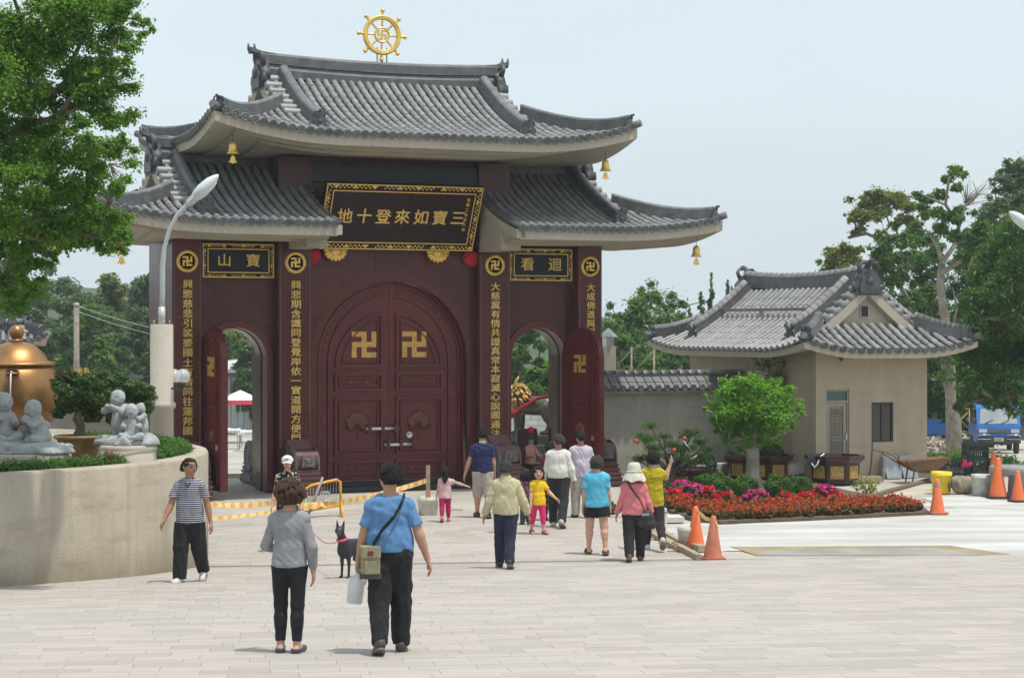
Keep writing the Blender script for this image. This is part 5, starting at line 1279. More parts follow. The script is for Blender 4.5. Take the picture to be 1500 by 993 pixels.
# bamboo spires
for i, (px, yt, Y, w) in enumerate(((1026, 430, 82, 34), (1042, 402, 84, 26), (1066, 412, 84, 26), (1010, 455, 80, 40), (1050, 450, 79, 44), (1082, 432, 86, 26), (1062, 446, 81, 40))):
    p = at(px, yt, Y); h = p.z - gz(p.x, p.y); rx = w / 2 * Y / F; rr = random.Random(i)
    cl = [(rr.gauss(0, rx * .75 * (1.08 - q)), rr.gauss(0, rx * .6 * (1.08 - q)), h * (.2 + .8 * q), rx * (.62 - .5 * q) * rr.uniform(.5, 1.1), 1.3) for q in np.linspace(0, 1, 46)]
    tree('bamboo_clump', ('feathery bamboo clump left of the tallest spire', 'tallest bamboo spire against the sky left of the lodge ridge', 'second tall bamboo spire nearest the lodge ridge', 'low leafy bamboo beside the round-topped tree', 'low leafy bamboo below the two spires', 'bamboo tip just left of the lodge ridge end', 'low bamboo thicket against the lodge ridge')[i], (p.x, p.y, gz(p.x, p.y)), h, rx, h * .4, 18, rx * .5, 130, .22, L_bam, seed=150 + i, tr=.07, clumps=cl, trunk_to=h * .97, cat='bamboo', droop=.6, asp=.25, zc=h * .6)
# trees behind the lodge
def px_tree(lab, tx, Y, lst, lm, npl, ls, seed, sq=.75, name='broadleaf_tree', tr=.11, fork=.45):
    r = random.Random(seed); b0 = at(tx, 600, Y); o = Vector((b0.x, b0.y, gz(b0.x, b0.y))); s_ = Y / F; cl = []; top = max(at(x, y, Y).z for x, y, _ in lst) - o.z
    for x, y, rd in lst:
        d = r.uniform(-1.3, 1.3); p = at(x, y, Y + d) - o; cl.append((p.x, p.y, p.z, rd * s_ * .8, sq))
        for k in range(8): cl.append((p.x + r.gauss(0, rd * s_ * .7), p.y + r.gauss(0, rd * s_ * .7), p.z + r.gauss(0, rd * s_ * .5), rd * s_ * r.uniform(.28, .5), sq))
    t = thing(name, lab, 'tree', o); b = MB(); h = top * fork; branch_mesh(b, [(.1 * math.sin(q * 3) * q, 0, h * q) for q in np.linspace(0, 1, 6)], cl, tr, seed, .12, 6, .012); b.obj('trunk', M_bark, t)
    inst('crown', leaf_mesh('crown', cl, npl, ls, lm, seed, asp=.45, shell=.15, up=.9), t)
px_tree('broad round-topped green tree between gate and lodge', 950, 88, [(935,446,20),(958,437,20),(982,450,19),(918,466,19),(945,466,24),(975,470,24),(998,474,16),(905,490,18),(932,492,24),(962,496,24),(990,500,22)], L_mid, 110, .2, 131, tr=.16)
px_tree('green tree close behind the boundary wall by the gate edge', 900, 78, [(895,480,15),(910,500,18),(893,510,16),(920,520,20),(900,535,18),(940,530,20)], L_mid, 100, .18, 132)
px_tree('lower green tree under the round-topped tree, right side', 1000, 78, [(965,515,20),(990,520,20),(1010,500,18),(1025,485,16),(1015,520,20),(980,535,18),(1040,500,16),(1060,490,14)], L_mid, 100, .18, 133)
px_tree('tall airy olive-yellow tree behind the lodge ridge', 1296, 84, [(1268,300,14),(1285,289,16),(1302,288,14),(1318,298,14),(1332,304,12),(1254,312,10),(1275,315,15),(1295,308,13),(1330,322,11),(1262,325,10),(1256,338,8),(1310,332,8),(1340,326,8),(1288,347,7),(1302,352,9),(1325,345,7),(1345,340,7),(1248,322,6)], L_yel, 62, .17, 171)
px_tree('small yellowish tree crown left of the lodge gable', 1236, 80, [(1216,390,12),(1230,383,15),(1246,380,13),(1222,373,10),(1240,366,11),(1256,368,8),(1263,385,6),(1210,398,8),(1238,398,14)], L_yel, 70, .17, 172)
px_tree('green tree close behind the lodge gable', 1312, 78, [(1300,360,15),(1320,355,15),(1300,385,18),(1322,378,18),(1300,412,15),(1318,402,15),(1295,432,14),(1310,455,14),(1330,455,12),(1285,372,10),(1290,395,12),(1342,440,12)], L_mid, 85, .18, 173)
px_tree('green tree between the lodge gable and the gnarled tree', 1352, 80, [(1340,352,17),(1360,350,15),(1345,385,17),(1352,408,16),(1365,380,14),(1372,402,14),(1360,430,18),(1345,455,18),(1375,450,18),(1330,430,9),(1372,362,12)], L_mid, 85, .18, 179)
px_tree('green tree behind the bare-limbed tree', 1425, 82, [(1430,338,16),(1415,360,18),(1440,370,20),(1405,388,18),(1425,400,22),(1445,402,20),(1400,420,20),(1422,432,22),(1445,440,22),(1400,460,22),(1425,470,22),(1410,500,22),(1440,500,22),(1385,430,14),(1390,480,18)], L_mid, 90, .18, 174)
px_tree('tall grey-green tree left of the tallest tree at the right edge', 1468, 90, [(1465,300,14),(1450,311,16),(1440,326,15),(1462,330,18),(1485,326,20),(1470,345,18),(1492,350,20),(1455,350,16),(1475,372,20),(1462,390,20)], L_hill, 85, .22, 180)
px_tree('tallest dark tree at the right edge behind the others', 1500, 94, [(1465,262,11),(1480,248,15),(1495,240,14),(1476,275,15),(1495,264,20),(1492,295,20),(1510,280,30),(1512,245,22),(1500,312,22),(1525,300,30)], L_hill, 95, .24, 175, tr=.16)
bgtree(1350, 440, 82, 130, L_dark, 176, 'dark shaded tree behind the half-hidden truck', npl=300, ls=.2, n=40)
bgtree(1450, 450, 84, 140, L_dark, 177, 'dark tree behind the parked trucks', npl=300, ls=.2, n=40)
bgtree(1290, 440, 72, 80, L_dark, 178, 'dark tree hidden behind the lodge wall', npl=260, ls=.18, n=24)
# bare-limbed tree
p0 = at(1394, 600, 66); o_ = Vector((p0.x, p0.y, gz(p0.x, p0.y))); L_ = lambda px, py, dy=0: at(px, py, 66 + dy) - o_
t = thing('gnarled_tree', 'tall gnarled tree with bare limbs and sparse leaf tufts right of the lodge gable', 'tree', o_)
b = MB(); sc_ = 66 / F
b.tube([(0, 0, 0), L_(1392, 540), L_(1385, 470), L_(1377, 420), L_(1380, 385)], [.2, .17, .15, .14, .12], 9)
for pts, r0 in (([(1380, 385), (1398, 360), (1405, 330), (1385, 300), (1390, 262), (1400, 240)], .1), ([(1380, 400), (1420, 375), (1452, 355), (1475, 345)], .09), ([(1380, 385), (1372, 360), (1360, 340), (1345, 335), (1320, 338)], .07), ([(1405, 330), (1415, 300), (1432, 285), (1445, 270)], .05), ([(1432, 285), (1425, 265)], .02), ([(1432, 285), (1450, 285)], .02), ([(1415, 300), (1418, 270)], .025), ([(1385, 300), (1360, 290), (1345, 282)], .04), ([(1398, 360), (1425, 340), (1430, 318)], .05), ([(1425, 375), (1415, 410), (1437, 388)], .04), ([(1395, 480), (1402, 450), (1395, 420)], .06), ([(1452, 355), (1440, 335), (1415, 335)], .04)):
    n = len(pts); b.tube([L_(x, y, .4 * math.sin(i * 2 + x)) for i, (x, y) in enumerate(pts)], [max(.014, r0 * (1 - .75 * i / (n - 1))) for i in range(n)], 6)
rr = random.Random(3)
for k in range(46):
    x, y = rr.gauss(1428, 18), rr.gauss(285, 14); q = L_(1415, 302); e = L_(x, y, rr.uniform(-.5, .5)); b.tube([q, q.lerp(e, .5) + Vector((rr.uniform(-.1, .1), 0, .08)), e], [.013, .008, .005], 4)
b.obj('trunk', M_barkp, t)
cl = [(*L_(x, y, rr.uniform(-.6, .6)), rad * sc_) for x, y, rad in ((1400, 252, 13), (1388, 262, 10), (1412, 256, 8), (1378, 285, 12), (1402, 275, 10), (1345, 287, 10), (1358, 292, 12), (1372, 312, 14), (1392, 318, 14), (1405, 308, 10), (1350, 302, 9), (1378, 335, 14), (1404, 322, 10), (1398, 345, 14), (1425, 345, 16), (1440, 332, 14), (1355, 315, 10), (1430, 365, 16), (1412, 380, 16), (1445, 350, 12), (1368, 372, 12), (1340, 335, 12))]
inst('crown', leaf_mesh('crown', cl, 170, .17, L_mid, 8, asp=.5, shell=.25), t)
# near dark tree at the right edge
_c = [(1490,345,34),(1462,375,30),(1500,390,40),(1440,400,26),(1470,420,34),(1425,438,22),(1450,455,30),(1495,450,36),(1430,480,24),(1470,490,32),(1415,512,18),(1440,520,26),(1490,520,34),(1418,545,18),(1445,555,24),(1475,560,28),(1425,575,16),(1455,585,18),(1495,580,26),(1410,590,10),(1478,598,12),(1412,480,14),(1520,420,40),(1530,500,40),(1550,350,40),(1560,570,40),(1520,320,30)]
o_ = Vector((14.6, 50.2, 0)); rr = random.Random(9); cl = []
for px, py, rad in _c:
    for q in range(2):
        Y = rr.uniform(48.6, 51.8); p = at(px + rr.uniform(-6, 6), py + rr.uniform(-6, 6), Y) - o_; cl.append((p.x, p.y, p.z, rad * Y / F * .95, .8))
t = thing('evergreen_tree', 'dense dark green tree drooping over the blue truck at the right edge', 'tree', o_)
b = MB(); branch_mesh(b, [(0, 0, 0), (.1, 0, 1), (0, .1, 2), (.1, 0, 3), (0, 0, 4)], cl, .26, 2, .1, 7); b.obj('trunk', M_bark, t)
inst('crown', leaf_mesh('crown', cl, 520, .13, L_edge, 21, up=.6, shell=.35, asp=.42, droop=.5), t)
p = at(1402, 620, 60); t = thing('bare_trunk', 'pale leaning tree trunk between the two blue trucks', 'tree', (p.x, p.y, gz(p.x, p.y))); b = MB(); b.tube([(0, 0, 0), (-.05, 0, 1.2), (-.28, 0, 2.4), (-.45, 0, 3.6)], [.2, .17, .15, .13], 9); b.obj('trunk', M_barkp, t); inst('crown', leaf_mesh('crown', [(-.5, 0, 3.6, .7), (-.2, .2, 3.2, .5), (-.3, -.2, 2.6, .35), (.2, 0, 2.2, .3)], 260, .14, L_mid, 4), t)
# ------------------------------------------------------------------ flower bed
def soil_poly(name, px, m, h):
    b = MB(); P = [gp(*q) for q in px]; b.prism([(p.x, p.y) for p in P], -.02, h); return tag(b.obj(name, m), kind='structure')
M_soil = mat('bed_soil', (.12, .09, .06), .95, 0, .3, 5, 1, 30)
soil_poly('flower_bed_soil', ((966, 742), (985, 752), (1010, 761), (1054, 767), (1180, 762), (1362, 753), (1345, 738), (1245, 722), (1190, 708), (1050, 700), (985, 712)), M_soil, .05)
Lred = leafmat('salvia_leaf', (.07, .10, .025), (.15, .11, .03), (.16, .055, .025), .25)
Bred = leafmat('scarlet_blossom', (.46, .045, .022), (.60, .12, .04), None, .3); Bcrim = leafmat('crimson_blossom', (.55, .008, .03), (.7, .02, .05), None, .3); Bpink = leafmat('magenta_blossom', (.55, .02, .25), (.72, .06, .38), None, .3)
sal = []
for v_ in range(4):
    r = random.Random(v_); lf = leaf_mesh('foliage', [(0, 0, .09, .12, .75), (.06, .04, .09, .08), (-.06, -.03, .09, .09)], 120, .07, Lred, v_, asp=.5)
    cl = [(r.gauss(0, .07), r.gauss(0, .07), .165 + r.uniform(-.05, .06), .03, 1.4) for _ in range(9)]
    bl = leaf_mesh('blossoms', cl, 11, .042, Bred, v_ + 9, shell=.2, asp=.6); sal.append((lf, bl))
fe = [(966, 743), (985, 752), (1010, 760), (1054, 766), (1120, 764.5), (1180, 761.5), (1270, 756.5), (1360, 752.5)]
r = random.Random(12); n = 0
for row in range(4):
    x = 968 + row * 3
    while x < 1356 - row * 14:
        for (xa, ya), (xb, yb) in zip(fe[:-1], fe[1:]):
            if xa <= x <= xb: y = ya + (yb - ya) * (x - xa) / (xb - xa)
        p = gp(x, y - 2 - row * 4.2); p += Vector((r.uniform(-.05, .05), r.uniform(-.1, .1), .04))
        k_ = row_n = (row_n + 1) if x > 968 + row * 3 else 1; t = thing('salvia_plant', ORD(k_) + ' scarlet bedding plant from the left in the ' + ('front', 'second', 'third', 'rear')[row] + ' row of the bed', 'flower', p, r.uniform(0, 6), 'scarlet bedding plants along the front of the flower bed')
        lf, bl = sal[n % 4]; s_ = r.uniform(.85, 1.15); inst('foliage', lf, t, Matrix.Scale(s_, 4)); inst('blossoms', bl, t, Matrix.Scale(s_, 4)); n += 1
        x += 14.5 + r.uniform(-1.5, 1.5)
def mound(px, py, rad, bm, lab, sd):
    p = gp(px, py); t = thing('impatiens_mound', lab, 'flower', p, 0, 'impatiens mounds in the middle of the bed'); s_ = rad * p.y / F
    inst('foliage', leaf_mesh('foliage', [(0, 0, s_ * .5, s_ * .95, .75), (s_ * .4, -.1, s_ * .35, s_ * .6), (-s_ * .4, -.1, s_ * .35, s_ * .6)], 260, .09, L_dark, sd, shell=.6), t)
    q = random.Random(sd); cl = []
    for _ in range(46):
        a, e = q.uniform(0, 6.28), q.uniform(.1, 1.45); cl.append((s_ * 1.05 * math.cos(a) * math.cos(e), s_ * 1.05 * math.sin(a) * math.cos(e), s_ * .45 + s_ * .72 * math.sin(e), .035, .7))
    inst('blossoms', leaf_mesh('blossoms', cl, 7, .075, bm, sd + 1, shell=.1, up=.6, asp=.9), t)
for i, a in enumerate(((998, 729, 21, Bpink, 'magenta impatiens mound at the rear left of the bed'), (1036, 735, 19, Bcrim, 'crimson impatiens mound between the two left magenta mounds'), (984, 738, 18, Bcrim, 'crimson impatiens mound at the left end of the bed'), (1014, 735, 22, Bpink, 'large magenta impatiens mound left of the ball bushes'), (1060, 744, 20, Bcrim, 'crimson impatiens mound in front of the leftmost ball bush'), (1106, 743, 21, Bpink, 'magenta impatiens mound in front of the middle ball bush'), (1152, 744, 19, Bcrim, 'crimson impatiens mound right of the middle magenta mound'), (1184, 742, 18, Bcrim, 'smaller crimson impatiens mound toward the right of the bed'), (1208, 732, 18, Bpink, 'magenta impatiens mound below the black sheet on the pot'), (1226, 738, 13, Bcrim, 'low crimson impatiens mound at the right end of its row'))): mound(*a, 40 + i)
def ball_bush(px, ybot, rad, lab, sd, m=L_box, Y=None, pot=False):
    p = gp(px, ybot) if Y is None else at(px, ybot, Y); s_ = rad * p.y / F; t = thing('ball_bush', lab, 'bush', p, 0, 'clipped ball bushes')
    inst('foliage', leaf_mesh('foliage', [(0, 0, s_ * .85, s_, .86)], 2600, .062, m, sd, shell=.8, flat=1.1, up=.2, asp=.4), t)
    b = MB(); b.tube([(0, 0, 0), (0, 0, s_ * .9)], .04, 6); b.obj('stem', M_bark, t)
for i, a in enumerate(((1030, 722, 16, 'small clipped ball bush at the left of the row'), (1051, 727, 20, 'large clipped ball bush left of the lime-green tree trunk'), (1091, 731, 20, 'clipped ball bush directly in front of the lime-green tree'), (1141, 731, 21, 'large clipped ball bush right of the lime-green tree'), (1172, 727, 18, 'clipped ball bush at the right of the row'))): ball_bush(*a, 60 + i)
# octagonal planters
M_pur = mat('dark_purple_glaze', (.055, .02, .025), .32, 0, .2, 3); M_och = mat('ochre_relief_panel', (.38, .25, .06), .5, 0, .45, 9, 1.0, 24)
def octopot(lab, px, ybot, r, h, rz=.2, Y=None):
    p = gp(px, ybot); t = thing('octagonal_planter', lab, 'planter', p, rz); b = MB(); n = 8
    b.lathe([(r * .72, 0), (r * .78, .05), (r * .78, h * .12), (r * .84, h * .16), (r * .88, h * .72), (r * .92, h * .76), (r * 1.05, h * .88), (r * 1.06, h), (r * .9, h), (r * .88, h * .9), (0, h * .9)], n, smooth=False); bd = b.obj('bowl', M_pur, t)
    for k in range(8):
        a = 2 * PI * (k + .5) / 8; rr_ = r * .86 * math.cos(PI / 8); w = r * .22
        b = MB(); b.prism([(-w, h * .22), (w, h * .22), (w, h * .66), (-w, h * .66)], -.025, .01, 'y')
        m = Matrix.Rotation(a + PI / 2, 4, 'Z') @ Matrix.Translation((0, -rr_ - .004, 0)); pn = b.obj('relief_panel', M_och, t, mtx=m)
    return t, p
octopot('large dark purple octagonal planter behind the lime-green tree', 1112, 703, .85, .62)
octopot('dark purple octagonal planter with black sheet in front of the lodge door', 1222, 708, .70, .68, .35)
octopot('low purple planter with ochre panels behind the bonsai pine', 1006, 712, .66, .42, .1)
p = gp(1176, 706); M_plast = mat('black_plastic_sheet', (.015, .016, .02), .3, 0, .3, 8, .5, 20)
t = thing('plastic_sheet', 'black plastic sheet with white cord draped over the planter rim', 'sheet', G(0, 0, 0)); t.location = gp(1222, 708)
rows = [[(-.74 + .42 * u + .03 * math.sin(v * 5), -.5 + .5 * u * .3 - .06 * v, .70 - .3 * v + .03 * math.sin(u * 9 + v * 4) + .02) for u in np.linspace(0, 1, 9)] for v in np.linspace(0, 1, 7)]
b = MB(); b.grid(rows, True); b.obj('sheet', M_plast, t); b = MB(); b.tube([(-.30, -.40, .73), (-.42, -.48, .66), (-.48, -.56, .5), (-.56, -.58, .42), (-.62, -.57, .52)], .016, 6); b.obj('cord', mat('white_cord', (.7, .7, .68), .7), t)
for px, yb, rad, lab in ((1033, 690, 17, 'dark ball bush in a black pot before the grey wall'), (1078, 676, 16, 'dark ball bush behind the large octagonal planter, left side'), (1128, 676, 19, 'dark ball bush behind the large octagonal planter, right side')):
    ball_bush(px, yb + 6, rad, lab, int(px), L_dark, 48.5)
q = at(1033, 694, 48.5); t = thing('plant_pot', 'black tub under the dark ball bush by the grey wall', 'pot', (q.x, q.y, 0)); b = MB(); b.lathe([(.26, 0), (.32, q.z + .1), (.34, q.z + .12), (.28, q.z + .12), (0, q.z + .08)], 24); b.obj('tub', mat('black_tub', (.02, .02, .02), .5), t)
for px0, px1, y, lab in ((1000, 1062, 682, 'pale stone kerb behind the bonsai pine'), (1138, 1180, 680, 'pale stone kerb left of the planter with the black sheet')):
    a, c = at(px0, y, 48), at(px1, y, 48.9); m = (a + c) / 2; t = thing('stone_kerb', lab, 'kerb', (m.x, m.y, 0), math.atan2(c.y - a.y, c.x - a.x)); L2 = (c - a).length / 2
    b = MB(); b.box(-L2, L2, -.16, .16, .12, .36, 0); b.obj('coping', mat('pale_kerb', (.5, .48, .44), .8, 0, .15, 4, .3, 50), t); b = MB(); b.box(-L2 + .02, L2 - .02, -.12, .12, 0, .12); b.obj('base', M_screed, t)
# lime-green tree
p = gp(1101, 715); s_ = p.y / F; r = random.Random(2)
cl = [((x - 1101) * s_ * .9 + r.uniform(-.05, .05), r.uniform(-.5, .5), (715 - y) * s_, rd * s_ * r.uniform(.62, .86), .8) for x, y, rd in ((1062, 585, 22), (1080, 570, 20), (1100, 565, 18), (1118, 572, 20), (1138, 580, 20), (1150, 598, 18), (1052, 605, 18), (1072, 605, 24), (1096, 592, 24), (1120, 600, 26), (1142, 615, 20), (1060, 622, 18), (1082, 625, 22), (1104, 620, 24), (1128, 628, 20), (1070, 640, 15), (1096, 640, 16), (1118, 642, 15), (1140, 635, 14), (1045, 595, 11), (1160, 585, 11), (1108, 553, 11), (1085, 558, 11), (1157, 610, 10), (1050, 618, 10), (1088, 598, 22), (1108, 608, 24))] + [((70 * math.cos(a)) * s_ * q, r.uniform(-.3, .3), (715 - 600 + 48 * math.sin(a) * q) * s_, r.uniform(3.5, 7.5) * s_, .9) for a, q in [(i * .19 - .3, r.uniform(.74, 1.1)) for i in range(34)]]
t = thing('lime_tree', 'rounded lime-green maple with stout fluted trunk in the flower bed', 'tree', p)
b = MB(); b.tube([(0, 0, 0), (0, 0, .06), (.01, 0, .2), (.03, 0, .6), (.02, 0, .95)], [.36, .26, .17, .15, .16], 12)
for a in range(7): b.tube([(.14 * math.cos(a * .9), .14 * math.sin(a * .9), .28), (.27 * math.cos(a * .9), .27 * math.sin(a * .9), .06), (.48 * math.cos(a * .9), .48 * math.sin(a * .9), -.02)], [.05, .06, .02], 6)
branch_mesh(b, [(0, 0, .5), (.02, 0, .8), (.03, 0, 1.05)], cl, .1, 3, .1, 6, .01); b.obj('trunk', M_barkp, t)
inst('crown', leaf_mesh('crown', cl, 230, .125, L_lime, 7, up=.9, shell=.1, asp=.3, droop=.25), t)
# wispy vine on the lodge corner
o_ = HL(-.15, 1.4, 0); r = random.Random(5); cl = [(at(x, y, 49.4) - o_).to_tuple() + (rd * .017,) for x, y, rd in ((1105, 520, 12), (1118, 512, 12), (1135, 520, 12), (1150, 530, 12), (1125, 535, 14), (1142, 548, 12), (1158, 560, 11), (1150, 575, 12), (1165, 590, 9), (1112, 535, 10), (1140, 562, 12), (1128, 552, 12))]
t = thing('climbing_shrub', 'loose twiggy shrub against the shaded lodge wall above the lime-green tree', 'shrub', o_); b = MB(); branch_mesh(b, [(0, 0, 0), (0, -.05, 1.), (0, -.1, 1.9), (.05, -.1, 2.5)], cl, .05, 2, .1, 5, .006); b.obj('stems', M_bark, t)
inst('foliage', leaf_mesh('foliage', cl, 75, .085, L_mid, 6, shell=.2, asp=.45), t)
# bonsai pine
p = gp(983, 716); s_ = p.y / F; P_ = lambda x, y, d=0: ((x - 983) * s_, d, (716 - y) * s_)
t = thing('bonsai_pine', 'cloud-pruned bonsai pine with flat needle pads by the grey wall', 'tree', p); b = MB()
r = random.Random(8); pads = [(955, 624, 11), (938, 638, 9), (948, 643, 13), (974, 640, 10), (1012, 634, 13), (1003, 640, 8), (985, 652, 14), (958, 656, 14), (1008, 656, 14), (1026, 648, 12), (1034, 658, 12), (980, 668, 13), (1002, 670, 13), (938, 672, 12), (1016, 678, 12), (960, 668, 12), (994, 658, 12), (1024, 668, 10)]
b.tube([P_(983, 716), P_(986, 700), P_(984, 688), P_(990, 678)], [.11, .09, .08, .06], 8)
for x, y, rd in pads:
    d = r.uniform(-.3, .3); m_ = (x + 986) / 2 + r.uniform(-6, 6); b.tube([P_(985, 692), P_(m_, (y + 700) / 2 + 4, d * .5), P_(x, y + 4, d)], [.045, .03, .012], 6)
b.obj('trunk', mat('dark_pine_bark', (.07, .05, .04), .9, 0, .3, 8, 1, 30), t)
cl = [(*P_(x, y, r.uniform(-.25, .25)), rd * s_ * 1.1, .42) for x, y, rd in pads]; inst('needle_pads', leaf_mesh('needle_pads', cl, 330, .095, L_pine, 5, up=.9, shell=.2, asp=.16), t)
b = MB()
for x, y in ((931, 645), (1001, 641), (986, 658)): b.ball(P_(x, y, -.3), .055, 8, 6)
b.obj('orange_fruit', mat('orange_red_fruit', (.5, .07, .03), .5), t)
b = MB(); b.tube([P_(1012, 660, -.2), P_(1004, 650, -.25), P_(1000, 644, -.2)], .014, 5); b.tube([P_(1020, 666, -.2), P_(1010, 672, -.25)], .014, 5); b.obj('white_tie', _mc['white_cord'], t)
for px, py, sc_, lab in ((962, 742, .3, 'low dark leafy plant behind the pink-bloused woman'), (972, 730, .32, 'leafy green plant left of the magenta flowers'), (1268, 722, .28, 'small grey-green tuft beyond the right end of the red flowers'), (890, 752, .2, 'green plant at the foot of the right drum stone')):
    q = gp(px, py); t = thing('leafy_plant', lab, 'plant', q); inst('leaves', leaf_mesh('leaves', [(0, 0, sc_ * .5, sc_, .8)], 320, .09, L_dark if px != 1268 else L_yel, int(px), asp=.35), t)

# ------------------------------------------------------------------ cones, barricade, tape, buckets, planks
M_cone = mat('orange_cone_plastic', (.78, .17, .055), .5, 0, .12, 6, obj=True); M_conef = mat('faded_dusty_cone', (.50, .17, .10), .75, 0, .22, 5, .3, 30, obj=True); M_rub = mat('black_rubber_base', (.05, .045, .04), .8)
def cone(lab, px, py, h, m, base, tilt=0., worn=False, white=False):
    p = gp(px, py); t = thing('traffic_cone', lab, 'traffic cone', p, random.uniform(0, .6), 'orange traffic cones'); s = h / .7
    b = MB(); b.box(-.19 * s, .19 * s, -.19 * s, .19 * s, 0, .035 * s, .05 * s); b.obj('base', base, t)
    b = MB(); b.lathe([(.155 * s, .03 * s), (.15 * s, .05 * s), (.105 * s, .3 * s), (.045 * s, .66 * s), (.03 * s, h), (.02 * s, h), (.02 * s, h - .02)], 24, smooth=True); b.obj('body', m, t, mtx=Matrix.Rotation(tilt, 4, 'Y'))
    if worn: b = MB(); b.lathe([(.066 * s, .54 * s), (.054 * s, .62 * s)], 24); b.v = [(x * 1.02, y * 1.02, z) for x, y, z in b.v]; b.obj('worn_band', mat('rubbed_grey_band', (.33, .22, .20), .8, 0, .3, 10), t)
cone('bright orange cone tied with tape beside the concrete blocks', 1019, 803, .71, M_cone, M_rub)
cone('faded dusty cone on a red base nearest the camera', 1044, 819, .70, M_conef, mat('faded_red_base', (.36, .11, .07), .8), .02)
cone('orange cone at the right tip of the red flowers', 1373, 752, .69, M_cone, M_conef, worn=True)
cone('orange cone left of the round stone table', 1462, 729, .88, M_cone, M_rub)
cone('orange cone standing behind another cone near the weeds', 1455, 697, .62, M_cone, M_conef)
cone('orange cone in front of the round stone table', 1491, 734, .66, M_cone, M_rub)
t = thing('cord_tie', 'striped tape tying the bright cone to the faded cone', 'tape', gp(1019, 803)); q = gp(1044, 819) - gp(1019, 803)
b = MB(); A0, A1 = Vector((.03, -.05, .62)), q + Vector((.02, 0, .62)); b.sweep([A0, A0.lerp(A1, .5) - Vector((0, 0, .04)), A1, A1 + Vector((.06, -.1, -.1))], [(.004, -.03), (.004, .03), (-.004, .03), (-.004, -.03)]); 
def tape_mat():
    n = NT('yellow_warning_tape'); p = n.pos(); m_ = n.add('TexWave', wave_type='BANDS', bands_direction='X'); n.t.links.new(p, m_.inputs[0]); m_.inputs['Scale'].default_value = 2.2; m_.inputs['Distortion'].default_value = 3; m_.inputs['Detail'].default_value = 3; m_.inputs['Detail Scale'].default_value = 6
    n.bsdf(n.mix(n.ramp(m_.outputs[1], .62, .72), (.84, .66, .22), (.80, .36, .14)), .4, 0, Transmission_Weight=0.); return n.m
M_tape = tape_mat(); b.obj('tape', M_tape, t)
def ribbon(lab, pts, w=.075, sag=.06):
    P = [Vector(p) for p in pts]; o = P[0].copy(); o.z = gz(o.x, o.y); t = thing('warning_tape', lab, 'tape', o); q = []
    for a, c in zip(P[:-1], P[1:]):
        for i in range(8): f = i / 8; q.append(a.lerp(c, f) - Vector((0, 0, sag * 4 * f * (1 - f))) - o)
    q.append(P[-1] - o); b = MB(); prof = []
    rows = []
    for i, p in enumerate(q):
        tw = .35 * math.sin(i * .5); rows.append([p + Vector((0, math.sin(tw) * w * s_, math.cos(tw) * w * s_)) for s_ in (-1, 0, 1)])
    b.grid(rows, True); b.obj('tape', M_tape, t)
def atg(px, py, ybase): q = gp(px, ybase); return at(px, py, q.y)
ribbon('upper strand of yellow warning tape from the planter to the wooden stake', [atg(300, 738, 775), atg(395, 737, 765), atg(470, 738, 757), atg(510, 733, 753), atg(627, 703, 751)], .05, .03)
ribbon('lower strand of yellow warning tape left of the barricade', [atg(300, 760, 778), atg(440, 742, 762), atg(470, 739, 757)], .032, .03)
p = gp(472, 757); t = thing('barricade', 'yellow tubular folding barricade leaning by the drum stone', 'barrier', p, R(28)); M_yel = mat('yellow_tube_paint', (.72, .36, .03), .4, 0, .15, 6)
b = MB(); b.tube([(-.42, .1, .02), (-.38, .1, .52), (-.2, .08, .62), (.3, .0, .72), (.38, 0, .68), (.4, 0, .02)], .028, 8); b.tube([(-.42, .1, .1), (.4, 0, .22)], .024, 8); b.tube([(.4, 0, .3), (.3, -.3, .02)], .022, 7); b.tube([(.4, 0, .3), (.52, .28, .02)], .022, 7); b.tube([(-.4, .1, .3), (-.44, -.2, .02)], .022, 7); b.obj('frame', M_yel, t)
b = MB()
for k in range(12): x = -.34 + .06 * k; b.tube([(x, .09 - .04 * (x + .4), .2 + .02 * k * .5), (x, .08 - .04 * (x + .4), .56 + .01 * k)], .007, 4)
b.obj('wire_bars', M_steel, t, 'stuff'); b = MB(); b.box(-.3, .25, .03, .05, .3, .42); b.obj('sign_plate', mat('scuffed_plate', (.5, .47, .4), .6, 0, .3, 12), t)
b = MB(); b.tube([(-.3, -.02, .05), (.02, .02, .78)], .025, 6); b.obj('loose_stick', M_screed, t)
M_wood = mat('weathered_timber', (.36, .29, .19), .85, 0, .3, 8, .6, 40); M_buck = mat('stained_white_bucket', (.52, .52, .46), .6, 0, .25, 6)
def bucket(lab, px, py, r, h, m, name='bucket', handle=True):
    p = gp(px, py); t = thing(name, lab, 'bucket', p, random.uniform(0, 3)); b = MB(); b.lathe([(0, 0), (r * .85, 0), (r * .98, h * .8), (r * 1.04, h * .82), (r * 1.04, h * .86), (r, h * .88), (r * 1.02, h), (r * .96, h), (r * .85, h * .3), (0, h * .28)], 24); b.obj('pail', m, t)
    if handle: b = MB(); b.tube([(r * math.cos(a), r * 1.05 * math.sin(a) * .2 - r * 1.02, h * .8 - r * .9 * math.sin(a)) for a in np.linspace(0, PI, 9)], .006, 4); b.obj('handle', M_steel, t)
    return t, p
_, p = bucket('white bucket of set concrete holding the wooden stake', 627, 754, .21, .36, M_buck)
t = thing('wooden_stake', 'wooden stake standing in the white bucket with tape tied to it', 'stake', p + Vector((0, 0, .1))); b = MB(); b.box(-.04, .04, -.03, .03, 0, .88); b.obj('stake', M_wood, t); b = MB(); b.box(-.05, .05, -.04, .04, .15, .4); b.obj('pink_band', mat('pink_tape', (.55, .28, .22), .7), t)
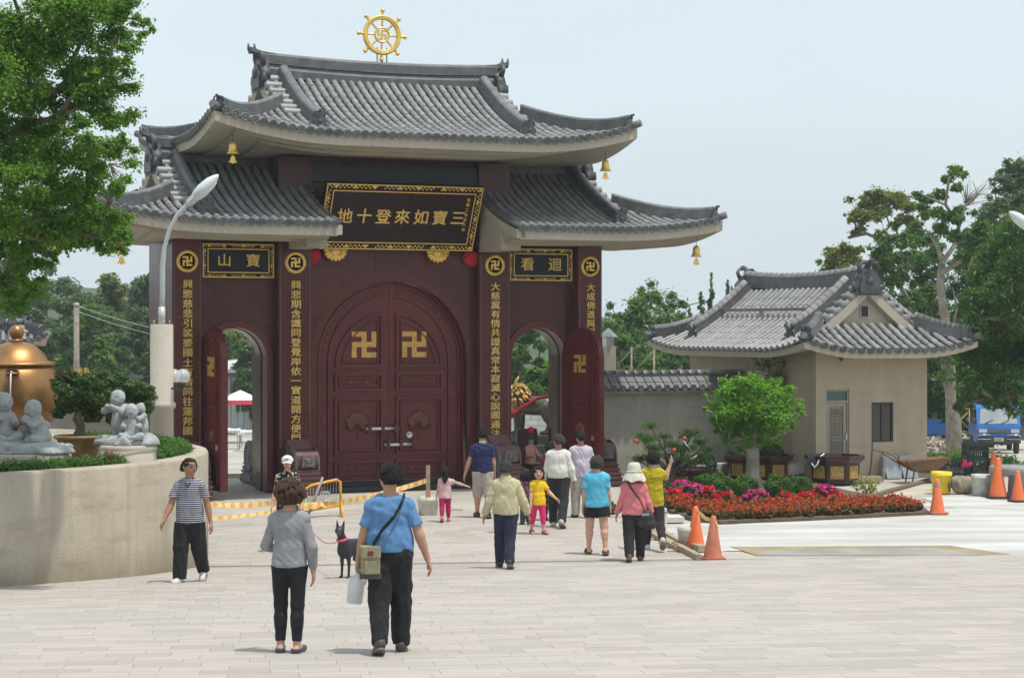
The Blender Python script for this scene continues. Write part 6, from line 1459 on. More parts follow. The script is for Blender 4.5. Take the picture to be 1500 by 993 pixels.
t = thing('concrete_stub', 'short pale concrete stub standing by the threshold', 'post', gp(476, 741)); b = MB(); b.lathe([(.1, 0), (.1, .3), (0, .3)], 18); b.obj('stub', M_buck, t); b = MB(); b.lathe([(.105, .25), (.105, .3)], 18); b.obj('rim', M_screed, t)
bucket('white bucket just left of the bright orange cone', 1006, 802, .16, .36, M_buck); bucket('white bucket with teal splash beside the plank', 1438, 725, .23, .46, mat('paint_splashed_bucket', (.5, .52, .48), .6, 0, .35, 5)); bucket('bright yellow bucket under the end of the long plank', 1379, 722, .23, .48, mat('yellow_plastic', (.80, .58, .02), .45, 0, .1, 4))
t = thing('stone_block', 'white stone block behind the pink-bloused woman', 'block', gp(958, 781), R(8)); b = MB(); b.box(-.16, .2, -.2, .2, 0, .46, .02); b.obj('block', mat('white_marble_block', (.58, .57, .52), .7, 0, .1, 4), t); b = MB(); b.box(-.17, .21, -.21, .21, .38, .41); b.obj('saw_groove', M_screed, t)
t = thing('stone_block', 'flat pale stone slab lying at the flower bed corner', 'block', gp(982, 763), R(5)); b = MB(); b.box(-.2, .22, -.3, .3, 0, .1); b.obj('slab', _mc['white_marble_block'], t)
for i, (x0, y0, x1, y1, w, h, lab) in enumerate(((955, 783, 996, 806, .14, .07, 'long timber plank lying left of the white bucket'), (965, 778, 1003, 799, .09, .06, 'narrow timber batten beside the long plank'), (988, 801, 1024, 820, .10, .09, 'timber plank running under the faded cone'), (1010, 801, 1030, 808, .16, .1, 'short timber offcut between the two tied cones'))):
    a, c = gp(x0, y0), gp(x1, y1); d = c - a; t = thing('timber_plank', lab, 'plank', (a + c) / 2, math.atan2(d.y, d.x)); L2 = d.length / 2; b = MB(); b.box(-L2, L2, -w / 2, w / 2, 0, h); b.obj('plank', M_wood, t)
a, c = gp(1240, 738), gp(1364, 703); d = c - a; t = thing('timber_plank', 'long dark board edging the worn forecourt towards the wheelbarrow', 'plank', (a + c) / 2, math.atan2(d.y, d.x)); b = MB(); b.box(-d.length / 2, d.length / 2, -.06, .06, 0, .06); b.obj('plank', mat('dark_damp_timber', (.16, .13, .09), .85, 0, .3, 6), t)
a, c = at(1365, 702, 45.5), at(1444, 709, 44.2); d = c - a; t = thing('timber_plank', 'long pale plank resting across the yellow and white buckets', 'plank', (a + c) / 2, math.atan2(d.y, d.x)); b = MB(); b.box(-d.length / 2, d.length / 2, -.08, .08, -.03, .03); b.obj('plank', M_wood, t, mtx=Matrix.Rotation(math.asin(-d.z / d.length), 4, 'Y'))
p = gp(1412, 722); t = thing('tool_bag', 'bulging dusty sack of tools beside the splashed bucket', 'bag', p); s = SDF(); s.ell((0, 0, .2), (.36, .22, .2), .05).cap((-.25, 0, .3), (.25, 0, .34), .08, .07, .08); inst('sack', s.mesh('sack', .025, mat('dusty_sackcloth', (.25, .22, .16), .9, 0, .3, 6), noise=.04, nsc=10), t); b = MB(); b.tube([(-.3, -.1, .3), (-.38, -.2, .2), (-.36, -.22, .06)], .025, 6); b.obj('strap', M_dark, t)
# wheelbarrow
p = gp(1352, 706); t = thing('wheelbarrow', 'rusty wheelbarrow with long handles by the lodge wall', 'wheelbarrow', p, R(8)); M_rust = mat('rusty_steel', (.20, .12, .07), .8, .2, .35, 7, .5, 30)
b = MB(); b._a([(-.25, -.25, .28), (.28, -.22, .28), (.28, .22, .28), (-.25, .25, .28), (-.55, -.36, .52), (.62, -.34, .60), (.62, .34, .60), (-.55, .36, .52), (-.53, -.34, .50), (.6, -.32, .58), (.6, .32, .58), (-.53, .34, .50), (-.23, -.23, .31), (.26, -.2, .31), (.26, .2, .31), (-.23, .23, .31)], [(3, 2, 1, 0), (0, 1, 5, 4), (1, 2, 6, 5), (2, 3, 7, 6), (3, 0, 4, 7), (4, 5, 9, 8), (5, 6, 10, 9), (6, 7, 11, 10), (7, 4, 8, 11), (8, 9, 13, 12), (9, 10, 14, 13), (10, 11, 15, 14), (11, 8, 12, 15), (12, 13, 14, 15)]); b.obj('tray', M_rust, t)
for sg in (-1, 1): b = MB(); b.tube([(.5, sg * .1, .2), (-.2, sg * .24, .27), (-.6, sg * .3, .5), (-1.0, sg * .32, .75), (-1.12, sg * .32, .76)], .022, 7); b.obj('handle', M_rust, t); b = MB(); b.tube([(-.3, sg * .24, .3), (-.35, sg * .24, 0)], .02, 6); b.obj('leg', M_rust, t)
b = MB(); b.lathe([(.06, -.05), (.16, -.06), (.2, -.04), (.21, 0), (.2, .04), (.16, .06), (.06, .05)], 20, (.5, 0, .21), 'y'); b.obj('wheel', M_rub, t)
for px, lab in ((1300, 'left of two grey metal sheets leaning on the lodge wall'), (1325, 'right of two grey metal sheets leaning on the lodge wall')):
    q = HL((px - 1195) * .0197, -.3, 0); t = thing('metal_sheet', lab, 'panel', q, A); b = MB(); b._a([(-.22, -.02, .0), (.2, -.02, .0), (.2, .18, .55), (-.22, .18, .55), (-.22, .0, .0), (.2, 0, .0), (.2, .2, .55), (-.22, .2, .55)], [(0, 1, 2, 3), (7, 6, 5, 4), (0, 4, 5, 1), (1, 5, 6, 2), (2, 6, 7, 3), (3, 7, 4, 0)]); b.obj('sheet', mat('zinc_sheet', (.33, .36, .37), .45, .4, .2, 5), t); b = MB(); b.box(-.3, -.22, .05, .16, 0, .5); b.obj('side_fold', M_steel, t)
for px, py, lab in ((1265, 706, 'low stack of timber offcuts by the lodge foot'), ):
    t = thing('timber_stack', lab, 'timber', gp(px, py), A); 
    for k, (x, z) in enumerate(((0, 0), (.05, .07))): b = MB(); b.box(-.5 + x, .5 - x, -.12, .12, z, z + .065); b.obj('offcut', M_wood, t)
# round stone table
p = gp(1488, 730); t = thing('stone_table', 'round grey stone table at the right edge behind the cones', 'table', p + Vector((.15, .5, 0))); M_tbl = mat('grey_terrazzo', (.26, .26, .25), .6, 0, .2, 5, .2, 60); b = MB(); b.lathe([(0, .5), (.56, .5), (.6, .53), (.6, .64), (.57, .67), (0, .67)], 40); b.obj('tabletop', M_tbl, t); b = MB(); b.lathe([(.3, 0), (.2, .1), (.18, .42), (.28, .5)], 24); b.obj('pedestal', M_tbl, t)
# crates
M_crate = mat('dark_green_crate_plastic', (.015, .05, .04), .45, 0, .2, 5)
def crate(lab, p, w, d, h, rz):
    t = thing('plastic_crate', lab, 'crate', p, rz, 'dark green plastic crates'); b = MB()
    for z0, z1 in ((0, .05), (h * .45, h * .55), (h - .06, h)):
        for x0, x1, y0, y1 in ((-w / 2, w / 2, -d / 2, -d / 2 + .03), (-w / 2, w / 2, d / 2 - .03, d / 2), (-w / 2, -w / 2 + .03, -d / 2 + .03, d / 2 - .03), (w / 2 - .03, w / 2, -d / 2 + .03, d / 2 - .03)): b.box(x0, x1, y0, y1, z0, z1)
    n = 10
    for k in range(n + 1):
        x = -w / 2 + (w - .02) * k / n
        for y in (-d / 2 + .004, d / 2 - .024): b.box(x, x + .02, y, y + .02, .05, h - .06)
    for k in range(7):
        y = -d / 2 + .04 + (d - .1) * k / 6
        for x in (-w / 2 + .004, w / 2 - .024): b.box(x, x + .02, y, y + .02, .05, h - .06)
    b.box(-w / 2 + .03, w / 2 - .03, -d / 2 + .03, d / 2 - .03, .01, .03); b.obj('basket', M_crate, t, 'stuff'); b = MB(); b.box(-.1, .1, -d / 2 - .008, -d / 2 + .01, h * .62, h * .8); b.obj('handle_slot', M_black, t)
q = gp(1408, 696); crate('dark green crate at the bottom left of the crate pile', q + Vector((-.12, 0, 0)), .58, .45, .42, .15); crate('dark green crate at the bottom right of the crate pile', q + Vector((.5, .1, 0)), .52, .45, .42, .1); crate('dark green crate on top of the crate pile by the truck', q + Vector((.38, .12, .42)), .56, .42, .40, .12)
t = thing('plastic_bag', 'bright pink plastic bag hanging on the crates', 'bag', q + Vector((.02, -.26, .26))); s = SDF(); s.ell((0, 0, .08), (.1, .07, .14), .03).ell((.14, 0, .05), (.08, .06, .09), .03); inst('bag', s.mesh('bag', .015, mat('pink_film', (.6, .03, .18), .35), noise=.03, nsc=22), t); b = MB(); b.tube([(-.04, 0, .2), (0, 0, .28), (.05, 0, .2)], .008, 5); b.obj('handle', _mc['pink_film'], t)
t = thing('wooden_board', 'short boards leaning on the right of the crate pile', 'board', q + Vector((.92, .0, 0)), .1)
for k in range(2): b = MB(); b.box(-.1 + .13 * k, .0 + .13 * k, -.02, .02, 0, .5); b.obj('board', M_wood, t, mtx=Matrix.Rotation(-.15 + .12 * k, 4, 'Y'))
# weeds, rubble behind
for i, (px, py, rx, nn, lab) in enumerate(((1372, 682, 1.0, 700, 'tall green weeds beside the lodge corner'), (1390, 655, 1.5, 700, 'weed patch under the half-hidden truck'), (1450, 690, .7, 400, 'weeds right of the crate pile'))):
    p = gp(px, py); r = random.Random(i); cl = [(r.uniform(-rx, rx), r.uniform(-.5, .5), .16, .3, .8) for _ in range(9)]; o = inst('weed_patch', leaf_mesh('weed_patch', cl, nn // 4, .16, L_grass, i + 70, asp=.22, up=.1, flat=.9)); o.location = p; tag(o, kind='stuff')
p = gp(1385, 668); b = MB(); r = random.Random(6)
for k in range(170):
    x, y = r.gauss(0, .8), r.gauss(0, .5); z = max(0, .42 - .25 * (x * x + y * y * 2)); b.M = Matrix.Translation((x, y, z)) @ Matrix.Rotation(r.uniform(0, 6), 4, (r.random() + .1, r.random(), r.random())); q_ = r.uniform(.05, .14); b.box(-q_, q_, -q_ * .7, q_ * .7, -q_ * .5, q_ * .5)
b.M = None; o = b.obj('rubble_heap', mat('mixed_rubble', (.36, .31, .26), .9, 0, .3, 3, isl=.4)); o.location = p + Vector((0, 2.2, 0)); tag(o, kind='stuff')
p = gp(1364, 650); t = thing('white_tarpaulin', 'crumpled white tarpaulin on the rubble beside the lodge corner', 'tarpaulin', p + Vector((0, 1.5, 0))); s = SDF(); s.ell((0, 0, .35), (.8, .5, .22), .1).cap((-.5, 0, .4), (.6, .1, .2), .16, .12, .1); inst('sheet', s.mesh('sheet', .05, mat('white_sheeting', (.62, .63, .64), .6), noise=.1, nsc=6), t); b = MB(); b.tube([(-.8, -.3, .6), (0, -.45, .4), (.8, -.3, .2)], .03, 6); b.obj('folded_edge', _mc['white_sheeting'], t)
p = gp(1415, 662); t = thing('scaffold_frame', 'rusty cross-braced scaffold frame left of the blue truck', 'frame', p + Vector((0, 1, 0)), .1); b = MB(); w, h = .75, 1.65
for a, c in (((-w / 2, 0, 0), (-w / 2, 0, h)), ((w / 2, 0, 0), (w / 2, 0, h)), ((-w / 2, 0, h), (w / 2, 0, h)), ((-w / 2, 0, h * .45), (w / 2, 0, h * .45)), ((-w / 2, .02, h * .5), (w / 2, .02, h * .95)), ((-w / 2, -.02, h * .95), (w / 2, -.02, h * .5))): b.tube([a, c], .026, 6)
b.obj('frame', mat('orange_rust_paint', (.42, .22, .09), .7, .2, .3, 8), t); b = MB(); b.box(-.1, .4, -.2, .2, .3, .45); b.obj('shelf_load', M_clay, t)

# ------------------------------------------------------------------ small blue trucks
M_blue = mat('blue_truck_paint', (.012, .13, .42), .3, 0, .15, 2, obj=True); M_wind = mat('windscreen', (.30, .33, .35), .12, 0, .1, 2, spec=.8); M_chrome = mat('chrome', (.6, .6, .6), .25, .9)
M_lampg = mat('headlamp_glass', (.55, .57, .58), .15, 0, .1, 9)
def truck(lab, loc, rz):
    t = thing('blue_truck', lab, 'truck', loc, rz, 'small blue trucks'); w = .80
    prof = [(-1.0, .42), (-1.06, .55), (-1.05, .95), (-1.0, 1.08), (-.62, 1.74), (-.5, 1.82), (.5, 1.84), (.58, 1.78), (.6, .42)]
    b = MB(); b.prism(prof, -w, w, 'x'); cab = b.obj('cab', M_blue, t)
    b = MB(); P = lambda x, f, o=.012: (x, -1.0 + .38 * f - o, 1.08 + .66 * f + o * .6); b._a([P(-.7, .1), P(.7, .1), P(.64, .93), P(-.64, .93)], [(0, 1, 2, 3)]); b.obj('windscreen', M_wind, cab)
    b = MB(); [b.tube([P(x, .1, .03), P(x + .3, .3, .03)], .012, 5) for x in (-.5, .1)]; b.obj('wipers', M_dark, cab)
    for sg in (-1, 1):
        b = MB(); b._a([(sg * (w + .004), -.86, 1.12), (sg * (w + .004), .35, 1.12), (sg * (w + .004), .35, 1.68), (sg * (w + .004), -.58, 1.68)], [(0, 1, 2, 3) if sg > 0 else (3, 2, 1, 0)]); dr_ = b.obj('side_window', M_glass, cab)
        x0, x1 = sorted((sg * .43, sg * .74)); b = MB(); b.box(x0, x1, -1.09, -1.04, .82, .95, .015); b.obj('headlight', M_lampg, t)
        b = MB(); b.tube([(sg * .3, -1.12, .74), (sg * .72, -1.12, .74), (sg * .79, -1.08, .68), (sg * .78, -1.1, .58), (sg * .3, -1.12, .58)], .022, 6); b.obj('bumper_bar', M_chrome, t)
        b = MB(); b.tube([(sg * .8, -.8, 1.2), (sg * .95, -.88, 1.25)], .015, 5); b.box(min(sg * .9, sg * 1.0), max(sg * .9, sg * 1.0), -.92, -.87, 1.12, 1.38, .02); b.obj('wing_mirror', M_dark, t)
        for y in (-.62, 1.75):
            b = MB(); b.lathe([(.14, -.08), (.24, -.09), (.28, -.06), (.28, .06), (.24, .09), (.14, .08)], 20, (sg * .68, y, .28), 'x'); wl_ = b.obj('wheel', M_rub, t); b = MB(); b.lathe([(0, sg * .07), (.1, sg * .075), (.15, sg * .06)], 16, (sg * .68, y, .28), 'x'); b.obj('rim', M_steel, wl_)
    b = MB(); b.box(-.42, .42, -1.075, -1.04, .8, .95); b.obj('grille', M_dark, t); b = MB(); [b.box(-.4, .4, -1.085, -1.075, z, z + .012) for z in (.83, .87, .91)]; b.obj('grille_bar', M_steel, t, 'stuff')
    b = MB(); b.box(-.8, .8, -1.1, -1.0, .42, .66, .02); b.obj('bumper', M_dark, t); b = MB(); b.box(-.17, .17, -1.115, -1.1, .5, .63); pl_ = b.obj('number_plate', M_buck, t)
    b = MB(); [b.box(-.13 + .045 * k, -.1 + .045 * k, -1.119, -1.115, .53, .6) for k in range(6)]; b.obj('plate_mark', mat('faded_plate_print', (.2, .22, .25), .6), pl_, 'stuff')
    b = MB(); b.box(-.8, .8, .68, 2.6, .6, .68); b.box(-.8, -.77, .68, 2.6, .68, 1.05); b.box(.77, .8, .68, 2.6, .68, 1.05); b.box(-.77, .77, 2.57, 2.6, .68, 1.05); b.box(-.77, .77, .68, .71, .68, 1.3); b.obj('load_bed', M_blue, t); b = MB(); b.box(-.5, .5, -.9, 2.5, .36, .56); b.obj('chassis', M_dark, t); return t
p = gp(1459, 663); truck('blue truck facing the camera under the drooping dark tree', p, R(-8))
p = gp(1368, 648); tr2 = truck('older blue truck half hidden behind the lodge corner', p, R(52)); 
for ch in tr2.children:
    if ch.name.startswith('cab'): ch['label'] = 'cab with a sun-faded pinkish roof'; b = MB(); b.box(-.74, .74, -.5, .5, 1.835, 1.85); b.obj('faded_roof', mat('faded_pink_paint', (.42, .25, .22), .7), ch)

# ------------------------------------------------------------------ lion, railing and yard behind the gate
o_ = at(777, 636, 57.5); t = thing('lion_statue', 'bronze guardian lion with golden mane and red sash on a dark plinth', 'statue', o_, R(-6)); t.scale = (.84,) * 3; M_lion = mat('dark_bronze_lion', (.085, .075, .055), .4, .5, .3, 3, .2, 20)
s = SDF(); s.cap((-.35, 0, 1.0), (.55, 0, .98), .32, .34, .1).cap((-.45, 0, 1.1), (-.5, 0, 1.3), .28, .26, .1).ell((-.62, 0, 1.36), (.26, .25, .25), .08).ell((-.84, 0, 1.26), (.14, .17, .13), .06)
for x, sg, k in ((-.42, -1, 0), (-.36, 1, .06), (.5, -1, 0), (.62, 1, .05)):
    if x < 0: s.cap((x, sg * .17, .9), (x - .02 + k, sg * .18, .45), .17, .12, .06).cap((x - .02 + k, sg * .18, .45), (x - .03 + k, sg * .18, .1), .115, .1, .04)
    else: s.cap((x, sg * .17, .9), (x + .1 + k, sg * .18, .55), .24, .14, .06).cap((x + .1 + k, sg * .18, .55), (x + .2 + k, sg * .18, .36), .13, .1, .04).cap((x + .2 + k, sg * .18, .36), (x + .1 + k, sg * .18, .08), .1, .1, .04)
    s.ell((x - .1 + k + (.12 if x > 0 else 0), sg * .18, .06), (.19, .13, .08), .04)
s.cap((.85, 0, 1.1), (1.05, 0, 1.35), .07, .05, .04).cap((1.05, 0, 1.35), (1.0, 0, 1.65), .06, .1, .04)
inst('body', s.mesh('body', .03, M_lion), t)
b = MB(); r = random.Random(3)
for k in range(150):
    a, e = r.uniform(0, 2 * PI), r.uniform(-1.1, 1.5); d = Vector((math.cos(a) * math.cos(e), math.sin(a) * math.cos(e), math.sin(e)))
    if d.x < -.55 and d.z < .5: continue
    c = Vector((-.42, 0, 1.28)) + Vector((d.x * .36, d.y * .36, d.z * .42)); e_ = c + Vector((d.x * .08 + .1, d.y * .1, d.z * .1 - .14)); b.tube([c - d * .08, c + d * .04, e_], [.055, .06, .012], 5)
b.tube([(-.55, .1, 1.58), (-.5, .12, 1.85), (-.42, .12, 2.0)], [.09, .06, .02], 6); b.obj('mane', mat('dull_gilded_mane', (.42, .27, .08), .42, .6, .4, 6), t, 'stuff')
s = SDF(); [s.cap((.0 + .2 * math.cos(q * .7) - .3 * q / 6, .40 * math.sin(q - 1.57) if False else -.36 - .02 * q, 1.22 - .1 * q), (-.1 - .3 * (q + 1) / 6 + .2 * math.cos((q + 1) * .7), -.38 - .02 * q, 1.22 - .1 * (q + 1)), .055, .055, .03) for q in range(5)]; s.ell((-.62, -.42, .74), (.17, .12, .17), .04).cap((.1, -.3, 1.24), (.7, -.1, 1.34), .04, .04, .02); inst('sash', s.mesh('sash', .025, mat('dull_red_sash', (.26, .008, .014), .8, 0, .2, 6)), t)
pd = thing('lion_plinth', 'dark granite plinth under the bronze lion', 'plinth', Vector((o_.x, o_.y, gz(o_.x, o_.y))), R(-6)); h = o_.z - gz(o_.x, o_.y); b = MB(); b.box(-1.2, 1.3, -.55, .55, 0, h - .1); b.obj('plinth', M_dark, pd); b = MB(); b.box(-1.28, 1.38, -.62, .62, h - .1, h - .002); b.obj('cap', M_dark, pd)
o_ = gp(775, 697); t = thing('steel_railing', 'pale steel crowd railing in the right archway', 'railing', o_, R(-4)); b = MB()
for z in (.75, .3): b.tube([(-.8, 0, z), (.8, 0, z)], .022, 7)
b.obj('rail', M_chr, t)
for k in range(13): x = -.78 + .13 * k; b = MB(); b.tube([(x, 0, .0 if k % 6 == 0 else .3), (x, 0, .75)], .012, 5); b.obj('baluster', M_chr, t)
o_ = at(770, 628, 66); t = thing('low_block_wall', 'pale block wall behind the bronze lion', 'wall', Vector((o_.x, o_.y, gz(o_.x, o_.y)))); h = o_.z - gz(o_.x, o_.y) + .5; b = MB()
for j in range(8):
    for k in range(7): b = MB(); x = -1.6 + .5 * k + (.25 if j % 2 else 0); b.box(x, x + .49, -.1, .1, h * j / 8 + .005, h * (j + 1) / 8 - .005); b.obj('block', mat('pale_block', (.44, .45, .44), .85, 0, .15, 3, isl=.15), t)
# yard behind the left archway
o_ = at(352, 648, 74); g0 = gz(o_.x, o_.y); t = thing('metal_shed', 'long corrugated metal shed seen through the left archway', 'shed', (o_.x - .5, 100, gz(o_.x, 100))); M_corr = mat('pale_corrugated_sheet', (.45, .48, .50), .5, .2, .15, 2)
b = MB(); n = 120; b.grid([[(-5 + 10 * i / n, .06 * (1 if (i // 2) % 2 else 0), z) for i in range(n + 1)] for z in (0, 3.2)], False); b.obj('wall', M_corr, t); b = MB(); b.box(-5.4, 5.4, -1.2, 4, 3.0, 3.15); b.obj('roof_edge', M_dark, t, mtx=Matrix.Rotation(-.03, 4, 'Y')); b = MB(); b.grid([[(x, y, 3.2 + y * .2) for x in (-5.4, 5.4)] for y in (-1.2, 4.5)], False); b.obj('roof', mat('white_roof_sheet', (.62, .63, .62), .5), t, mtx=Matrix.Rotation(-.03, 4, 'Y'))
for x0, x1, m in ((-2.2, -.6, mat('ochre_hoarding', (.34, .25, .06), .6)), (.1, 1.4, M_dark)): b = MB(); b.box(x0, x1, -.12, -.05, .1, 1.4); b.obj('shutter', m, t)
o_ = gp(352, 648); t = thing('parasol', 'white parasol with red valance in the yard beyond the left archway', 'parasol', o_); hh = CZ - (572 - PY) / F * o_.y - o_.z; rp = 27 * o_.y / F
b = MB(); b.tube([(0, 0, 0), (0, 0, hh)], .03, 8); b.obj('pole', M_steel, t); b = MB(); b.lathe([(.02, hh + .02), (rp * .55, hh - .18), (rp, hh - .42)], 10, smooth=False); b.obj('canopy', mat('white_canvas', (.70, .71, .73), .7), t); b = MB(); b.lathe([(rp * .97, hh - .41), (rp * 1.01, hh - .43), (rp * 1.03, hh - .62)], 10, smooth=False); b.obj('valance', mat('red_canvas', (.6, .05, .07), .7), t)
for px, py, lab in ((340, 657, 'white-covered stall table left beyond the left archway'), (362, 660, 'white-covered stall table right beyond the left archway')):
    o_ = gp(px, py); t = thing('stall_table', lab, 'table', o_); b = MB(); b.box(-.42, .42, -.3, .3, .7, .74); b.obj('tabletop', M_buck, t)
    for sx in (-1, 1):
        for sy in (-1, 1): b = MB(); b.tube([(sx * .38, sy * .26, 0), (sx * .38, sy * .26, .7)], .018, 5); b.obj('leg', M_steel, t)
    c = thing('table_cloth', lab.replace('white-covered stall table', 'bundle of white cloth on the stall table'), 'cloth', o_ + Vector((0, 0, .742))); s = SDF(); r = random.Random(px); [s.ell((r.uniform(-.3, .3), r.uniform(-.2, .2), .06), (.2, .16, .1), .05) for _ in range(6)]; inst('cloth', s.mesh('cloth', .03, mat('white_cloth', (.66, .68, .68), .8), noise=.03, nsc=14), c)
# utility pole, wires, garden pavilion, gate pier
p = at(112, 443, 72); g0 = gz(p.x, p.y); t = thing('utility_pole', 'pale concrete utility pole rising before the wooded slope', 'pole', (p.x, p.y, g0)); b = MB(); b.tube([(0, 0, 0), (0, 0, p.z - g0)], [.13, .095], 12); b.obj('pole', M_barkp, t); b = MB(); b.tube([(0, 0, p.z - g0 - .12), (.0, .0, p.z - g0 - .05)], .12, 12); b.obj('collar', M_steel, t)
for (y0, px1, y1), lab in zip(((448, 330, 497), (456, 330, 508)), ('upper power line running right from the utility pole', 'lower power line running right from the utility pole')):
    a, c = at(113, y0, 72), at(px1, y1, 80); t = thing('power_line', lab, 'cable', a); b = MB(); b.tube([(c - a) * f - Vector((0, 0, .8 * f * (1 - f))) for f in np.linspace(0, 1, 12)], .016, 4); b.obj('cable', M_steel, t)
p = at(8, 505, 60); t = thing('garden_pavilion', 'small tile-roofed pavilion half hidden behind the foliage at the left edge', 'pavilion', (p.x, p.y, gz(p.x, p.y)), .3); z_ = p.z - gz(p.x, p.y)
for sx in (-1, 1):
    for sy in (-1, 1): b = MB(); b.tube([(sx * .7, sy * .5, 0), (sx * .7, sy * .5, z_)], .09, 10); b.obj('post', M_beige, t)
b = MB(); b.box(-.8, .8, -.6, .6, z_ - .5, z_ - .02); b.obj('frieze', M_dark, t); Roof(t, (0, 0, 0), -1.15, 1.15, .95, z_ + .1, .42, .1, .16, .55, budget=40, Lu=.9, Lv=.7, soff=.5, ridge=(.16, .2), wave=False, fas=.08)
p = at(891, 478, 55); t = thing('gate_pier', 'pale square pier with cap lamp behind the boundary wall', 'pier', (p.x, p.y, gz(p.x, p.y)), A); h = p.z - gz(p.x, p.y); b = MB(); b.box(-.16, .16, -.16, .16, 0, h - .55); b.obj('pier', M_beige, t); b = MB(); b.box(-.12, .12, -.12, .12, h - .55, h - .3); b.obj('lamp', M_chr, t); b = MB(); b.lathe([(.3, h - .3), (.26, h - .25), (.02, h - .05)], 4, smooth=False); b.obj('cap', M_tile, t)
for px, lab in ((925, 'left thin post with a slack cable beyond the boundary wall'), (958, 'right thin post with a slack cable beyond the boundary wall')):
    p = at(px, 508, 60); t = thing('cable_post', lab, 'post', (p.x, p.y, gz(p.x, p.y))); b = MB(); b.tube([(0, 0, 0), (0, 0, p.z - gz(p.x, p.y))], .03, 6); b.obj('post', M_barkp, t); b = MB(); b.tube([(-.6, 0, p.z - gz(p.x, p.y) - .75), (0, 0, p.z - gz(p.x, p.y) - .1)], .014, 4); b.obj('cable', M_barkp, t)
p = at(120, 546, 44.5); t = thing('gilt_finial', 'small gilt flame ornament above the tiled wall beside the utility pole', 'ornament', (p.x, p.y, p.z - .22)); b = MB(); b.lathe([(.1, 0), (.14, .06), (.08, .1), (.12, .15), (.05, .22)], 12); b.obj('base', M_gold, t); b = MB(); [b.tube([(.1 * math.cos(a), .06 * math.sin(a), .12), (.16 * math.cos(a), .08 * math.sin(a), .24), (.12 * math.cos(a), .06 * math.sin(a), .34)], [.03, .04, .008], 5) for a in np.arange(0, 6.2, .9)]; b.obj('flames', M_gold, t)
# ------------------------------------------------------------------ people
def cloth(name, c, c2=None, rough=.85, stripes=None, pattern=None, w=.0):
    if name in _mc: return _mc[name]
    t = NT(name); p = t.pos(True); n = t.noise(p, 14, 4); col = t.mix(t.ramp(n, .3, .7), tuple(x * .86 for x in c), tuple(min(1, x * 1.08) for x in c))
    if stripes:
        z = t.add('SeparateXYZ'); t.t.links.new(p, z.inputs[0]); s = t.math('GREATER_THAN', t.math('FRACT', t.math('MULTIPLY', z.outputs[stripes[2] if len(stripes) > 2 else 2], stripes[0])), stripes[1]); col = t.mix(s, col, c2)
    if pattern:
        v = t.add('TexVoronoi'); t.t.links.new(p, v.inputs['Vector']); v.inputs['Scale'].default_value = pattern; col = t.mix(t.math('LESS_THAN', v.outputs['Distance'], .42), col, c2)
        col = t.mix(t.math('LESS_THAN', v.outputs['Distance'], .2), col, (.5, .04, .08))
    bh = t.math('ADD', t.math('MULTIPLY', t.noise(t.mapv(p, (1, 1, .5)), 10, 3, .45), 1.5), t.math('MULTIPLY', t.noise(p, 260, 1), .05))
    t.bsdf(col, rough, 0, bh, .02, .25, Sheen_Weight=.04); _mc[name] = t.m; return t.m
def skinm(name, c):
    return mat(name, c, .5, 0, .08, 9, .05, 120, obj=True, spec=.4)
SK = skinm('warm_skin', (.46, .25, .165)); SK2 = skinm('tanned_skin', (.36, .18, .11)); SK3 = skinm('fair_skin', (.56, .33, .235))
M_hair = mat('black_hair', (.010, .008, .007), .62, 0, .5, 20, .8, 160, obj=True, spec=.25); M_hairb = mat('reddish_brown_hair', (.065, .022, .012), .65, 0, .4, 25, 1.2, 140, obj=True); M_hairg = mat('greying_hair', (.028, .025, .023), .65, 0, .5, 20, .8, 150, obj=True)
M_shoe = mat('black_shoe', (.02, .018, .017), .5, 0, .2, 9, obj=True); M_sole = mat('worn_sole', (.20, .17, .14), .8, 0, .3, 12, obj=True)
M_eye = mat('dark_eye', (.02, .012, .01), .2); M_lip = mat('lips', (.38, .09, .08), .5)
V3 = lambda *a: np.array(a, float)
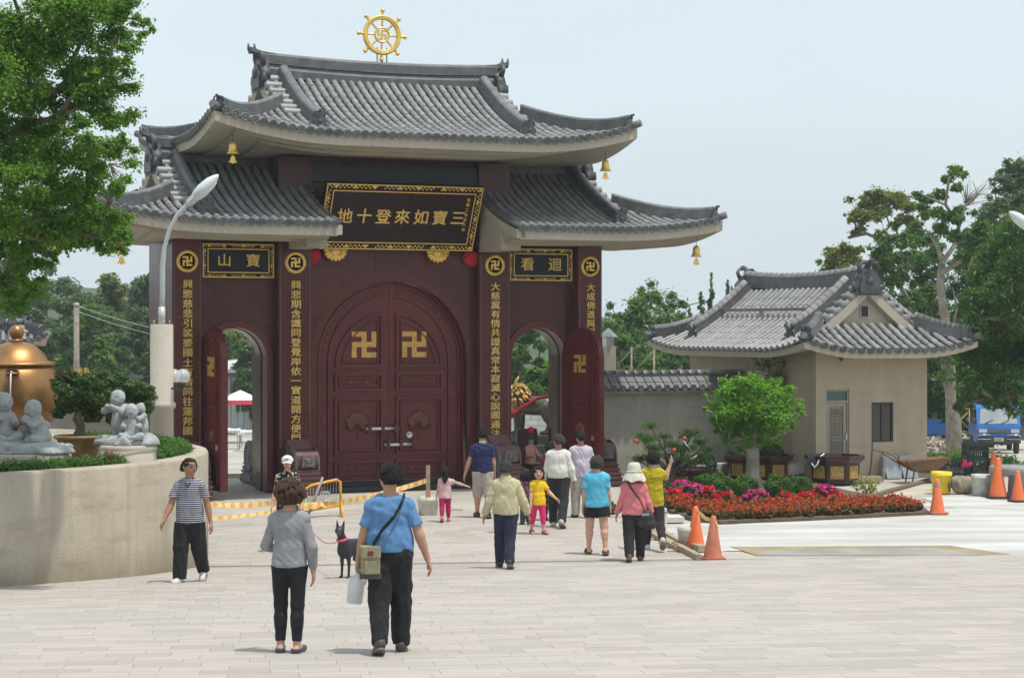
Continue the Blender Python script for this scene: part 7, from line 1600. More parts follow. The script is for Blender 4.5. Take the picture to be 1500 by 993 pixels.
def person(label, pos, H, rz, skin=None, res=.011, kid=False, female=False, fat=1., lean=.0, legs=((.0, .0, .03, 0), (.0, .0, .03, 0)), arms=((.05, .1, .15), (.05, .1, .15)), head=0., nod=0., hair='short', hairm=None,
           top=None, tlen=.5, sleeve=.55, bottom=None, blen=1., bfit=.012, shoes=None, shoe_kind='shoe', grip=(0.5, .5), sh=.0, face=True, hem=0., seed=1, belt=None):
    skin = skin or SK; t = thing('person', label, 'person', pos, rz); s = SDF(); J = {}
    hip, shz, hh = (.475, .765, .19) if kid else (.515, .808, .134)
    sw = (.092 if kid else (.095 if female else .106)); fa = fat
    hx, hy, hz = hh * (.40 if not kid else .42) * H, hh * .44 * H, hh * .5 * H
    LU, LL = (hip - .045) * .5 * H, (hip - .045) * .5 * H
    foot = []
    for sd, (sw_, kn, out, fp) in zip((-1, 1), legs):
        h0 = V3(sd * .05 * H * (1.05 if female else 1), 0, hip * H); a = sw_; k = h0 + LU * V3(sd * math.sin(out), math.sin(a), -math.cos(a)); b = a - kn
        an = k + LL * V3(sd * math.sin(out) * .3, math.sin(b), -math.cos(b)); fo = math.radians(8) * sd; p = b + fp if (kn > .5 or abs(fp) > .01) else 0
        dr = V3(math.sin(fo) * math.cos(p), math.cos(fo) * math.cos(p), math.sin(p)); up = V3(0, -math.sin(p), math.cos(p)); heel = an - up * .03 * H - dr * .022 * H; toe = an - up * .033 * H + dr * .105 * H
        J[sd] = (h0, k, an, heel, toe, dr, up)
    zmin = min(min(J[q][3][2], J[q][4][2]) - .014 * H for q in J); dz = -zmin
    for q in J: J[q] = tuple(v + V3(0, 0, dz) if i < 5 else v for i, v in enumerate(J[q]))
    zz = lambda f, x=0., y=0.: V3(x, y + lean * max(0, f - hip) * H, f * H + dz)
    # skin
    tor = SDF()
    def torso(S, g=0., hemz=None, k=.05):
        wst = .066 if female else .078; hp = .084 if female else .08
        S.cap(zz(hip + .01), zz(.6 if not kid else .56), hp * H * fa + g, wst * H * fa + g, k, (1.12, .78, 1)); S.cap(zz(.6 if not kid else .56), zz(shz - .075), wst * H * fa + g, .09 * H * (fa * .5 + .5) + g, k, (1.12, .74, 1))
        [S.cap(zz(shz + .004, q * .012 * H), zz(shz - .03, q * sw * H * .95), .037 * H + g, .030 * H + g, k, (1, .95, 1)) for q in (-1, 1)]
    torso(s, -.014 if top else 0)
    for q in (-1, 1):
        h0, k, an, heel, toe, dr, up = J[q]
        lo_ = .72 if bottom and blen > .9 and bfit > .004 else 1.; s.cap(h0, k, .058 * H * fa * (.8 if bottom else 1), .039 * H * fa * lo_, .04); s.cap(k, an, .037 * H * fa * lo_, .022 * H, .02); cm = k * .68 + an * .32 - V3(0, .010 * H * lo_, 0); s.cap(cm, cm + (an - k) * .18, .036 * H * fa * lo_, .03 * H * lo_, .03)
        s.cap(heel + up * .006 * H, toe, .024 * H, .019 * H, .015, (1, 1, .9))
    nk = zz(shz + .03); hc = zz(1 - hh / 2 - .0) + V3(0, .012 * H + nod * .04 * H, 0); ch, sh_ = math.cos(head), math.sin(head)
    Hd = lambda x, y, z: hc + V3(x * hx * ch - y * hy * sh_, x * hx * sh_ + y * hy * ch, z * hz + nod * y * hz * -.0)
    rx, ry = math.hypot(hx * ch, hy * sh_), math.hypot(hx * sh_, hy * ch)
    s.cap(zz(shz - .01), hc - V3(0, .01 * H, hz * .5), .036 * H, .033 * H, .03)
    s.ell(hc + V3(0, 0, hz * .12), (rx, ry, hz * .88), .02); s.ell(Hd(0, .22, -.45), (rx * .78, ry * .72, hz * .55), .03)
    s.cap(Hd(0, .95, .05), Hd(0, 1.14, -.22), hx * .11, hx * .17, .012)
    for q in (-1, 1):
        s.ell(Hd(q * 1.0, -.05, -.08), (hx * .16, hx * .22, hz * .26), .008); s.ell(Hd(q * .38, .98, .06), (hx * .2, hx * .2, hz * .09), .01, neg=True)
    s.ell(Hd(0, 1.06, -.52), (hx * .3, hx * .3, hz * .035), .01, neg=True)
    AU, AF, HL_ = .165 * H, .14 * H, .055 * H; AR = {}
    for q, A_, gr in zip((-1, 1), arms, grip):
        a, out, e = A_[:3]; tw = A_[3] if len(A_) > 3 else 0.
        S0 = zz(shz - .03, q * sw * H); ud = V3(q * math.sin(out), math.sin(a) * math.cos(out), -math.cos(a) * math.cos(out)); E0 = S0 + ud * AU
        b = a + e; o2 = out - tw; fd = V3(q * math.sin(o2), math.sin(b) * math.cos(o2), -math.cos(b) * math.cos(o2)); W0 = E0 + fd * AF; AR[q] = (S0, E0, W0, ud, fd)
        s.cap(S0, E0, .027 * H * (fa * .5 + .5), .026 * H, .03); s.cap(E0, W0, .026 * H, .0165 * H, .015); s.cap(E0 + fd * AF * .1, E0 + fd * AF * .45, .027 * H, .023 * H, .015)
        # hand: palm, four bent fingers, thumb to the front side
        side = np.cross(fd, V3(q, 0, 0)); side = side / (np.linalg.norm(side) + 1e-9) * (-q); side = side if side[1] > 0 else -side; nrm = np.cross(fd, side); nrm = nrm / np.linalg.norm(nrm); nrm = nrm * (-1 if nrm[0] * q > 0 else 1)
        P0 = W0 + fd * .012 * H; P1 = W0 + fd * .05 * H; r_ = .0062 * H
        for f in range(4):
            of = side * (1.5 - f) * .0105 * H; s.cap(P0 + of * .7, P1 + of, .0095 * H, .0085 * H, .012)
            L = (.024, .028, .026, .02)[f] * H * 1.05; d1 = fd * math.cos(gr * .6) + nrm * math.sin(gr * .6); d2 = fd * math.cos(gr * 1.5) + nrm * math.sin(gr * 1.5); c1 = P1 + of * 1.1; s.cap(c1, c1 + d1 * L, r_ * 1.15, r_, .004); s.cap(c1 + d1 * L, c1 + d1 * L + d2 * L * .8, r_, r_ * .85, .003)
        tb_ = W0 + fd * .018 * H + side * .012 * H; s.cap(tb_, tb_ + (side * .7 + fd * .75 + nrm * .25) * .03 * H, .0085 * H, .0075 * H, .008); s.cap(tb_ + (side * .7 + fd * .75 + nrm * .25) * .03 * H, tb_ + (side * .75 + fd * 1.5 + nrm * .5) * .032 * H, .0072 * H, .006 * H, .003)
    inst('body', s.mesh('body', res, skin), t)
    # clothes
    cr = max(res, .010)
    if bottom:
        S = SDF(); S.cap(zz(hip + .005), zz(.575 if not kid else .52), (.088 if female else .084) * H * fa + bfit * .5, (.078 if female else .083) * H * fa + bfit * .5, .03, (1.1, .8, 1))
        for q in (-1, 1):
            h0, k, an, heel, toe, dr, up = J[q]; e1 = .054 * H * fa + bfit; e2 = .040 * H * fa + bfit; e3 = (.030 if bfit > .006 else .024) * H + bfit * 1.15
            if blen >= .99:
                S.cap(h0, k, .06 * H * fa + bfit * .8, e2, .035); n_ = an - k; cut = (an + n_ * (.06 if bfit > .006 else -.1), n_ / np.linalg.norm(n_)); S.cap(k, an + n_ * .12, e2, e3, .02, cut=cut)
                if bfit < .01: cm = k * .68 + an * .32 - V3(0, .010 * H, 0); S.cap(cm, cm + n_ * .18, .036 * H * fa + bfit, .03 * H + bfit, .03)
            elif blen > .5: n_ = an - k; e = k + n_ * (blen - .5) * 2; S.cap(h0, k, .06 * H * fa + bfit * .8, e2, .035); S.cap(k, e + n_ * .1, e2, e3 + .004 * H, .02, cut=(e, n_ / np.linalg.norm(n_)))
            else: n_ = k - h0; e = h0 + n_ * blen * 2; S.cap(h0, e + n_ * .3, .061 * H * fa + bfit * .8, .05 * H * fa + bfit * 1.4, .035, cut=(e, n_ / np.linalg.norm(n_)))
        inst('trousers' if blen > .6 else 'shorts', S.mesh('trousers', cr, bottom, noise=.009 if bfit > .006 else .003, nsc=26, seed=seed, planes=((zz(min(.60 if not kid else .545, tlen + .012 if tlen < .53 else .565)), (0, 0, 1)),)), t)
    if top:
        S = SDF(); g = .010 + sh; torso(S, g); hz_ = tlen * H + dz
        S.cap(zz(tlen - .02), zz(.6 if not kid else .56), (.078 if female else .082) * H * fa + g + hem, (.068 if female else .077) * H * fa + g, .05, (1.12, .8, 1))
        slv = []
        for q in (-1, 1):
            S0, E0, W0, ud, fd = AR[q]; L = SDF(); s_in = S0 - V3(q * .016 * H, 0, -.004 * H)
            if sleeve <= 1: e = S0 + ud * AU * sleeve; L.cap(s_in, e + ud * AU * .3, .034 * H + g * .8, .035 * H + g * 1.1, .025, cut=(e, ud))
            else: e = E0 + fd * AF * (sleeve - 1); L.cap(s_in, E0, .034 * H + g * .8, .029 * H + g * .7, .022); L.cap(E0, e + fd * AF * .2, .030 * H + g * .7, .021 * H + g * .8, .02, cut=(e, fd))
            slv.append(L)
        S.cap(zz(shz - .005), zz(shz + .028), .046 * H, .042 * H, .03)
        inst('shirt', S.mesh('shirt', cr, top, noise=.011, nsc=19, seed=seed + 3, planes=((V3(0, 0, hz_), (0, 0, -1)), (zz(shz + .03), (0, -.25, 1)))), t)
        for n_, L in enumerate(slv): inst('sleeve', L.mesh('sleeve', cr, top, noise=.009, nsc=24, seed=seed + 5 + n_), t)
    if belt:
        S = SDF(); S.cap(zz(hip - .02), zz(.62), .084 * H * fa + .016, .082 * H * fa + .012, .03, (1.12, .8, 1)); inst('belt', S.mesh('belt', res * .8, belt, planes=((zz(.571), (0, 0, 1)), (zz(.553), (0, 0, -1)))), t)
    # shoes
    for q in (-1, 1):
        h0, k, an, heel, toe, dr, up = J[q]
        S = SDF(); S.cap(heel + up * .004 * H, toe + dr * .008 * H, .029 * H, .026 * H, .02, (1, 1, 1)); S.cap(heel + up * .018 * H, heel + up * .02 * H + dr * .05 * H, .026 * H, .02 * H, .02)
        pl_ = [(heel - up * .016 * H, -up)]
        if shoe_kind == 'flat': pl_.append((heel + up * .014 * H, up))
        if shoe_kind == 'sandal': pl_.append((heel - up * .002 * H, up))
        sh_o = inst('shoe', S.mesh('shoe', res * .9, shoes or M_shoe, planes=pl_), t)
        b = MB(); m = heel + dr * .06 * H - up * .017 * H; sx = np.cross(dr, up); o = [(math.cos(x) * .034 * H, math.sin(x) * .088 * H) for x in np.linspace(0, 2 * PI, 15)[:-1]]
        vs = [tuple(m + sx * x + dr * y) for x, y in o] + [tuple(m + sx * x + dr * y - up * .008 * H) for x, y in o]; n = len(o); b._a(vs, [tuple(range(n))[::-1], tuple(range(n, 2 * n))] + [(i, (i + 1) % n, n + (i + 1) % n, n + i) for i in range(n)]); b.obj('sole', M_sole, sh_o)
        if shoe_kind == 'sandal':
            for f in (.02, .075): b = MB(); c = heel + dr * f * H; b.tube([c + sx * (.03 * H * math.cos(a)) + up * (.035 * H * math.sin(a) - .008 * H) for a in np.linspace(0, PI, 8)], .009 * H, 6); b.obj('strap', shoes or M_shoe, sh_o)
    # hair
    hm = hairm or M_hair; S = SDF(); g = 1.14
    if hair != 'none':
        if hair == 'curly':
            S.ell(Hd(0, -.12, .12), (rx * 1.5, ry * 1.35, hz * 1.08), .02); S.ell(Hd(0, -.2, -.35), (rx * 1.4, ry * 1.15, hz * .75), .04); rc = random.Random(seed)
            for _ in range(190):
                d = Vector((rc.gauss(0, 1), rc.gauss(0, 1), rc.gauss(0, 1))).normalized()
                if d.z < -.75: continue
                S.ell(Hd(d.x * 1.55, -.15 + d.y * 1.35, .05 + d.z * 1.12), (hx * .27,) * 3, .006)
            S.ell(Hd(0, 1.35, -.25), (rx * .9, ry * .8, hz * .85), .01, neg=True); ns, nn = .006, 75
        else:
            S.ell(Hd(0, -.06, .16), (rx * 1.12, ry * 1.1, hz * .96), .02); S.ell(Hd(0, -.3, -.2), (rx * 1.08, ry * .9, hz * .75), .03)
            if hair in ('bob', 'long'): S.cap(Hd(0, -.35, .0), Hd(0, -.3, -.85 if hair == 'bob' else -.6), hx * 1.12, hx * 1.05, .03)
            if hair == 'bob':
                for q in (-1, 1): S.cap(Hd(q * .85, .0, .1), Hd(q * .9, .1, -.75), hx * .34, hx * .3, .03)
            if hair in ('long', 'tail'): S.cap(Hd(0, -.85, .1), Hd(0, -1.15, -1.5), hx * .62, hx * .5, .03); S.cap(Hd(0, -1.15, -1.5), Hd(0, -1.1, -2.35), hx * .5, hx * .12, .02)
            fz = -.42 if hair != 'bob' else -.35
            S.ell(Hd(0, 1.2, fz), (rx * .95, ry * .95, hz * .98), .01, neg=True); ns, nn = .013, 75
            if hair == 'short':
                for q in (-1, 1): S.ell(Hd(q * 1.05, .12, -.45), (hx * .4, hx * .5, hz * .42), .01, neg=True)
        pl_ = [(Hd(0, 0, -.58), (0, 0, -1))] if hair == 'short' else ([] if hair in ('curly', 'long', 'tail') else [(Hd(0, 0, -.95), (0, 0, -1))])
        inst('hair', S.mesh('hair', res * .9, hm, noise=ns * (1 if hair == 'curly' else .9), nsc=nn, seed=seed, planes=pl_), t)
    if face:
        for q in (-1, 1):
            b = MB(); b.ball(Hd(q * .38, .90, .06), hx * .13, 8, 6, (1, 1, .7)); b.obj('eye', M_eye, t)
        b = MB(); b.ball(Hd(0, .97, -.5), hx * .26, 8, 5, (1, .5, .3)); b.obj('mouth', M_lip, t)
        b = MB(); [b.tube([Hd(q * .2, .99, .3), Hd(q * .42, .96, .34), Hd(q * .62, .82, .28)], hx * .032, 5) for q in (-1, 1)]; b.obj('eyebrow', hm, t, 'stuff')
    P = dict(t=t, Hd=Hd, AR=AR, J=J, zz=zz, hx=hx, hy=hy, hz=hz, H=H); return P
def glasses(P):
    b = MB(); Hd = P['Hd']
    for q in (-1, 1): c = Hd(q * .42, 1.1, .06); b.tube([c + V3(P['hx'] * .3 * math.cos(a), 0, P['hx'] * .24 * math.sin(a)) for a in np.linspace(0, 2 * PI, 13)], .0022, 4, False); b.tube([Hd(q * .75, 1.05, .1), Hd(q * 1.1, .1, .06)], .0025, 4)
    b.tube([Hd(-.12, 1.14, .08), Hd(.12, 1.14, .08)], .004, 4); b.obj('spectacles', M_dark, P['t'])
def world(P, v): t = P['t']; return Matrix.Translation(t.location) @ Matrix.Rotation(t.rotation_euler.z, 4, 'Z') @ Vector(v)
def foot_at(px, py): p = gp(px, py); return p
C_navy = cloth('navy_cotton', (.022, .025, .085)); C_white = cloth('white_cotton', (.66, .65, .60)); C_black = cloth('black_trouser_cloth', (.016, .016, .018)); C_dknavy = cloth('dark_navy_trousers', (.02, .024, .05))
# striped shirt man, walking towards the left, looking left
P = person('man in a navy and white striped shirt walking by the planter wall', foot_at(278, 852), 1.73, PI - .12, SK2, res=.010, fat=1.02, legs=((-.16, .42, .05, .25), (.16, .08, .06, 0)), arms=((-.2, .2, .25), (.2, .26, .35)), head=1.0, top=cloth('navy_white_stripes', (.018, .024, .065), (.50, .50, .53), stripes=(34, .58)), tlen=.475, sleeve=.62, bottom=C_black, bfit=.034, shoes=mat('white_trainer', (.55, .55, .54), .5, 0, .2, 12), hem=.012, seed=2)
glasses(P)
b = MB(); b.tube([P['zz'](.835, -.06, .02), P['zz'](.80, -.03, .105), P['zz'](.775, 0, .125), P['zz'](.80, .03, .105), P['zz'](.835, .06, .02)], .010, 5); b.obj('neck_band', C_navy, P['t'])
# grey sweater woman
PW = person('curly-haired woman in a grey sweater and slim black trousers seen from behind', foot_at(424, 955), 1.60, -.06, SK, res=.009, female=True, fat=.93, legs=((.05, .12, .0, .0), (-.06, .02, -.01, 0)), arms=((.1, .30, 1.2, .55), (-.08, .22, .22, .16)), hair='curly', hairm=M_hairb, sh=-.003, top=cloth('heather_grey_knit', (.27, .275, .29)), tlen=.50, sleeve=1.92, bottom=C_black, bfit=.004, blen=1., shoes=mat('slate_blue_flat', (.05, .06, .085), .6, 0, .15, 8), shoe_kind='flat', face=False, seed=4)
# blue shirt man
PB = person('man in a bright blue T-shirt with a shoulder bag seen from behind', foot_at(571, 955), 1.75, .1, SK, res=.009, fat=1.12, legs=((-.22, .30, .03, .1), (.1, .08, .04, 0)), arms=((.1, .2, .18), (-.06, .32, .22)), head=.42, grip=(1.0, .55), top=cloth('bright_blue_jersey', (.105, .235, .45)), tlen=.535, sleeve=.68, bottom=C_black, bfit=.022, shoes=mat('dark_leather_shoe', (.05, .04, .035), .55, 0, .3, 12), seed=6, sh=.004, belt=mat('brown_leather_belt', (.05, .028, .018), .5))
glasses(PB)
# crossbody bag and jug
M_khaki = cloth('khaki_canvas', (.30, .265, .17)); o_ = world(PB, V3(-.185, -.12, .88)); t = thing('shoulder_bag', 'khaki canvas bag on the left hip of the man in bright blue', 'bag', o_, .1)
b = MB(); b.box(-.09, .09, -.07, .06, -.16, .12, .02); b.obj('pouch', M_khaki, t); b = MB(); b.box(-.095, .095, -.085, .07, .03, .13, .02); b.box(-.06, .06, -.09, -.07, -.12, .0, .01); b.obj('flap', M_khaki, t); b = MB(); b.box(-.1, .1, -.075, .065, -.17, -.12, .02); b.obj('base', M_dark, t); b = MB(); b.box(-.025, .025, -.093, -.088, .05, .09); b.obj('logo_patch', mat('dark_red_patch', (.18, .02, .02), .7), t)
q = Matrix.Rotation(-.0, 4, 'Z'); b = MB(); pts = [world(PB, v) - o_ for v in (V3(-.16, -.12, 1.02), V3(-.08, -.175, 1.16), V3(.03, -.19, 1.28), V3(.10, -.15, 1.40), V3(.135, -.06, 1.475), V3(.135, .03, 1.46), V3(.06, .14, 1.3), V3(-.1, .16, 1.12))]
b.sweep([Matrix.Rotation(-.1, 4, 'Z') @ p for p in pts], [(-.006, -.022), (.006, -.022), (.006, .022), (-.006, .022)]); b.obj('strap', C_black, t)
S0, E0, W0, ud, fd = PB['AR'][-1]; o_ = world(PB, W0 + fd * .1) + Vector((-.01, .0, -.26)); t = thing('water_jug', 'translucent white plastic jug hanging from the left hand of the man in bright blue', 'jug', o_, .3)
if 1:
    n = NT('frosted_plastic'); n.bsdf((.74, .78, .80), .35, 0, spec=.4, Transmission_Weight=.45, Alpha=.8); M_fro = n.m
b = MB(); b.lathe([(0, -.06), (.062, -.06), (.075, -.04), (.078, .1), (.07, .15), (.03, .21), (.024, .23), (.024, .25), (0, .25)], 20); b.obj('body', M_fro, t, mtx=Matrix.Rotation(.12, 4, 'Y')); b = MB(); b.tube([(.03, 0, .2), (.07, 0, .23), (.085, 0, .17), (.075, 0, .12)], .012, 8); b.obj('handle', M_fro, t, mtx=Matrix.Rotation(.12, 4, 'Y')); b = MB(); b.lathe([(.027, .235), (.027, .262), (0, .262)], 14); b.obj('cap', C_white, t, mtx=Matrix.Rotation(.12, 4, 'Y'))
# white cap woman
PC_ = P = person('woman in a white baseball cap and floral top facing the camera', foot_at(421, 808), 1.58, PI + .05, SK3, female=True, arms=((.05, .16, .3), (.05, .2, .3)), hair='bob', top=cloth('dark_floral_print', (.012, .012, .014), (.55, .5, .42), pattern=22), tlen=.47, sleeve=.5, bottom=C_black, bfit=.01, seed=8, nod=.1)
S = SDF(); Hd = P['Hd']; hx, hy, hz = P['hx'], P['hy'], P['hz']; S.ell(Hd(0, -.04, .32), (hx * 1.2, hy * 1.18, hz * .88), .02); inst('cap', S.mesh('cap', .011, C_white, planes=((Hd(0, 0, .16), (0, -.3, -1)),)), P['t']); b = MB(); rows = [[Hd(x * .95, 1.02 + (1 - x * x) * .8 * v, .30 - .22 * v - .2 * x * x) for x in np.linspace(-1, 1, 9)] for v in (0, .5, 1)]; b.grid([[tuple(q) for q in r_] for r_ in rows], True); b.obj('cap_peak', C_white, P['t']); b = MB(); b.box(-.03, .03, -.004, .004, -.008, .008); b.obj('cap_mark', M_dark, P['t'], mtx=Matrix.Translation(Hd(0, 1.2, .62)))
# girl with ponytail and navy man
P = person('little girl in a pale pink top with long black hair holding a hand', foot_at(652, 764), 1.06, .05, SK3, kid=True, female=True, legs=((-.22, .35, .02, .15), (.12, .05, .03, 0)), arms=((.1, .2, .2), (.15, 1.25, .1)), hair='long', top=cloth('pale_pink_cotton', (.62, .42, .42)), tlen=.42, sleeve=.5, bottom=cloth('raspberry_leggings', (.42, .012, .09)), bfit=.005, blen=1., shoes=mat('pink_shoe', (.6, .12, .2), .5), hem=.03, face=False, seed=10)
P = person('man in a navy polo shirt and beige shorts holding the little girl\'s hand', foot_at(707, 758), 1.72, .08, SK, fat=1.04, legs=((.1, .06, .03, 0), (-.14, .2, .03, .1)), arms=((.04, .3, .12), (0, .1, .25)), top=C_navy, tlen=.50, sleeve=.62, bottom=cloth('beige_cotton_shorts', (.40, .36, .30)), bfit=.024, blen=.62, face=False, seed=11, sh=.006)
S = SDF(); S.cap(P['zz'](.835), P['zz'](.855), .045 * 1.72, .041 * 1.72, .01); inst('collar', S.mesh('collar', .011, C_white, planes=((P['zz'](.862), (0, 0, 1)), (P['zz'](.838), (0, 0, -1)))), P['t'])
# beige jacket man
P = person('grey-haired man in a cream blouson jacket and dark navy trousers mid-stride', foot_at(741, 832), 1.62, .02, SK2, fat=1.05, legs=((.2, .12, .02, 0), (-.2, .34, -.05, .12)), arms=((.0, .3, .3), (.0, .34, .3)), hair='short', hairm=M_hairg, top=cloth('cream_blouson', (.50, .45, .28)), tlen=.50, sleeve=1.95, sh=.018, bottom=C_dknavy, bfit=.018, face=False, seed=12)
S = SDF(); S.cap(P['zz'](.825), P['zz'](.868), .06 * 1.62, .047 * 1.62, .02); inst('collar', S.mesh('collar', .011, _mc['cream_blouson'], planes=((P['zz'](.872), (0, 0, 1)),)), P['t'])
# yellow girl, pink child, patterned child
P = person('smiling girl in a yellow T-shirt and hot pink leggings turned to the camera', foot_at(788, 782), 1.2, PI + .35, SK3, kid=True, female=True, legs=((.2, .1, .05, 0), (-.15, .15, .05, .05)), arms=((.35, .5, .5), (.1, .15, .2)), hair='bob', head=-.2, top=cloth('egg_yellow_cotton', (.80, .52, .015)), tlen=.42, sleeve=.6, bottom=cloth('hot_pink_leggings', (.66, .025, .16)), bfit=.006, blen=.8, shoes=mat('crimson_sandal', (.4, .03, .06), .5), shoe_kind='sandal', hem=.012, seed=14)
person('child in a pink top mostly hidden behind the man in the cream jacket', foot_at(740, 780), 1.0, .1, SK3, kid=True, female=True, legs=((.0, .05, .18, 0), (0, .05, .12, 0)), arms=((.2, .2, .3), (.15, 1.0, .1)), hair='bob', top=cloth('rose_pink_cotton', (.62, .13, .24)), tlen=.42, sleeve=1.9, bottom=cloth('salmon_leggings', (.55, .2, .22)), bfit=.005, face=False, seed=15, shoes=mat('brown_sandal', (.14, .06, .03), .6))
person('small dark-haired child in a patterned purple top beside the yellow girl', foot_at(770, 768), 1.0, .2, SK3, kid=True, hair='bob', top=cloth('purple_print', (.05, .02, .05), (.4, .2, .3), pattern=30), tlen=.42, sleeve=.8, bottom=cloth('charcoal_cloth', (.05, .05, .055)), bfit=.012, face=False, seed=16)
# white shirt man, lavender man, skirted woman
P = person('man in a long-sleeved white shirt and black trousers looking down to the left', foot_at(818, 772), 1.72, -.15, SK2, fat=1.06, legs=((.16, .08, .04, 0), (-.2, .36, .03, .12)), arms=((.1, .14, .6), (-.05, .22, .2)), hair='short', hairm=M_hairg, head=.7, top=C_white, tlen=.53, sleeve=1.9, sh=.008, bottom=cloth('black_dress_trousers', (.025, .026, .03)), bfit=.022, face=False, seed=18, shoes=mat('grey_white_shoe', (.42, .40, .37), .6, 0, .3, 14), grip=(.8, .9), belt=M_shoe)
P = person('man in a pale lavender short-sleeved shirt and light trousers behind the white-shirted man', foot_at(851, 758), 1.68, .1, SK2, fat=1.06, legs=((.08, .06, .04, 0), (-.08, .1, .04, 0)), arms=((.3, .15, .9), (.2, .12, .5)), hair='short', head=.55, top=cloth('pale_lavender_check', (.52, .47, .56)), tlen=.47, sleeve=.62, sh=.012, bottom=cloth('light_grey_trousers', (.42, .39, .36)), bfit=.024, face=False, seed=19)
P = person('woman in a striped wrap skirt hidden in front of the white-shirted man', foot_at(806, 762), 1.5, 0, SK, female=True, hair='bob', top=cloth('dark_red_blouse', (.12, .015, .02)), tlen=.5, sleeve=.8, bottom=C_black, bfit=.005, face=False, seed=20)
b = MB(); b.lathe([(.105 * 1.5, .56 * 1.5), (.125 * 1.5, .48 * 1.5), (.14 * 1.5, .18 * 1.5), (.12 * 1.5, .18 * 1.5)], 24); b.obj('skirt', cloth('striped_skirt_cloth', (.06, .015, .012), (.35, .09, .03), stripes=(9, .55)), P['t'])
# cyan woman, pink woman, mustard woman
person('woman in a cyan T-shirt and black shorts walking away', foot_at(874, 812), 1.59, .06, SK3, female=True, fat=1.1, legs=((.1, .06, .08, 0), (-.12, .16, .09, .05)), arms=((.02, .14, .22), (-.05, .14, .2)), hair='bob', hairm=M_hairg, top=cloth('cyan_jersey', (.10, .46, .66)), tlen=.475, sleeve=.66, sh=.010, hem=.01, bottom=C_black, bfit=.018, blen=.30, shoes=mat('dark_brown_sandal', (.09, .035, .025), .5), shoe_kind='sandal', face=False, seed=22)
PP = person('woman in a salmon-pink blouse and cream sun hat with a black shoulder bag', foot_at(929, 822), 1.50, -.05, SK2, female=True, fat=1.12, legs=((-.18, .35, .0, .12), (.12, .06, .04, 0)), arms=((.05, .28, .3), (.0, .3, .25)), hair='bob', top=cloth('salmon_pink_blouse', (.66, .20, .21)), tlen=.49, sleeve=1.85, sh=.016, hem=.012, bottom=cloth('faded_black_trousers', (.02, .02, .022)), bfit=.022, face=False, seed=23, shoes=mat('red_brown_shoe', (.18, .06, .04), .6))
b = MB(); c = PP['Hd'](0, -.05, .1); hr = PP['hx']; rr = random.Random(2); n = 28; rows = []
for r_, z in ((.2, .155), (.9, .15), (1.22, .11), (1.36, .03), (1.45, .0), (1.85, -.045), (2.2, -.10), (2.35, -.13)):
    rows.append([tuple(c + V3(hr * r_ * math.cos(a) * (1 + .04 * math.sin(3 * a)), hr * r_ * 1.08 * math.sin(a), z + (.018 * math.sin(5 * a + 1) if r_ > 1.5 else 0))) for a in np.linspace(0, 2 * PI, n + 1)])
C_hat = cloth('cream_hat_cotton', (.56, .55, .45)); b.grid(rows, True, True); b._a(rows[0], [tuple(range(n))]); b.obj('sun_hat', C_hat, PP['t']); b = MB(); b.tube([tuple(c + V3(hr * 1.44 * math.cos(a), hr * 1.55 * math.sin(a), .012)) for a in np.linspace(0, 2 * PI, 25)], .012, 5, False); b.obj('hat_band', C_hat, PP['t'])
o_ = world(PP, V3(.19, -.08, .70)); t = thing('handbag', 'black handbag at the right hip of the woman in salmon pink', 'handbag', o_, -.1); S = SDF(); S.ell((0, 0, 0), (.13, .08, .14), .03).cap((-.09, 0, -.1), (.09, 0, -.1), .07, .07, .05); inst('bag', S.mesh('bag', .012, mat('black_nylon', (.015, .015, .017), .55, 0, .3, 12, .3, 60), noise=.01, nsc=25), t)
b = MB(); b.sweep([world(PP, v) - o_ for v in (V3(.17, -.1, .82), V3(.10, -.165, .98), V3(-.0, -.175, 1.12), V3(-.085, -.13, 1.23), V3(-.115, -.03, 1.285), V3(-.1, .06, 1.25))], [(-.006, -.02), (.006, -.02), (.006, .02), (-.006, .02)]); b.obj('strap', M_shoe, t); b = MB()
for k in range(3): b.tube([(-.05 + .04 * k + .015 * math.cos(a), -.088, .06 + .016 * math.sin(a)) for a in np.linspace(0, 2 * PI, 9)], .004, 4, False)
b.obj('pale_emblem', C_white, t, 'stuff')
P = person('woman in a mustard-yellow top raising a hand to her head', foot_at(957, 805), 1.64, .1, SK3, female=True, fat=1.0, legs=((.1, .05, .03, 0), (-.3, .5, .0, .2)), arms=((.3, .2, 1.0), (1.2, .35, 1.9)), hair='bob', top=cloth('mustard_top', (.42, .34, .012)), tlen=.44, sleeve=.5, sh=.012, hem=.02, bottom=cloth('dark_plum_trousers', (.035, .02, .03)), bfit=.012, face=False, seed=25, shoes=mat('pale_trainer', (.5, .48, .44), .6))
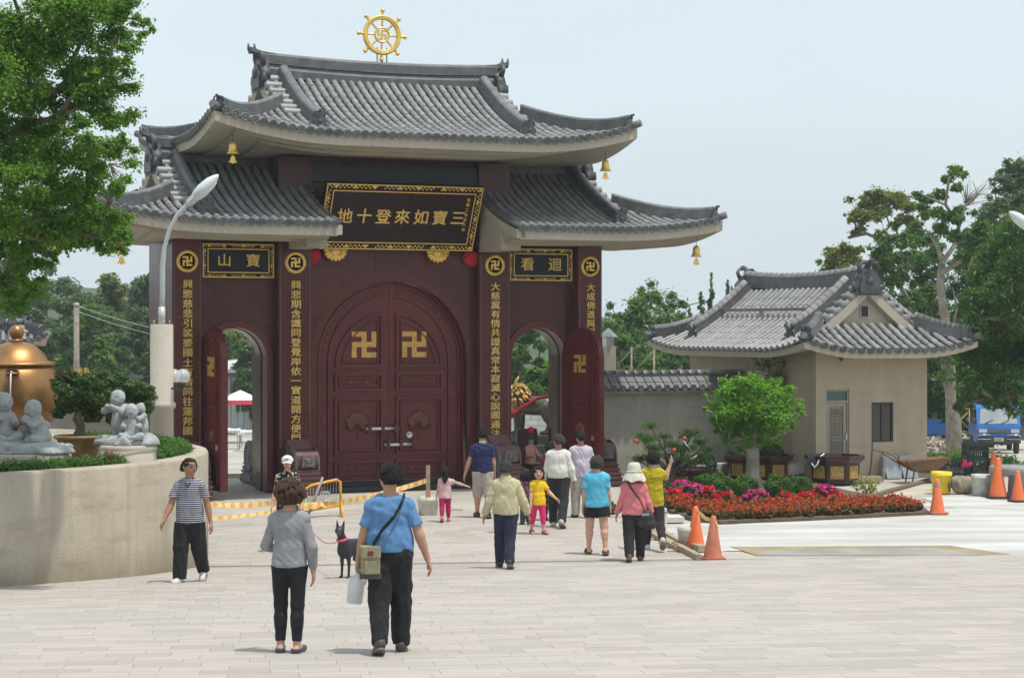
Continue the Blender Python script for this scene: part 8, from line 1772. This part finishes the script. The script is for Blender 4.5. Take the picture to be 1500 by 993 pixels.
# distant seated woman with red pompom hat
P = person('woman in a pink top and dark hat with red pompom seated beyond the right archway', foot_at(777, 708) + Vector((0, 0, 0)), 1.35, PI + .6, SK, female=True, legs=((1.3, 1.4, .1, 0), (1.3, 1.4, .1, 0)), arms=((.6, .15, 1.0), (.6, .15, 1.0)), hair='none', top=cloth('dusty_pink_top', (.46, .24, .2)), tlen=.5, sleeve=1.6, bottom=C_black, bfit=.015, seed=27, res=.014)
Hd = P['Hd']; c = Hd(0, 0, .35); hr = P['hx']; b = MB(); b.lathe([(2.0 * hr, -.03), (1.25 * hr, .01), (1.15 * hr, .08), (.8 * hr, .13), (0, .14)], 20, c); b.obj('hat', mat('dark_teal_felt', (.012, .03, .04), .8), P['t']); b = MB(); b.ball(c + V3(0, 0, .19), .085, 12, 9); b.obj('pompom', M_red, P['t'])
b = thing('low_stool', 'low stool under the seated woman in the dark hat', 'stool', P['t'].location); hz_ = P['zz'](.515)[2] - .125; q = MB(); q.box(-.17, .17, -.17, .17, max(.05, hz_ - .05), max(.1, hz_)); q.obj('seat', M_wood, b)
for sx in (-.13, .13):
    for sy in (-.13, .13): q = MB(); q.box(sx - .02, sx + .02, sy - .02, sy + .02, 0, max(.05, hz_ - .05)); q.obj('leg', M_wood, b)
# ------------------------------------------------------------------ dog and leash
o_ = gp(517, 845); D = thing('dog', 'slim black dog with pricked ears facing the camera on a lead', 'dog', o_, R(-36)); M_dog = mat('glossy_black_coat', (.012, .012, .014), .4, 0, .4, 8, .2, 90, obj=True); s = SDF()      # local: head towards -y
s.cap((0, -.17, .44), (0, .2, .45), .105, .085, .06, (.82, 1, 1.12)).cap((0, -.2, .40), (0, -.1, .40), .10, .1, .05, (.8, 1, 1.15)).cap((0, -.2, .5), (0, -.27, .64), .07, .055, .04).ell((0, -.29, .69), (.062, .075, .062), .02).cap((.02, -.325, .675), (.085, -.40, .65), .042, .03, .02).cap((0, .28, .46), (.0, .42, .6), .025, .012, .03).cap((0, .2, .44), (0, .27, .46), .085, .05, .05)
for q in (-1, 1):
    s.cap((q * .03, -.275 + q * .02, .73), (q * .045, -.27 + q * .03, .84), .03, .007, .012, (1, .7, 1)); s.cap((q * .065, -.17, .36), (q * .065, -.16, .19), .036, .024, .03).cap((q * .065, -.16, .19), (q * .065, -.17, .03), .02, .018, .01).cap((q * .065, -.17, .02), (q * .065, -.205, .018), .02, .018, .01)
    s.cap((q * .06, .19, .38), (q * .065, .13, .25), .062, .04, .03).cap((q * .065, .13, .25), (q * .065, .25, .15), .032, .022, .015).cap((q * .065, .25, .15), (q * .065, .23, .02), .019, .017, .01).cap((q * .065, .23, .02), (q * .065, .19, .018), .02, .018, .01)
inst('body', s.mesh('body', .009, M_dog), D); b = MB(); b.tube([(.07 * math.cos(a), -.235 + .07 * math.sin(a), .565 + .02 * math.sin(a)) for a in np.linspace(0, 2 * PI, 17)], .018, 6, False); b.obj('collar', mat('pink_collar', (.6, .08, .16), .6), D)
for q in (-1, 1): b = MB(); b.ball((.035 + q * .03, -.35 + q * .02, .70), .008, 6, 4); b.obj('eye', M_eye, D)
b = MB(); b.ball((.10, -.425, .655), .014, 6, 4); b.obj('nose', M_black, D)
S0, E0, W0, ud, fd = PC_['AR'][-1]; a = world(PC_, W0 + fd * .08); c = o_ + Matrix.Rotation(R(-36), 3, 'Z') @ Vector((0, -.29, .55)); t = thing('dog_leash', 'thin pink lead sagging from the white-capped woman to the black dog', 'leash', a); b = MB(); b.tube([(c - a) * f - Vector((0, 0, .9 * f * (1 - f))) for f in np.linspace(0, 1, 14)], .007, 5); b.obj('lead', _mc['pink_collar'], t); b = MB(); b.tube([(.03 * math.cos(x), 0, .04 * math.sin(x)) for x in np.linspace(0, 6.28, 10)], .008, 5, False); b.obj('loop', _mc['pink_collar'], t)
